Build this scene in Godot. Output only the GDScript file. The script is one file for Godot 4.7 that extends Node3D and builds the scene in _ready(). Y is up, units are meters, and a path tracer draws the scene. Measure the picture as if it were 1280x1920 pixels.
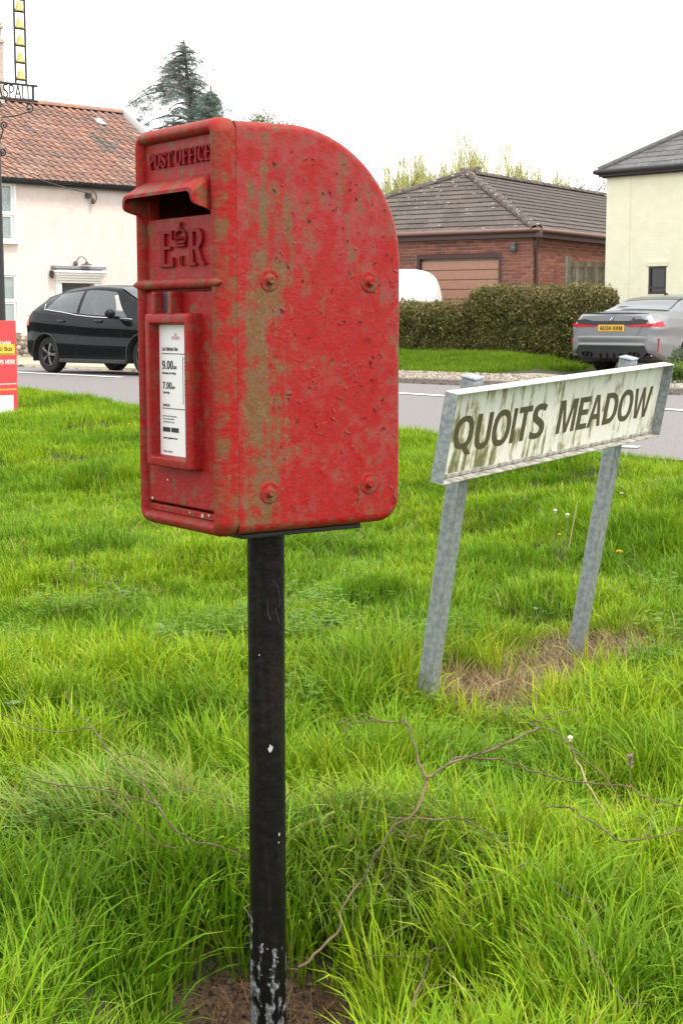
extends Node3D
# A weathered red post box on a post on a grass verge, a leaning street nameplate, a village road behind.

const FOCAL := 2850.0
const EYE := 1.3
const PITCH := 0.123923

var used := {}
var rng := RandomNumberGenerator.new()
var bump := FastNoiseLite.new()
var fine := FastNoiseLite.new()
var sans: SystemFont
var sans_bold: SystemFont
var serif: SystemFont
var M := {}


class MB:
	var v := PackedVector3Array()
	var n := PackedVector3Array()
	var t := PackedVector2Array()
	var c := PackedColorArray()
	var i := PackedInt32Array()
	var col := Color.WHITE

	func put(p: Vector3, nn: Vector3, uv := Vector2.ZERO) -> int:
		v.append(p); n.append(nn); t.append(uv); c.append(col)
		return v.size() - 1

	func tri(a: Vector3, b: Vector3, d: Vector3, ua := Vector2.ZERO, ub := Vector2.ZERO, ud := Vector2.ZERO) -> void:
		var nn := (b - a).cross(d - a)
		if nn.length_squared() < 1e-18:
			return
		nn = nn.normalized()
		var k := put(a, nn, ua)
		put(b, nn, ub)
		put(d, nn, ud)
		i.append_array([k, k + 2, k + 1])

	func quad(a: Vector3, b: Vector3, d: Vector3, e: Vector3, ua := Vector2.ZERO, ub := Vector2(1, 0), ud := Vector2(1, 1), ue := Vector2(0, 1)) -> void:
		var nn := (d - a).cross(e - b).normalized()
		var k := put(a, nn, ua)
		put(b, nn, ub)
		put(d, nn, ud)
		put(e, nn, ue)
		i.append_array([k, k + 2, k + 1, k, k + 3, k + 2])

	func box(center: Vector3, size: Vector3, basis := Basis.IDENTITY, ch := 0.0) -> void:
		var h := size * 0.5
		var q := h - Vector3(ch, ch, ch)
		# six faces
		for ax in 3:
			var b1 := (ax + 1) % 3
			var b2 := (ax + 2) % 3
			for s in [-1.0, 1.0]:
				var p := []
				for w in [[-1, -1], [1, -1], [1, 1], [-1, 1]]:
					var d := Vector3.ZERO
					d[ax] = s * h[ax]
					d[b1] = w[0] * q[b1] * s
					d[b2] = w[1] * q[b2]
					p.append(center + basis * d)
				quad(p[0], p[1], p[2], p[3])
		if ch <= 0.0:
			return
		for ax in 3:
			var b1 := (ax + 1) % 3
			var b2 := (ax + 2) % 3
			for s1 in [-1.0, 1.0]:
				for s2 in [-1.0, 1.0]:
					var p := []
					for w in [[-1, 0], [1, 0], [1, 1], [-1, 1]]:
						var d := Vector3.ZERO
						d[ax] = w[0] * q[ax]
						d[b1] = s1 * (h[b1] if w[1] == 0 else q[b1])
						d[b2] = s2 * (q[b2] if w[1] == 0 else h[b2])
						p.append(center + basis * d)
					if s1 * s2 > 0:
						quad(p[0], p[1], p[2], p[3])
					else:
						quad(p[3], p[2], p[1], p[0])
		for sx in [-1.0, 1.0]:
			for sy in [-1.0, 1.0]:
				for sz in [-1.0, 1.0]:
					var a := center + basis * Vector3(sx * h.x, sy * q.y, sz * q.z)
					var b := center + basis * Vector3(sx * q.x, sy * h.y, sz * q.z)
					var d := center + basis * Vector3(sx * q.x, sy * q.y, sz * h.z)
					if sx * sy * sz > 0:
						tri(a, b, d)
					else:
						tri(a, d, b)

	# rows of points; smooth normals; loop closes each row, uvs from index or given
	func grid(rows: Array, loop := false, uvs: Array = [], flip := false) -> void:
		var R := rows.size()
		var C: int = rows[0].size()
		var CC := C + 1 if loop else C
		var nn := PackedVector3Array()
		nn.resize(R * C)
		for r in R - 1:
			for k in (C if loop else C - 1):
				var k2 := (k + 1) % C
				var a: Vector3 = rows[r][k]
				var b: Vector3 = rows[r][k2]
				var d: Vector3 = rows[r + 1][k2]
				var e: Vector3 = rows[r + 1][k]
				var f := (d - a).cross(e - b)
				if flip:
					f = -f
				nn[r * C + k] += f
				nn[r * C + k2] += f
				nn[(r + 1) * C + k2] += f
				nn[(r + 1) * C + k] += f
		var base := v.size()
		for r in R:
			for k in CC:
				var uv: Vector2 = uvs[r][k % C] if uvs.size() else Vector2(float(k) / (CC - 1), float(r) / (R - 1))
				var q := nn[r * C + k % C]
				put(rows[r][k % C], q.normalized() if q.length_squared() > 1e-20 else Vector3.UP, uv)
		for r in R - 1:
			for k in CC - 1:
				var a := base + r * CC + k
				var b := a + 1
				var d := a + CC + 1
				var e := a + CC
				if flip:
					i.append_array([a, b, d, a, d, e])
				else:
					i.append_array([a, d, b, a, e, d])

	func tube(pts: Array, rads: Array, sides := 6, caps := true) -> void:
		var rows := []
		var N := pts.size()
		var last := Vector3.ZERO
		for k in N:
			var dir: Vector3 = (pts[min(k + 1, N - 1)] - pts[max(k - 1, 0)]).normalized()
			var side := last - dir * last.dot(dir)
			if side.length() < 0.1:
				side = dir.cross(Vector3.UP if absf(dir.y) < 0.9 else Vector3.RIGHT)
			side = side.normalized()
			last = side
			var up := side.cross(dir)
			var row := []
			for s in sides:
				var a := TAU * s / sides
				row.append(pts[k] + (side * cos(a) + up * sin(a)) * rads[k])
			rows.append(row)
		grid(rows, true)
		if caps:
			for e in [0, N - 1]:
				for s in sides:
					if e == 0:
						tri(pts[0], rows[0][s], rows[0][(s + 1) % sides])
					else:
						tri(pts[e], rows[e][(s + 1) % sides], rows[e][s])

	# profile of (radius, height) from bottom to top round the y axis of xf
	func lathe(profile: Array, sides: int, xf := Transform3D.IDENTITY) -> void:
		var rows := []
		for p in profile:
			var row := []
			for s in sides:
				var a := -TAU * s / sides
				row.append(xf * Vector3(p[0] * cos(a), p[1], p[0] * sin(a)))
			rows.append(row)
		grid(rows, true)

	# polygon (counter-clockwise, xy) given depth from z0 to z1
	func extrude(poly: PackedVector2Array, z0: float, z1: float, xf := Transform3D.IDENTITY) -> void:
		var k := Geometry2D.triangulate_polygon(poly)
		for q in range(0, k.size(), 3):
			var a := poly[k[q]]
			var b := poly[k[q + 1]]
			var d := poly[k[q + 2]]
			if (b - a).cross(d - a) < 0:
				var s := b
				b = d
				d = s
			tri(xf * Vector3(a.x, a.y, z1), xf * Vector3(b.x, b.y, z1), xf * Vector3(d.x, d.y, z1), a, b, d)
			tri(xf * Vector3(a.x, a.y, z0), xf * Vector3(d.x, d.y, z0), xf * Vector3(b.x, b.y, z0), a, d, b)
		var N := poly.size()
		for q in N:
			var a := poly[q]
			var b := poly[(q + 1) % N]
			quad(xf * Vector3(a.x, a.y, z0), xf * Vector3(b.x, b.y, z0), xf * Vector3(b.x, b.y, z1), xf * Vector3(a.x, a.y, z1))

	func ball(center: Vector3, r: Vector3, sides := 10, rings := 6) -> void:
		var rows := []
		for q in rings + 1:
			var p := -PI / 2 + PI * q / rings
			var row := []
			for s in sides:
				var a := -TAU * s / sides
				row.append(center + Vector3(r.x * cos(p) * cos(a), r.y * sin(p), r.z * cos(p) * sin(a)))
			rows.append(row)
		grid(rows, true)

	func mesh(colors := false, normals := true) -> ArrayMesh:
		var arr := []
		arr.resize(Mesh.ARRAY_MAX)
		arr[Mesh.ARRAY_VERTEX] = v
		if normals:
			arr[Mesh.ARRAY_NORMAL] = n
		arr[Mesh.ARRAY_TEX_UV] = t
		if colors:
			arr[Mesh.ARRAY_COLOR] = c
		arr[Mesh.ARRAY_INDEX] = i
		var m := ArrayMesh.new()
		m.add_surface_from_arrays(Mesh.PRIMITIVE_TRIANGLES, arr)
		return m


# ---------------------------------------------------------------- places
func V(x: float, y: float, z: float) -> Vector3:   # x right, y up, z metres ahead of the camera
	return Vector3(x, y, -z)


func ray(u: float, v: float) -> Vector3:
	var x := (u - 640.0) / FOCAL
	var y := (960.0 - v) / FOCAL
	return Vector3(x, y * cos(PITCH) - sin(PITCH), -(cos(PITCH) + y * sin(PITCH)))


func at(u: float, v: float, z: float) -> Vector3:
	var r := ray(u, v)
	return Vector3(0, EYE, 0) + r * (z / -r.z)


func on_ground(u: float, v: float, h := 0.0) -> Vector3:   # where the sight line meets the ground raised by h
	var r := ray(u, v)
	var s := 1.5
	while s < 45.0:
		var p := Vector3(0, EYE, 0) + r * s
		if p.y < G(p.x, -p.z) + h:
			return p
		s += 0.01 if s < 6 else 0.05
	return Vector3(0, EYE, 0) + r * s


func along(line: Array, x: float) -> float:   # piecewise straight line through [x, z] points
	for k in line.size() - 1:
		if x < line[k + 1][0] or k == line.size() - 2:
			return lerpf(line[k][1], line[k + 1][1], (x - line[k][0]) / (line[k + 1][0] - line[k][0]))
	return 0.0


const NEAR_EDGE := [[-40.0, 78.0], [-14.0, 37.0], [-4.2, 20.4], [-2.2, 16.2], [0.53, 12.7], [1.95, 10.2], [3.6, 8.2], [30.0, -22.0]]
const FAR_EDGE := [[-40.0, 66.0], [-6.6, 31.0], [0.94, 22.4], [4.0, 18.8], [40.0, -16.0]]
const CENTRE := [[-40.0, 72.0], [-5.49, 26.15], [-3.51, 23.92], [0.68, 18.48], [3.17, 14.96], [40.0, -25.0]]


const HUMPS := [[-0.93, 4.98, 0.30, 0.10], [-1.75, 10.8, 0.6, 0.15], [0.92, 6.75, 0.34, 0.10], [0.80, 8.7, 0.45, 0.12], [1.40, 9.5, 0.5, 0.14], [0.15, 6.9, 0.35, 0.09], [-0.62, 7.6, 0.4, 0.10], [-1.3, 7.9, 0.4, 0.09], [-2.2, 13.6, 0.6, 0.14]]   # humps with a dip on the near side


func blob(x: float, z: float, cx: float, cz: float, rx: float, rz: float) -> float:
	var d := Vector2((x - cx) / rx, (z - cz) / rz).length()
	return 1.0 - smoothstep(0.0, 1.0, d)


func G(x: float, z: float) -> float:   # height of the ground
	var ne := along(NEAR_EDGE, x)
	var fe := along(FAR_EDGE, x)
	if z < ne:
		var y := 0.41 * smoothstep(4.6, maxf(ne, 8.0), z) - 0.02
		var k := smoothstep(0.0, 0.8, ne - z)
		y += k * (0.10 * bump.get_noise_2d(x, z) + 0.035 * fine.get_noise_2d(x, z))
		y += 0.09 * blob(x, z, 0.04, 3.72, 0.42, 0.34) + 0.10 * blob(x, z, -0.45, 3.8, 0.6, 0.4)
		for q in HUMPS:
			y += 0.6 * q[3] * (blob(x, z, q[0], q[1], q[2], q[2] * 0.8) - 0.9 * blob(x, z, q[0], q[1] - q[2] * 0.95, q[2] * 1.1, q[2] * 0.55))
		var hollow := (1.0 - smoothstep(0.26, 0.52, absf(x + 0.10))) * (1.0 - smoothstep(3.22, 3.46, z)) * smoothstep(2.3, 2.7, z)
		y = lerpf(y, -0.19 + 0.02 * fine.get_noise_2d(x * 3, z * 3), hollow)
		y -= 0.05 * blob(x, z, 0.7, 5.5, 0.6, 0.7)
		return y
	if z < fe:
		return 0.36
	var dz := z - fe
	return 0.46 - 0.10 * smoothstep(3.0, 4.2, x) * smoothstep(1.0, 5.0, dz) + 0.2 * smoothstep(4.0, 9.5, dz) * smoothstep(-3.5, -1.0, x) * (1.0 - smoothstep(2.8, 4.6, x - (z - 28.0) * 0.6)) + 0.22 * smoothstep(31.0, 35.0, z) * smoothstep(-3.5, -1.0, x)


# ---------------------------------------------------------------- things, parts, materials
func numbered(called: String) -> String:
	used[called] = used.get(called, 0) + 1
	return called if used[called] == 1 else "%s_%03d" % [called, used[called] - 1]


func tag(o: Node3D, label: String, category: String, group := "") -> Node3D:
	o.set_meta("label", label)
	o.set_meta("category", category)
	if group:
		o.set_meta("group", group)
	return o


func thing(called: String, label: String, category: String, xf := Transform3D.IDENTITY, group := "") -> Node3D:
	var o := Node3D.new()
	o.name = numbered(called)
	add_child(o)
	o.transform = xf
	return tag(o, label, category, group)


func obj(called: String, mesh: Mesh, m: Material, parent: Node = null) -> MeshInstance3D:
	var o := MeshInstance3D.new()
	o.name = called if parent else numbered(called)
	o.mesh = mesh
	o.material_override = m
	if parent:
		parent.add_child(o, true)
	else:
		add_child(o)
	return o


func part(called: String, mb: MB, m: Material, parent: Node = null, colors := false) -> MeshInstance3D:
	return obj(called, mb.mesh(colors), m, parent)


func struct(called: String, mb: MB, m: Material, colors := false) -> MeshInstance3D:
	var o := part(called, mb, m, null, colors)
	o.set_meta("kind", "structure")
	return o


func copies(called: String, mesh: Mesh, m: Material, xfs: Array, cols: Array, parent: Node) -> MultiMeshInstance3D:
	var mm := MultiMesh.new()
	mm.transform_format = MultiMesh.TRANSFORM_3D
	mm.use_colors = cols.size() > 0
	mm.mesh = mesh
	mm.instance_count = xfs.size()
	for k in xfs.size():
		mm.set_instance_transform(k, xfs[k])
		if cols.size():
			mm.set_instance_color(k, cols[k])
	var o := MultiMeshInstance3D.new()
	o.name = called
	o.multimesh = mm
	o.material_override = m
	o.set_meta("kind", "stuff")
	parent.add_child(o, true)
	return o


func mat(r: float, g: float, b: float, rough := 0.8, metal := 0.0, spec := 0.5) -> StandardMaterial3D:   # linear base colour
	var m := StandardMaterial3D.new()
	m.albedo_color = Color(r, g, b).linear_to_srgb()
	m.roughness = rough
	m.metallic = metal
	m.metallic_specular = spec
	return m


func noise(kind: int, freq: float, oct: int, sd: int) -> FastNoiseLite:
	var f := FastNoiseLite.new()
	f.noise_type = kind
	f.frequency = freq
	f.fractal_octaves = oct
	f.seed = sd
	return f


func layer(w: int, h: int, freq: float, oct: int, sd: int, sx := 1, sy := 1) -> PackedByteArray:   # tiling noise, stretched by sx, sy
	var im := noise(FastNoiseLite.TYPE_SIMPLEX_SMOOTH, freq, oct, sd).get_seamless_image(maxi(8, w / sx), maxi(8, h / sy))
	im.convert(Image.FORMAT_L8)
	if sx > 1 or sy > 1:
		im.resize(w, h, Image.INTERPOLATE_CUBIC)
	return im.get_data()


func picture(w: int, h: int, data: PackedByteArray) -> ImageTexture:
	return ImageTexture.create_from_image(Image.create_from_data(w, h, false, Image.FORMAT_RGB8, data))


# a mottled, tiling colour texture between several linear colours
func mottled(w: int, h: int, a: Color, b: Color, freq: float, sd: int, sy := 1, contrast := 2.0) -> ImageTexture:
	var n1 := layer(w, h, freq, 5, sd, 1, sy)
	var n2 := layer(w, h, freq * 4.0, 3, sd + 7)
	var d := PackedByteArray()
	d.resize(w * h * 3)
	var lut := []
	for k in 256:
		var q := clampf((k / 255.0 - 0.5) * contrast + 0.5, 0, 1)
		var cc := a.lerp(b, q).linear_to_srgb()
		lut.append([cc.r8, cc.g8, cc.b8])
	for k in w * h:
		var q: Array = lut[(n1[k] * 3 + n2[k]) >> 2]
		d[k * 3] = q[0]
		d[k * 3 + 1] = q[1]
		d[k * 3 + 2] = q[2]
	return picture(w, h, d)


func grey_texture(w: int, h: int, freq: float, oct: int, sd: int, sx := 1, sy := 1) -> ImageTexture:
	return ImageTexture.create_from_image(Image.create_from_data(w, h, false, Image.FORMAT_L8, layer(w, h, freq, oct, sd, sx, sy)))


func tri_mat(tex: Texture2D, scale: float, rough: float, relief: Texture2D = null, relief_cm := 0.0, in_world := false, metal := 0.0) -> StandardMaterial3D:
	var m := StandardMaterial3D.new()
	m.albedo_texture = tex
	m.roughness = rough
	m.metallic = metal
	m.uv1_triplanar = true
	m.uv1_world_triplanar = in_world
	m.uv1_scale = Vector3.ONE * scale
	if relief:
		m.heightmap_enabled = true
		m.heightmap_texture = relief
		m.heightmap_scale = relief_cm
	return m


func words(text: String, font: Font, height: float, depth: float, m: Material, parent: Node, xf: Transform3D, width := 0.0, called := "lettering") -> MeshInstance3D:
	var tm := TextMesh.new()
	tm.text = text
	tm.font = font
	tm.font_size = 64
	tm.pixel_size = 0.01
	tm.depth = 0.1
	tm.curve_step = 1.0
	var bb := tm.get_aabb()
	var o := obj(called, tm, m, parent)
	var s := height / maxf(bb.size.y, 1e-4)
	var sx := width / bb.size.x if width > 0 else s
	o.transform = xf * Transform3D(Basis.from_scale(Vector3(sx, s, depth / 0.1)), Vector3(-(bb.position.x + bb.size.x / 2) * sx, -(bb.position.y + bb.size.y / 2) * s, 0))
	return o


func rounded(hw: float, hh: float, r: float, cx: float, cy: float, seg := 6) -> PackedVector2Array:
	var p := PackedVector2Array()
	r = minf(maxf(r, 0.0005), minf(hw, hh))
	for q in 4:
		var c := Vector2(hw - r if q in [0, 3] else -hw + r, hh - r if q in [0, 1] else -hh + r)
		for s in seg + 1:
			var a := PI / 2 * (q + float(s) / seg)
			p.append(c + Vector2(cos(a), sin(a)) * r + Vector2(cx, cy))
	return p


# a rim swept round a rounded rectangle: section of (inset, z)
func rim(mb: MB, hw: float, hh: float, r: float, cx: float, cy: float, section: Array) -> void:
	var rows := []
	for s in section:
		var row := []
		for q in rounded(hw - s[0], hh - s[0], maxf(r - s[0], 0.003), cx, cy):
			row.append(Vector3(q.x, q.y, s[1]))
		rows.append(row)
	mb.grid(rows, true)


func frame_xf(origin: Vector3, dir_x: Vector3, up := Vector3.UP) -> Transform3D:
	var bx := dir_x.normalized()
	var bz := bx.cross(up).normalized()
	return Transform3D(Basis(bx, bz.cross(bx), bz), origin)


func _ready() -> void:
	rng.seed = 11
	# camera
	var cam := Camera3D.new()
	cam.name = "camera"
	add_child(cam)
	cam.position = Vector3(0, EYE, 0)
	cam.rotation.x = -PITCH
	cam.fov = rad_to_deg(2.0 * atan(960.0 / FOCAL))
	cam.near = 0.05
	cam.far = 2000.0
	cam.current = true
	# overcast sky and a veiled sun
	var env := Environment.new()
	env.background_mode = Environment.BG_SKY
	var sm := ProceduralSkyMaterial.new()
	sm.sky_top_color = Color(0.93, 0.955, 0.98).linear_to_srgb()
	sm.sky_horizon_color = Color(0.98, 0.975, 0.96).linear_to_srgb()
	sm.sky_curve = 0.2
	sm.ground_bottom_color = Color(0.2, 0.22, 0.12).linear_to_srgb()
	sm.ground_horizon_color = Color(0.5, 0.5, 0.45).linear_to_srgb()
	sm.sun_angle_max = 1.0
	env.sky = Sky.new()
	env.sky.sky_material = sm
	env.tonemap_mode = Environment.TONE_MAPPER_LINEAR
	env.tonemap_exposure = 2.35
	env.sdfgi_enabled = true
	env.ssao_enabled = true
	env.ssil_enabled = true
	var we := WorldEnvironment.new()
	we.name = "environment"
	we.environment = env
	add_child(we)
	var sun := DirectionalLight3D.new()
	sun.name = "sun"
	sun.light_energy = 0.45
	sun.light_color = Color(1.0, 0.96, 0.9)
	sun.light_angular_distance = 14.0
	sun.shadow_enabled = true
	add_child(sun)
	sun.look_at_from_position(Vector3(5, 10, 3.5), Vector3.ZERO, Vector3.UP)

	bump.seed = 3
	bump.frequency = 0.35
	bump.fractal_octaves = 2
	fine.seed = 9
	fine.frequency = 1.6
	fine.fractal_octaves = 3
	sans = SystemFont.new()
	sans.font_names = PackedStringArray(["Droid Sans"])
	sans_bold = SystemFont.new()
	sans_bold.font_names = PackedStringArray(["Droid Sans"])
	sans_bold.font_weight = 700
	serif = SystemFont.new()
	serif.font_names = PackedStringArray(["Droid Serif"])
	serif.font_weight = 700
	materials()
	print("ground")
	ground_and_road()
	print("houses")
	pink_house()
	garage()
	yellow_house()
	print("post box")
	post_box()
	street_nameplate()
	village_sign()
	bus_notice()
	print("cars")
	hatchback()
	saloon()
	van()
	print("green")
	hedges()
	trees()
	wires()
	grass()
	twigs()
	flowers()
	print("done")


func materials() -> void:
	M.black_paint = mat(0.012, 0.012, 0.012, 0.45)
	M.iron = mat(0.02, 0.02, 0.02, 0.6)
	M.white_paint = mat(0.78, 0.78, 0.76, 0.5)
	M.glass_dark = mat(0.015, 0.018, 0.02, 0.04)
	M.rubber = mat(0.015, 0.015, 0.015, 0.85)
	var pane := mat(0.40, 0.47, 0.45, 0.03)
	pane.albedo_color.a = 0.18
	pane.transparency = BaseMaterial3D.TRANSPARENCY_ALPHA
	M.pane = pane
	# green things carry their colour per leaf
	for k in ["leaf", "grass"]:
		var m := StandardMaterial3D.new()
		m.vertex_color_use_as_albedo = true
		m.roughness = 0.55 if k == "grass" else 0.7
		m.metallic_specular = 0.28
		m.backlight_enabled = true
		m.backlight = Color(0.75, 0.75, 0.75)
		m.cull_mode = BaseMaterial3D.CULL_DISABLED
		M[k] = m
	var twig_tex := mottled(128, 128, Color(0.065, 0.046, 0.026), Color(0.19, 0.14, 0.08), 0.03, 5, 4)
	M.twig = tri_mat(twig_tex, 4.0, 0.9)
	M.bark = tri_mat(mottled(128, 128, Color(0.05, 0.042, 0.034), Color(0.13, 0.11, 0.09), 0.03, 6, 4), 0.8, 0.95)
	M.plain_colours = StandardMaterial3D.new()
	M.plain_colours.vertex_color_use_as_albedo = true
	M.plain_colours.roughness = 0.85


func ground_and_road() -> void:
	var xs := []
	var zs := []
	var x := -3.2
	while x < 3.6:
		xs.append(x)
		x += 0.06
	var step := 0.07
	while x < 500.0:
		xs.append(x)
		step *= 1.13
		x += step
	xs.append(500.0)
	x = -3.26
	step = 0.07
	while x > -500.0:
		xs.push_front(x)
		step *= 1.13
		x -= step
	xs.push_front(-500.0)
	var z := 1.2
	while z < 7.5:
		zs.append(z)
		z += 0.06
	step = 0.06
	while z < 900.0:
		zs.append(z)
		step = minf(step * 1.025, 0.3) if z < 36.0 else step * 1.25
		z += step
	zs.append(900.0)
	for b in [0.4, -1.0, -3.0, -8.0, -20.0, -60.0, -200.0]:
		zs.push_front(b)
	var mb := MB.new()
	var soil_n := noise(FastNoiseLite.TYPE_SIMPLEX, 3.0, 4, 21)
	var C := xs.size()
	var rows := []
	for zz in zs:
		var row := []
		for xx in xs:
			var y := G(xx, zz)
			if soil(xx, zz) > 0.3:
				y += 0.012 * soil_n.get_noise_2d(xx * 6, zz * 6)
			row.append(V(xx, y, zz))
		rows.append(row)
	mb.grid(rows)
	for r in zs.size():
		for k in C:
			var s := soil(xs[k], zs[r])
			var j := soil_n.get_noise_2d(xs[k] * 2, zs[r] * 2)
			var cg := Color(0.045, 0.06, 0.015).lerp(Color(0.07, 0.06, 0.03), clampf(j + 0.3, 0, 1))
			var cs := Color(0.055, 0.032, 0.02).lerp(Color(0.12, 0.08, 0.05), clampf(j + 0.5, 0, 1))
			var cd := Color(0.22, 0.16, 0.09).lerp(Color(0.09, 0.06, 0.035), clampf(j + 0.5, 0, 1))
			mb.c[r * C + k] = cg.lerp(cs, smoothstep(0.15, 0.45, s)).lerp(cd, smoothstep(0.15, 0.5, dry(xs[k], zs[r])))
	var gm := StandardMaterial3D.new()
	gm.vertex_color_use_as_albedo = true
	gm.roughness = 0.95
	gm.uv1_triplanar = true
	gm.uv1_world_triplanar = true
	gm.uv1_scale = Vector3.ONE * 3.0
	gm.albedo_texture = mottled(256, 256, Color(0.45, 0.45, 0.45), Color(1, 1, 1), 0.04, 31)
	gm.heightmap_enabled = true
	gm.heightmap_texture = grey_texture(256, 256, 0.05, 5, 33)
	gm.heightmap_scale = 2.0
	struct("ground", mb, gm, true)

	# road between its two edges
	mb = MB.new()
	rows = []
	var uvs := []
	x = -40.0
	while x <= 30.0:
		var n := along(NEAR_EDGE, x)
		var f := along(FAR_EDGE, x)
		var row := []
		for k in 5:
			row.append(V(x, 0.42 + 0.03 * sin(PI * k / 4.0), lerpf(n - 0.15, f, k / 4.0)))
		rows.append(row)
		x += 0.5
	mb.grid(rows, false, [], true)
	var asphalt := tri_mat(mottled(512, 512, Color(0.125, 0.114, 0.110), Color(0.215, 0.198, 0.19), 0.06, 41, 1, 1.6), 0.9, 0.85, grey_texture(256, 256, 0.3, 2, 43), 0.6, true)
	struct("road", mb, asphalt)
	# painted centre line, long dashes, and one dash by the verge
	var paint := tri_mat(mottled(256, 256, Color(0.55, 0.55, 0.53), Color(0.8, 0.8, 0.78), 0.08, 45), 1.2, 0.7)
	var dash := func(ax: float, bx: float, line: Array, wide: float) -> void:
		var m2 := MB.new()
		var rr := []
		for k in 13:
			var xx := lerpf(ax, bx, k / 12.0)
			var zz := along(line, xx)
			var n := along(NEAR_EDGE, xx)
			var f := along(FAR_EDGE, xx)
			var row := []
			for s in [-1.0, 1.0]:
				var zq: float = zz + s * wide * 0.8
				row.append(V(xx + s * wide * 0.3, 0.427 + 0.03 * sin(PI * clampf((zq - n + 0.15) / (f - n + 0.15), 0, 1)), zq))
			rr.append(row)
		m2.grid(rr, false, [], true)
		struct("road_marking", m2, paint)
	dash.call(-9.4, -3.42, CENTRE, 0.12)
	dash.call(-1.2, 1.75, CENTRE, 0.12)
	dash.call(3.02, 6.5, CENTRE, 0.12)
	dash.call(1.93, 2.09, [[1.9, 10.75], [2.2, 10.62]], 0.07)
	# kerb stones along the far side, each its own stone
	var kerb_m := tri_mat(mottled(256, 256, Color(0.13, 0.10, 0.085), Color(0.26, 0.22, 0.19), 0.05, 47), 1.5, 0.9)
	x = -2.2
	var kerb := Node3D.new()
	kerb.name = "kerb"
	kerb.set_meta("kind", "structure")
	add_child(kerb)
	while x < 7.0:
		var a := V(x, 0.40, along(FAR_EDGE, x) + 0.06)
		var x2 := x + 0.66
		var b := V(x2, 0.40, along(FAR_EDGE, x2) + 0.06)
		var m3 := MB.new()
		var dir := (b - a).normalized()
		m3.box(Vector3.ZERO, Vector3(a.distance_to(b) - 0.012, 0.22, 0.13), Basis.IDENTITY, 0.012)
		var o := part("kerb_stone", m3, kerb_m, kerb)
		o.transform = frame_xf((a + b) / 2 + Vector3(0, rng.randf_range(-0.012, 0.004), 0), dir)
		x = x2
	# tan pavement in front of the cottage, gravel along the bank
	mb = MB.new()
	rows = []
	x = -30.0
	while x <= -1.6:
		var f := along(FAR_EDGE, x)
		rows.append([V(x, 0.30, f), V(x, 0.475, f + 0.02), V(x, 0.475, f + 9.0)])
		x += 0.8
	mb.grid(rows, false, [], true)
	struct("pavement", mb, tri_mat(mottled(256, 256, Color(0.30, 0.26, 0.19), Color(0.46, 0.41, 0.31), 0.05, 49), 1.0, 0.9, null, 0.0, true))
	mb = MB.new()
	rows = []
	x = -1.8
	while x <= 16.0:
		var f := along(FAR_EDGE, x)
		var far := 3.6 + 0.4 * bump.get_noise_2d(x * 4, 3)
		var row := []
		for k in 9:
			var zz := f + lerpf(0.15, far, k / 8.0)
			row.append(V(x, G(x, zz) + 0.015 + 0.02 * (1 - absf(k - 4) / 4.0), zz))
		rows.append(row)
		x += 0.25
	mb.grid(rows, false, [], true)
	struct("gravel_strip", mb, tri_mat(mottled(512, 512, Color(0.15, 0.12, 0.085), Color(0.36, 0.31, 0.25), 0.12, 51, 1, 3.0), 0.7, 0.95, grey_texture(256, 256, 0.2, 3, 53), 2.0, true))
	mb = MB.new()
	rows = []
	for k in 25:
		var row := []
		for j in 13:
			var p := V(2.6, 0, 24.2) + V(0.652, 0, 0.758) * (k * 0.4) + V(0.758, 0, -0.652) * (j * 0.45)
			row.append(Vector3(p.x, G(p.x, -p.z) + 0.03, p.z))
		rows.append(row)
	mb.grid(rows)
	struct("driveway", mb, tri_mat(mottled(512, 512, Color(0.15, 0.12, 0.085), Color(0.36, 0.31, 0.25), 0.12, 55, 1, 3.0), 0.7, 0.95, null, 0.0, true))
	# loose stones on it
	var st := MB.new()
	st.ball(Vector3.ZERO, Vector3(1, 0.6, 0.8), 5, 3)
	var xfs := []
	var cols := []
	for k in 5200:
		var xx := rng.randf_range(-1.5, 5.5)
		var zz := along(FAR_EDGE, xx) + rng.randf_range(0.2, 3.5)
		var s := rng.randf_range(0.012, 0.035)
		xfs.append(Transform3D(Basis(Vector3.UP, rng.randf() * TAU).scaled(Vector3.ONE * s), V(xx, G(xx, zz) + 0.035, zz)))
		var q := rng.randf()
		cols.append(Color(0.14, 0.11, 0.08).lerp(Color(0.42, 0.37, 0.31), q))
	var gs := Node3D.new()
	gs.name = "gravel_stones"
	gs.set_meta("kind", "stuff")
	add_child(gs)
	tag(gs, "loose pale gravel stones along the far side of the road", "gravel")
	copies("stone", st.mesh(), M.plain_colours, xfs, cols, gs)


func soil(x: float, z: float) -> float:
	return (1.0 - smoothstep(0.06, 0.31, absf(x + 0.16))) * (1.0 - smoothstep(3.14, 3.36, z)) * smoothstep(1.8, 2.1, z) + 0.14 * fine.get_noise_2d(x * 5, z * 5)


func dry(x: float, z: float) -> float:
	var d := maxf(blob(x, z, 0.5, 5.2, 0.38, 0.5), blob(x, z, 0.98, 5.9, 0.44, 0.44))
	d = maxf(d, 0.85 * blob(x, z, 0.75, 5.6, 0.36, 0.45))
	return d + 0.15 * fine.get_noise_2d(x * 4 + 50, z * 4)


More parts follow.
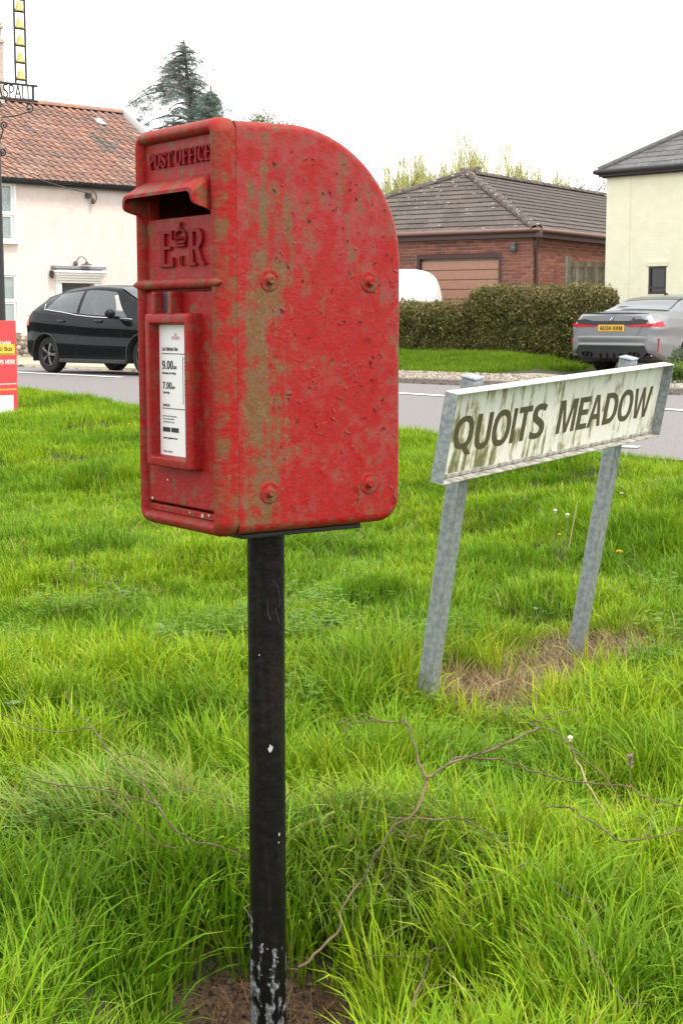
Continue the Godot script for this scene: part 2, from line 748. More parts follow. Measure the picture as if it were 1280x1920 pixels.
# old red paint: bright where sound, chalky pink where bleached, olive and brown where algae and dirt sit. kind 0 tiles; kind 1 is laid out for the box's side
func paint_texture(w: int, h: int, sd: int, kind: int, algae: float, bleach := 0.1) -> ImageTexture:
	var big := layer(w, h, 0.006 if kind == 1 else 0.010, 4, sd)
	var mid := layer(w, h, 0.02, 4, sd + 1)
	var fin := layer(w, h, 0.09, 3, sd + 2)
	var drip := layer(w, h, 0.028, 3, sd + 3, 1, 12)
	var spot := layer(w, h, 0.05, 2, sd + 4)
	var red := Color(0.30, 0.009, 0.008)
	var deep := Color(0.22, 0.008, 0.007)
	var pink := Color(0.265, 0.042, 0.036)
	var olive := Color(0.115, 0.076, 0.026)
	var brown := Color(0.15, 0.040, 0.025)
	var beige := Color(0.19, 0.118, 0.066)
	var d := PackedByteArray()
	d.resize(w * h * 3)
	var q := 0
	for y in h:
		var t := float(y) / h
		for x in w:
			var s := float(x) / w
			var b := big[q] / 255.0
			var m := mid[q] / 255.0
			var f := fin[q] / 255.0
			var r := drip[q] / 255.0
			var p := spot[q] / 255.0
			var a := algae
			var chalk := bleach
			if kind == 1:
				a = 0.68 * smoothstep(0.01, 0.07, s) * (1.0 - smoothstep(0.10, 0.42, s)) * smoothstep(0.0, 0.25, t)
				for bolt in [[0.2, 0.38], [0.21, 0.89], [0.81, 0.89]]:
					a += 0.22 * exp(-pow((s - bolt[0]) / 0.07, 2) - pow((t - bolt[1] - 0.02) / 0.05, 2))
				a += 0.30 * exp(-pow((s - 0.34) / 0.18, 2) - pow((t - 0.27) / 0.2, 2))
				a += 0.22 * exp(-pow((s - 0.12) / 0.09, 2) - pow((t - 0.72) / 0.3, 2))
				a += 0.2 * smoothstep(0.9, 1.0, t) + 0.12 * exp(-pow((s - 0.86) / 0.07, 2) - pow((t - 0.4) / 0.25, 2)) + 0.16 * exp(-pow((s - 0.7) / 0.2, 2) - pow((t - 0.2) / 0.12, 2))
				chalk = 0.30 * (1.0 - smoothstep(0.2, 0.5, t)) + 0.05 * smoothstep(0.45, 0.8, t) - 0.25 * exp(-pow((s - 0.6) / 0.25, 2) - pow((t - 0.45) / 0.12, 2))
			var cc := red.lerp(deep, smoothstep(0.45, 0.7, f) * 0.7)
			cc = cc.lerp(pink, clampf((b - 0.5) * 1.6 + (m - 0.5) * 1.5 + (f - 0.5) * 0.8 + chalk * 1.4, 0.0, 0.85))
			var cover := smoothstep(0.10, 1.05, a + (m - 0.5) * 1.1 + (r - 0.5) * 0.95 + (b - 0.5) * 0.5 + (f - 0.5) * 0.45)
			var dirt := brown.lerp(olive, smoothstep(0.4, 0.62, b * 0.5 + r * 0.5 + (a - 0.4) * 0.4)).lerp(beige, smoothstep(0.5, 0.8, f * 0.45 + p * 0.35 + m * 0.2 + (0.07 if kind == 1 and t > 0.35 and s < 0.35 else 0.0)) * 0.8)
			cc = cc.lerp(dirt, cover * 0.9)
			# chips: dark old coats and specks
			if p > 0.66 and f > 0.5:
				cc = cc.lerp(Color(0.14, 0.04, 0.03), 0.55)
			elif p < 0.34 and f > 0.62:
				cc = cc.lerp(Color(0.33, 0.055, 0.05), 0.4)
			cc = cc.linear_to_srgb()
			d[q * 3] = int(clampf(cc.r, 0, 1) * 255.0)
			d[q * 3 + 1] = int(clampf(cc.g, 0, 1) * 255.0)
			d[q * 3 + 2] = int(clampf(cc.b, 0, 1) * 255.0)
			q += 1
	return picture(w, h, d)


func coat_relief(w: int, h: int) -> ImageTexture:   # edges of broken coats of paint over a faint orange-peel
	var a := layer(w, h, 0.022, 5, 64)
	var b := layer(w, h, 0.05, 4, 65)
	var f := layer(w, h, 0.2, 2, 66)
	var d := PackedByteArray()
	d.resize(w * h)
	for k in w * h:
		var x := smoothstep(0.56, 0.585, a[k] / 255.0) * 0.45 + smoothstep(0.60, 0.63, b[k] / 255.0) * 0.35
		d[k] = int(40 + 150 * x + 0.16 * f[k])
	return ImageTexture.create_from_image(Image.create_from_data(w, h, false, Image.FORMAT_L8, d))


func post_texture() -> ImageTexture:   # black paint, worn to grey zinc and whitish bloom at the foot
	var w := 256
	var h := 1024
	var m := layer(w, h, 0.025, 4, 71)
	var f := layer(w, h, 0.09, 3, 72)
	var r := layer(w, h, 0.03, 3, 73, 1, 8)
	var d := PackedByteArray()
	d.resize(w * h * 3)
	var q := 0
	for y in h:
		var t := float(y) / h
		for x in w:
			var worn := smoothstep(0.0, 0.12, (m[q] / 255.0 - 0.5) * 0.6 + (r[q] / 255.0 - 0.5) * 0.5 + (t - 0.79) * 2.0)
			var cc := Color(0.006, 0.0055, 0.005).lerp(Color(0.011, 0.009, 0.0075), smoothstep(0.5, 0.7, r[q] / 255.0))
			var zinc := Color(0.055, 0.06, 0.07).lerp(Color(0.30, 0.31, 0.315), smoothstep(0.4, 0.75, f[q] / 255.0 * 0.6 + m[q] / 255.0 * 0.4))
			cc = cc.lerp(zinc, worn * 0.9)
			if f[q] > 196 and m[q] > 140 and t > 0.7:
				cc = cc.lerp(Color(0.45, 0.46, 0.46), 0.75)
			cc = cc.linear_to_srgb()
			d[q * 3] = cc.r8
			d[q * 3 + 1] = cc.g8
			d[q * 3 + 2] = cc.b8
			q += 1
	return picture(w, h, d)


func post_box() -> void:
	var a := 0.94337
	var yb := 0.916
	var bx := V(cos(a), 0, -sin(a))
	var bz := V(-sin(a), 0, -cos(a))
	var box := thing("post_box", "weathered red cast iron post box with a peeling side, on a black post", "post box", Transform3D(Basis(bx, Vector3.UP, bz), V(-0.1446, -0.16, 2.9214)))
	var Y := yb + 0.16   # bottom of the box above the foot of the post
	var relief := grey_texture(512, 512, 0.05, 4, 61)
	var side_m := StandardMaterial3D.new()
	side_m.albedo_texture = paint_texture(512, 1024, 81, 1, 0.0)
	side_m.metallic_specular = 0.35
	side_m.roughness_texture = grey_texture(256, 256, 0.03, 4, 62)
	side_m.roughness = 0.95
	side_m.heightmap_enabled = true
	side_m.heightmap_texture = coat_relief(512, 1024)
	side_m.heightmap_scale = 0.07
	var dirty := tri_mat(paint_texture(512, 512, 91, 0, 0.42, 0.0), 2.6, 0.6, relief, 0.12)
	var clean := tri_mat(paint_texture(512, 512, 101, 0, 0.19, -0.2), 2.6, 0.5, relief, 0.06)
	var rimm := tri_mat(paint_texture(512, 512, 111, 0, 0.24), 2.6, 0.5, relief, 0.15)
	for m in [dirty, clean, rimm]:
		m.metallic_specular = 0.3
	var hw := 0.152
	var zs := 0.158

	# sheet body: side profile with its curved back
	var prof := PackedVector2Array()   # (z, y), counter-clockwise seen from +x with z to the left
	prof.append(Vector2(zs, 0.004))
	prof.append(Vector2(zs, 0.735))
	prof.append(Vector2(0.1, 0.736))
	for k in 25:
		var p := PI / 2 * k / 24.0
		prof.append(Vector2(0.04 - 0.252 * sin(p), 0.5 + 0.237 * cos(p)))
	prof.append(Vector2(-0.212, 0.3))
	for k in 11:
		var p := PI / 2 * k / 10.0
		prof.append(Vector2(-0.164 - 0.048 * cos(p), 0.052 - 0.048 * sin(p)))
	var N := prof.size()
	var nor := []
	for k in N:
		var e1 := (prof[k] - prof[(k + N - 1) % N]).normalized()
		var e2 := (prof[(k + 1) % N] - prof[k]).normalized()
		var e := (e1 + e2).normalized()
		nor.append(Vector2(e.y, -e.x))
	nor[0] = Vector2(0, -1)
	nor[1] = Vector2(0, 1)
	var r := 0.017
	var rows := []
	for side in [1.0, -1.0]:
		for k in 7:
			var p: float = PI / 2 * (k if side > 0 else 6 - k) / 6.0
			var row := []
			for j in N:
				var q: Vector2 = prof[j] + nor[j] * (-r + r * sin(p))
				row.append(Vector3(side * (hw - r + r * cos(p)), Y + q.y, q.x))
			rows.append(row)
	var mb := MB.new()
	for k in rows.size():   # leave the front open: the cast frame and panels close it
		rows[k] = rows[k].slice(1) + [rows[k][0]]
	mb.grid(rows)
	part("shell", mb, rimm, box)
	for side in [1.0, -1.0]:
		mb = MB.new()
		var ring := []
		var inn := []
		var uvr := []
		var uvi := []
		for j in N:
			var q: Vector2 = prof[j] - nor[j] * r
			var q2 := q.lerp(Vector2(-0.02, 0.35), 0.1)
			ring.append(Vector3(side * hw, Y + q.y, q.x))
			inn.append(Vector3(side * (hw + 0.0004), Y + q2.y, q2.x))
			uvr.append(Vector2((zs - q.x) / 0.36, 1.0 - q.y / 0.74))
			uvi.append(Vector2((zs - q2.x) / 0.36, 1.0 - q2.y / 0.74))
		mb.grid([ring, inn], true, [uvr, uvi], side > 0)
		for j in N:
			var k := (j + 1) % N
			var c0 := Vector3(side * (hw + 0.0008), Y + 0.35, -0.02)
			var uc := Vector2((zs + 0.02) / 0.36, 1.0 - 0.35 / 0.74)
			if side > 0:
				mb.tri(c0, inn[k], inn[j], uc, uvi[k], uvi[j])
			else:
				mb.tri(c0, inn[j], inn[k], uc, uvi[j], uvi[k])
		part("side_panel", mb, side_m, box)
	# curled flakes of paint on the sides
	var flake_spots := noise(FastNoiseLite.TYPE_SIMPLEX, 9.0, 2, 5)
	for side in [1.0, -1.0]:
		mb = MB.new()
		var made := 0
		var tries := 0
		while made < 240 and tries < 20000:
			tries += 1
			var s := rng.randf_range(0.03, 0.37)
			var y := rng.randf_range(0.03, 0.70)
			if Vector2(maxf(0, s - 0.17), maxf(0, y - 0.5)).length() > 0.185 or s < 0.07:
				continue
			if flake_spots.get_noise_2d(s * 3, y * 3) < rng.randf_range(0.1, 0.5):
				continue
			made += 1
			var ln := rng.randf_range(0.003, 0.010) * (1.7 if rng.randf() < 0.08 else 1.0)
			var wd := rng.randf_range(0.0015, 0.005)
			var ang := rng.randf_range(-1.2, 1.2) + (PI / 2 if rng.randf() < 0.4 else 0.0)
			var u := Vector3(0, sin(ang), -cos(ang))
			var w := Vector3(0, cos(ang), sin(ang))
			var o := Vector3(side * (hw + 0.0006), Y + y, zs - s)
			var nx := Vector3(side, 0, 0)
			var g := rng.randf()
			mb.col = Color(0.30, 0.018, 0.022).lerp(Color(0.17, 0.065, 0.04), g * g).lerp(Color(0.28, 0.09, 0.08), rng.randf() * 0.5)
			var lift := rng.randf_range(0.001, 0.0035)
			var prev := []
			for k in 4:
				var f := k / 3.0
				var half := ln * (0.5 - 0.22 * f)
				var c := o + w * wd * f * (1.0 - 0.3 * f) + nx * lift * f * f
				var cur := [c - u * half + u * rng.randf_range(-0.001, 0.001), c + u * half + u * rng.randf_range(-0.001, 0.001)]
				if k:
					mb.quad(prev[0], prev[1], cur[1], cur[0])
				prev = cur
		var fm := StandardMaterial3D.new()
		fm.vertex_color_use_as_albedo = true
		fm.roughness = 0.6
		var fl := part("paint_flakes", mb, fm, box, true)
		fl.set_meta("kind", "stuff")
	# four bolts on each side: washer with a domed stub
	for side in [1.0, -1.0]:
		for b in [[0.109, 0.4595], [0.332, 0.460], [0.1065, 0.078], [0.332, 0.081]]:
			mb = MB.new()
			var xf := Transform3D(Basis(Vector3(0, 0, 1), Vector3(side, 0, 0), Vector3(0, side, 0)), Vector3(side * hw, Y + b[1], 0.2 - b[0]))
			mb.lathe([[0.021, 0.0], [0.020, 0.0018], [0.018, 0.0024], [0.013, 0.0018], [0.0078, 0.0018], [0.0074, 0.0085], [0.006, 0.0105], [0.0035, 0.0095], [0.0, 0.009]], 18, xf)
			part("bolt", mb, dirty, box)

	# cast front: rounded rim round a sunk panel
	mb = MB.new()
	rim(mb, hw, 0.37, 0.03, 0, Y + 0.37, [[0.0, 0.1585], [0.0, 0.172], [0.0008, 0.181], [0.004, 0.190], [0.009, 0.1965], [0.015, 0.1995], [0.020, 0.1985], [0.0245, 0.194], [0.027, 0.188], [0.0275, 0.182]])
	part("front_frame", mb, dirty, box)
	# sunk panel with the posting slot cut through
	mb = MB.new()
	var zp := 0.184
	var X := 0.1262
	var sl := [0.112, 0.574, 0.632]
	for q in [[-X, X, sl[2], 0.7145], [-X, X, 0.44, sl[1]], [-X, -sl[0], sl[1], sl[2]], [sl[0], X, sl[1], sl[2]]]:
		mb.quad(Vector3(q[0], Y + q[2], zp), Vector3(q[1], Y + q[2], zp), Vector3(q[1], Y + q[3], zp), Vector3(q[0], Y + q[3], zp))
	for q in [[[-sl[0], sl[1]], [sl[0], sl[1]]], [[sl[0], sl[2]], [-sl[0], sl[2]]], [[sl[0], sl[1]], [sl[0], sl[2]]], [[-sl[0], sl[2]], [-sl[0], sl[1]]]]:
		var p0 := Vector3(q[0][0], Y + q[0][1], zp)
		var p1 := Vector3(q[1][0], Y + q[1][1], zp)
		mb.quad(p1, p0, p0 + Vector3(0, 0, -0.02), p1 + Vector3(0, 0, -0.02))
	part("upper_panel", mb, clean, box)
	mb = MB.new()
	mb.box(Vector3(0, Y + 0.50, 0.05), Vector3(0.27, 0.006, 0.20), Basis(Vector3.RIGHT, 0.5))
	mb.box(Vector3(0, Y + 0.60, -0.04), Vector3(0.27, 0.16, 0.006))
	part("dark_slot_backing", mb, M.iron, box)  # unseen black plates, added inside so the slot reads dark
	# hood over the slot: a flared shell
	var path := []
	for k in 7:
		path.append([-0.124, lerpf(0.566, 0.633, k / 6.0), k / 6.0])
	for k in range(1, 6):
		var p := PI / 2 * k / 5.0
		path.append([-0.124 + 0.014 * (1 - cos(p)), 0.633 + 0.013 * sin(p), 1.0])
	for k in range(1, 9):
		path.append([lerpf(-0.11, 0.11, k / 9.0), 0.646, 1.0])
	var half := path.size()
	for k in range(11, -1, -1):
		path.append([-path[k][0], path[k][1], path[k][2]])
	var outer := []
	var inner := []
	for inset in [0.0, 0.006]:
		for lay in 7:
			var f := lay / 6.0
			var row := []
			for p in path:
				var c := smoothstep(0.0, 1.0, p[2])
				var out: float = lerpf(0.004, 0.052, sin(c * PI / 2)) * f
				var drop: float = f * (0.028 * c - 0.003 * (1 - c)) * (0.55 + 0.45 * f)
				var flare: float = 1.0 + 0.03 * f * f
				var xx: float = p[0] * flare
				var yy: float = p[1] - drop
				if inset > 0:
					xx -= signf(xx) * inset if absf(p[0]) > 0.109 else 0.0
					yy -= inset if p[1] > 0.632 else 0.0
				row.append(Vector3(xx, Y + yy, zp - 0.002 + out))
			if inset == 0.0:
				outer.append(row)
			else:
				inner.append(row)
	mb = MB.new()
	mb.grid(outer)
	mb.grid(inner, false, [], true)
	mb.grid([outer[6], inner[6]])
	part("hood", mb, dirty, box)
	# raised words and cypher
	var cast := mat(0.20, 0.009, 0.010, 0.55, 0.0, 0.25)
	words("POST OFFICE", serif, 0.028, 0.007, cast, box, Transform3D(Basis.IDENTITY, Vector3(0.006, Y + 0.681, zp + 0.003)), 0.222, "raised_lettering")
	words("E", serif, 0.066, 0.006, cast, box, Transform3D(Basis.IDENTITY, Vector3(-0.046, Y + 0.519, zp + 0.003)), 0.054, "cypher_letter")
	words("R", serif, 0.066, 0.006, cast, box, Transform3D(Basis.IDENTITY, Vector3(0.062, Y + 0.519, zp + 0.003)), 0.062, "cypher_letter")
	words("II", serif, 0.018, 0.006, cast, box, Transform3D(Basis.IDENTITY, Vector3(0.008, Y + 0.496, zp + 0.002)), 0.012, "cypher_numeral")
	mb = MB.new()
	var cx := 0.008
	for w in [[0.523, 0.017], [0.529, 0.0185]]:
		mb.box(Vector3(cx, Y + w[0], zp + 0.003), Vector3(w[1] * 2, 0.005, 0.009), Basis.IDENTITY, 0.0015)
	for s in [-1.0, 1.0]:
		var arch := []
		for k in 9:
			var p := PI * k / 8.0
			arch.append(Vector3(cx + s * (0.0165 * cos(p / 2) + 0.005 * sin(p)), Y + 0.532 + 0.019 * sin(p / 2), zp + 0.004))
		mb.tube(arch, [0.003, 0.003, 0.003, 0.003, 0.003, 0.003, 0.003, 0.003, 0.003], 6)
	for s in [-0.0165, -0.008, 0.0, 0.008, 0.0165]:
		mb.ball(Vector3(cx + s, Y + 0.537, zp + 0.004), Vector3(0.0033, 0.004, 0.004), 8, 4)
	mb.ball(Vector3(cx, Y + 0.553, zp + 0.004), Vector3(0.0045, 0.0045, 0.0045), 8, 5)
	mb.box(Vector3(cx, Y + 0.561, zp + 0.004), Vector3(0.0026, 0.010, 0.005))
	mb.box(Vector3(cx, Y + 0.562, zp + 0.0045), Vector3(0.009, 0.0026, 0.005))
	part("crown", mb, cast, box)
	# moulding across the front
	mb = MB.new()
	var bar := []
	var br := []
	for k in 13:
		var f := k / 12.0
		bar.append(Vector3(lerpf(-0.163, 0.163, f), Y + 0.4545, 0.1945))
		br.append(0.0095 * sqrt(clampf(minf(f, 1 - f) * 26.0, 0.02, 1.0)))
	mb.tube(bar, br, 12)
	part("moulding", mb, dirty, box)
	# door, gap below it, sill
	mb = MB.new()
	mb.box(Vector3(0, Y + 0.2435, 0.178), Vector3(0.249, 0.397, 0.022), Basis.IDENTITY, 0.003)
	part("door", mb, clean, box)
	mb = MB.new()
	mb.box(Vector3(0, Y + 0.034, 0.176), Vector3(0.2515, 0.0125, 0.024), Basis.IDENTITY, 0.002)
	part("door_sill", mb, dirty, box)
	mb = MB.new()
	for c in [[0.075, 0.034, 0.004], [0.098, 0.037, 0.0025], [0.12, 0.033, 0.003], [-0.05, 0.09, 0.0022], [0.03, 0.036, 0.002], [-0.11, 0.05, 0.003]]:
		mb.lathe([[c[2], 0.0], [c[2] * 0.9, 0.0008], [0.0, 0.001]], 9, Transform3D(Basis(Vector3.RIGHT, Vector3(0, 0, 1), Vector3(0, -1, 0)), Vector3(c[0], Y + c[1], 0.1885 if c[1] < 0.042 else 0.189)))
	part("white_drip", mb, mat(0.5, 0.45, 0.36, 0.9), box)
	# collection plate holder: frame, card, two prongs with a steel tab between
	mb = MB.new()
	rim(mb, 0.083, 0.1425, 0.007, -0.003, Y + 0.259, [[0.0, 0.187], [0.0, 0.206], [0.0015, 0.2125], [0.005, 0.215], [0.016, 0.215], [0.018, 0.2145], [0.0195, 0.212], [0.0215, 0.192]])
	var frame := part("plate_frame", mb, clean, box)
	for px in [-0.053, 0.008]:
		mb = MB.new()
		mb.box(Vector3(px, Y + 0.4185, 0.201), Vector3(0.0125, 0.043, 0.026), Basis.IDENTITY, 0.002)
		part("prong", mb, clean, box)
	mb = MB.new()
	mb.box(Vector3(-0.0225, Y + 0.42, 0.1925), Vector3(0.046, 0.04, 0.006))
	part("steel_tab", mb, mat(0.10, 0.10, 0.12, 0.45, 0.6), box)
	mb = MB.new()
	mb.box(Vector3(-0.003, Y + 0.259, 0.1925), Vector3(0.124, 0.242, 0.004))
	var card := part("notice_card", mb, mat(0.74, 0.73, 0.70, 0.35), box)
	var ink := mat(0.025, 0.025, 0.028, 0.7)
	var grey := mat(0.2, 0.2, 0.2, 0.7)
	for l in [["Last Collection Time", 0.336, 0.0075, 0.058, -0.025, sans, ink], ["9.00", 0.306, 0.0165, 0.040, -0.034, sans_bold, ink], ["am", 0.3015, 0.006, 0.011, -0.007, sans, ink], ["Monday to Friday", 0.2905, 0.006, 0.050, -0.029, sans, ink], ["7.00", 0.268, 0.0135, 0.034, -0.037, sans_bold, ink], ["am", 0.2645, 0.005, 0.010, -0.014, sans, ink], ["Saturday", 0.2545, 0.006, 0.026, -0.041, sans, ink], ["Services", 0.232, 0.006, 0.026, -0.041, sans, ink], ["Find us on the app store.", 0.211, 0.004, 0.052, -0.028, sans, grey], ["For locating other", 0.2055, 0.004, 0.042, -0.033, sans, grey], ["services near you", 0.200, 0.004, 0.042, -0.033, sans, grey], ["www.royalmail.com", 0.170, 0.005, 0.052, -0.028, sans, ink], ["Please ensure", 0.1455, 0.0042, 0.034, -0.037, sans, grey]]:
		words(l[0], l[5], l[2], 0.0006, l[6], card, Transform3D(Basis.IDENTITY, Vector3(l[4], Y + l[1], 0.1948)), l[3])
	mb = MB.new()
	for l in [[0.327, 0.11, 0.0007, -0.0005], [0.2255, 0.11, 0.0007, -0.0005]]:
		mb.box(Vector3(l[3], Y + l[0], 0.1948), Vector3(l[1], l[2] * 2, 0.0006))
	mb.box(Vector3(0.022, Y + 0.279, 0.1948), Vector3(0.0012, 0.088, 0.0006))
	for k in 11:
		if k == 5:
			continue
		mb.box(Vector3(0.042 - 0.002 * (k % 3), Y + 0.318 - k * 0.0066, 0.1948), Vector3(0.03 - 0.004 * (k % 3), 0.0022, 0.0006))
	for k in 2:
		mb.box(Vector3(-0.041 + 0.031 * k, Y + 0.186, 0.1948), Vector3(0.027, 0.0085, 0.0008))
	part("printed_rules", mb, ink, card)
	mb = MB.new()
	mb.box(Vector3(-0.004, Y + 0.356, 0.1948), Vector3(0.028, 0.006, 0.0006))
	mb.box(Vector3(-0.004, Y + 0.362, 0.1948), Vector3(0.008, 0.005, 0.0006))
	part("printed_crest", mb, mat(0.55, 0.33, 0.36, 0.7), card)
	# black plate under the box and the post
	mb = MB.new()
	mb.box(Vector3(0, Y - 0.003, 0.0), Vector3(0.25, 0.010, 0.27), Basis.IDENTITY, 0.002)
	part("base_plate", mb, M.black_paint, box)
	var pm := StandardMaterial3D.new()
	pm.albedo_texture = post_texture()
	pm.roughness = 0.4
	pm.metallic_specular = 0.3
	pm.heightmap_enabled = true
	pm.heightmap_texture = grey_texture(256, 1024, 0.03, 4, 74)
	pm.heightmap_scale = 0.15
	mb = MB.new()
	rows = []
	for k in 25:
		var y := lerpf(Y - 0.006, -0.12, k / 24.0)
		var row := []
		for s in 36:
			var p := TAU * s / 36.0
			row.append(Vector3(-0.004 + 0.0362 * cos(p), y, 0.0362 * sin(p) + 0.0))
		rows.append(row)
	mb.grid(rows, true)
	part("post", mb, pm, box)
	# bare chips and peeled cracks on the post, towards the camera
	var chip := mat(0.42, 0.42, 0.41, 0.8)
	for c in [[507, 1404, 0.0055, 0.009], [523, 1568, 0.002, 0.004], [522, 1583, 0.0015, 0.002], [486, 1229, 0.0015, 0.002], [462, 1302, 0.001, 0.006]]:
		var z := 2.886
		var p: Vector3 = box.transform.affine_inverse() * at(c[0], c[1], z)
		var ax := Vector3(p.x + 0.004, 0, p.z)
		if ax.length() > 0.037:
			ax = ax.normalized() * 0.037
		var want := at(c[0], c[1], z)
		var side2: Vector3 = box.transform.basis.inverse() * Vector3.RIGHT
		var fwd: Vector3 = box.transform.basis.inverse() * Vector3(0, 0, 1)
		var lat := clampf(Vector3(p.x + 0.004, 0, p.z).dot(side2), -0.035, 0.035)
		var dirv := (side2 * lat + fwd * sqrt(0.0362 * 0.0362 - lat * lat)) / 0.0362
		mb = MB.new()
		var ang := rng.randf() * 0.6 - 0.3
		var ex := Vector3.UP.cross(dirv).normalized()
		var poly := PackedVector2Array()
		for k in 9:
			var q: float = TAU * k / 9.0
			poly.append(Vector2(cos(q) * c[2] * (0.8 + 0.3 * sin(k * 2.7)), sin(q) * c[3] * (0.8 + 0.25 * cos(k * 1.9))).rotated(ang))
		mb.extrude(poly, 0.0, 0.0006, Transform3D(Basis(ex, Vector3.UP, dirv), Vector3(-0.004, p.y, 0) + dirv * 0.0361))
		part("bare_chip", mb, chip, box)
	mb = MB.new()
	for c in [[[512, 1090], [520, 1102], [524, 1125], [523, 1140]], [[516, 1142], [519, 1155], [523, 1172]], [[501, 1126], [502, 1150], [508, 1165]]]:
		var pts := []
		var rd := []
		for q in c:
			var p: Vector3 = box.transform.affine_inverse() * at(q[0], q[1], 2.886)
			var side2: Vector3 = box.transform.basis.inverse() * Vector3.RIGHT
			var fwd: Vector3 = box.transform.basis.inverse() * Vector3(0, 0, 1)
			var lat := clampf(Vector3(p.x + 0.004, 0, p.z).dot(side2), -0.035, 0.035)
			pts.append(Vector3(-0.004, p.y, 0) + side2 * lat + fwd * sqrt(0.0362 * 0.0362 - lat * lat))
			rd.append(0.0007)
		mb.tube(pts, rd, 5)
	part("peeled_edge", mb, mat(0.06, 0.06, 0.06, 0.5), box)


func plate_texture() -> ImageTexture:   # white enamel with green algae runs, thickest at the lower left
	var w := 1024
	var h := 192
	var m := layer(w, h, 0.012, 4, 121)
	var f := layer(w, h, 0.06, 3, 122)
	var r := layer(w, h, 0.035, 4, 123, 1, 8)
	var r2 := layer(w, h, 0.05, 3, 124, 1, 4)
	var d := PackedByteArray()
	d.resize(w * h * 3)
	var q := 0
	for y in h:
		var t := float(y) / h
		for x in w:
			var s := float(x) / w
			var a := 0.36 * (1.0 - smoothstep(0.0, 0.6, s)) + 0.34 * smoothstep(0.4, 1.0, t) * (1.0 - 0.5 * s) - 0.08
			a += 0.10 * (1.0 - smoothstep(0.0, 0.12, t)) * smoothstep(0.05, 0.2, s)
			var k := a + (r[q] / 255.0 - 0.5) * 1.35 + (m[q] / 255.0 - 0.5) * 0.7 + (r2[q] / 255.0 - 0.5) * 0.6 + (f[q] / 255.0 - 0.5) * 0.3
			var cc := Color(0.70, 0.70, 0.63).lerp(Color(0.55, 0.55, 0.44), smoothstep(-0.1, 0.3, k) * 0.8)
			cc = cc.lerp(Color(0.21, 0.20, 0.075), smoothstep(0.2, 0.55, k) * 0.8)
			cc = cc.lerp(Color(0.07, 0.07, 0.02), smoothstep(0.55, 0.8, k) * 0.6)
			cc = cc.linear_to_srgb()
			d[q * 3] = cc.r8
			d[q * 3 + 1] = cc.g8
			d[q * 3 + 2] = cc.b8
			q += 1
	return picture(w, h, d)


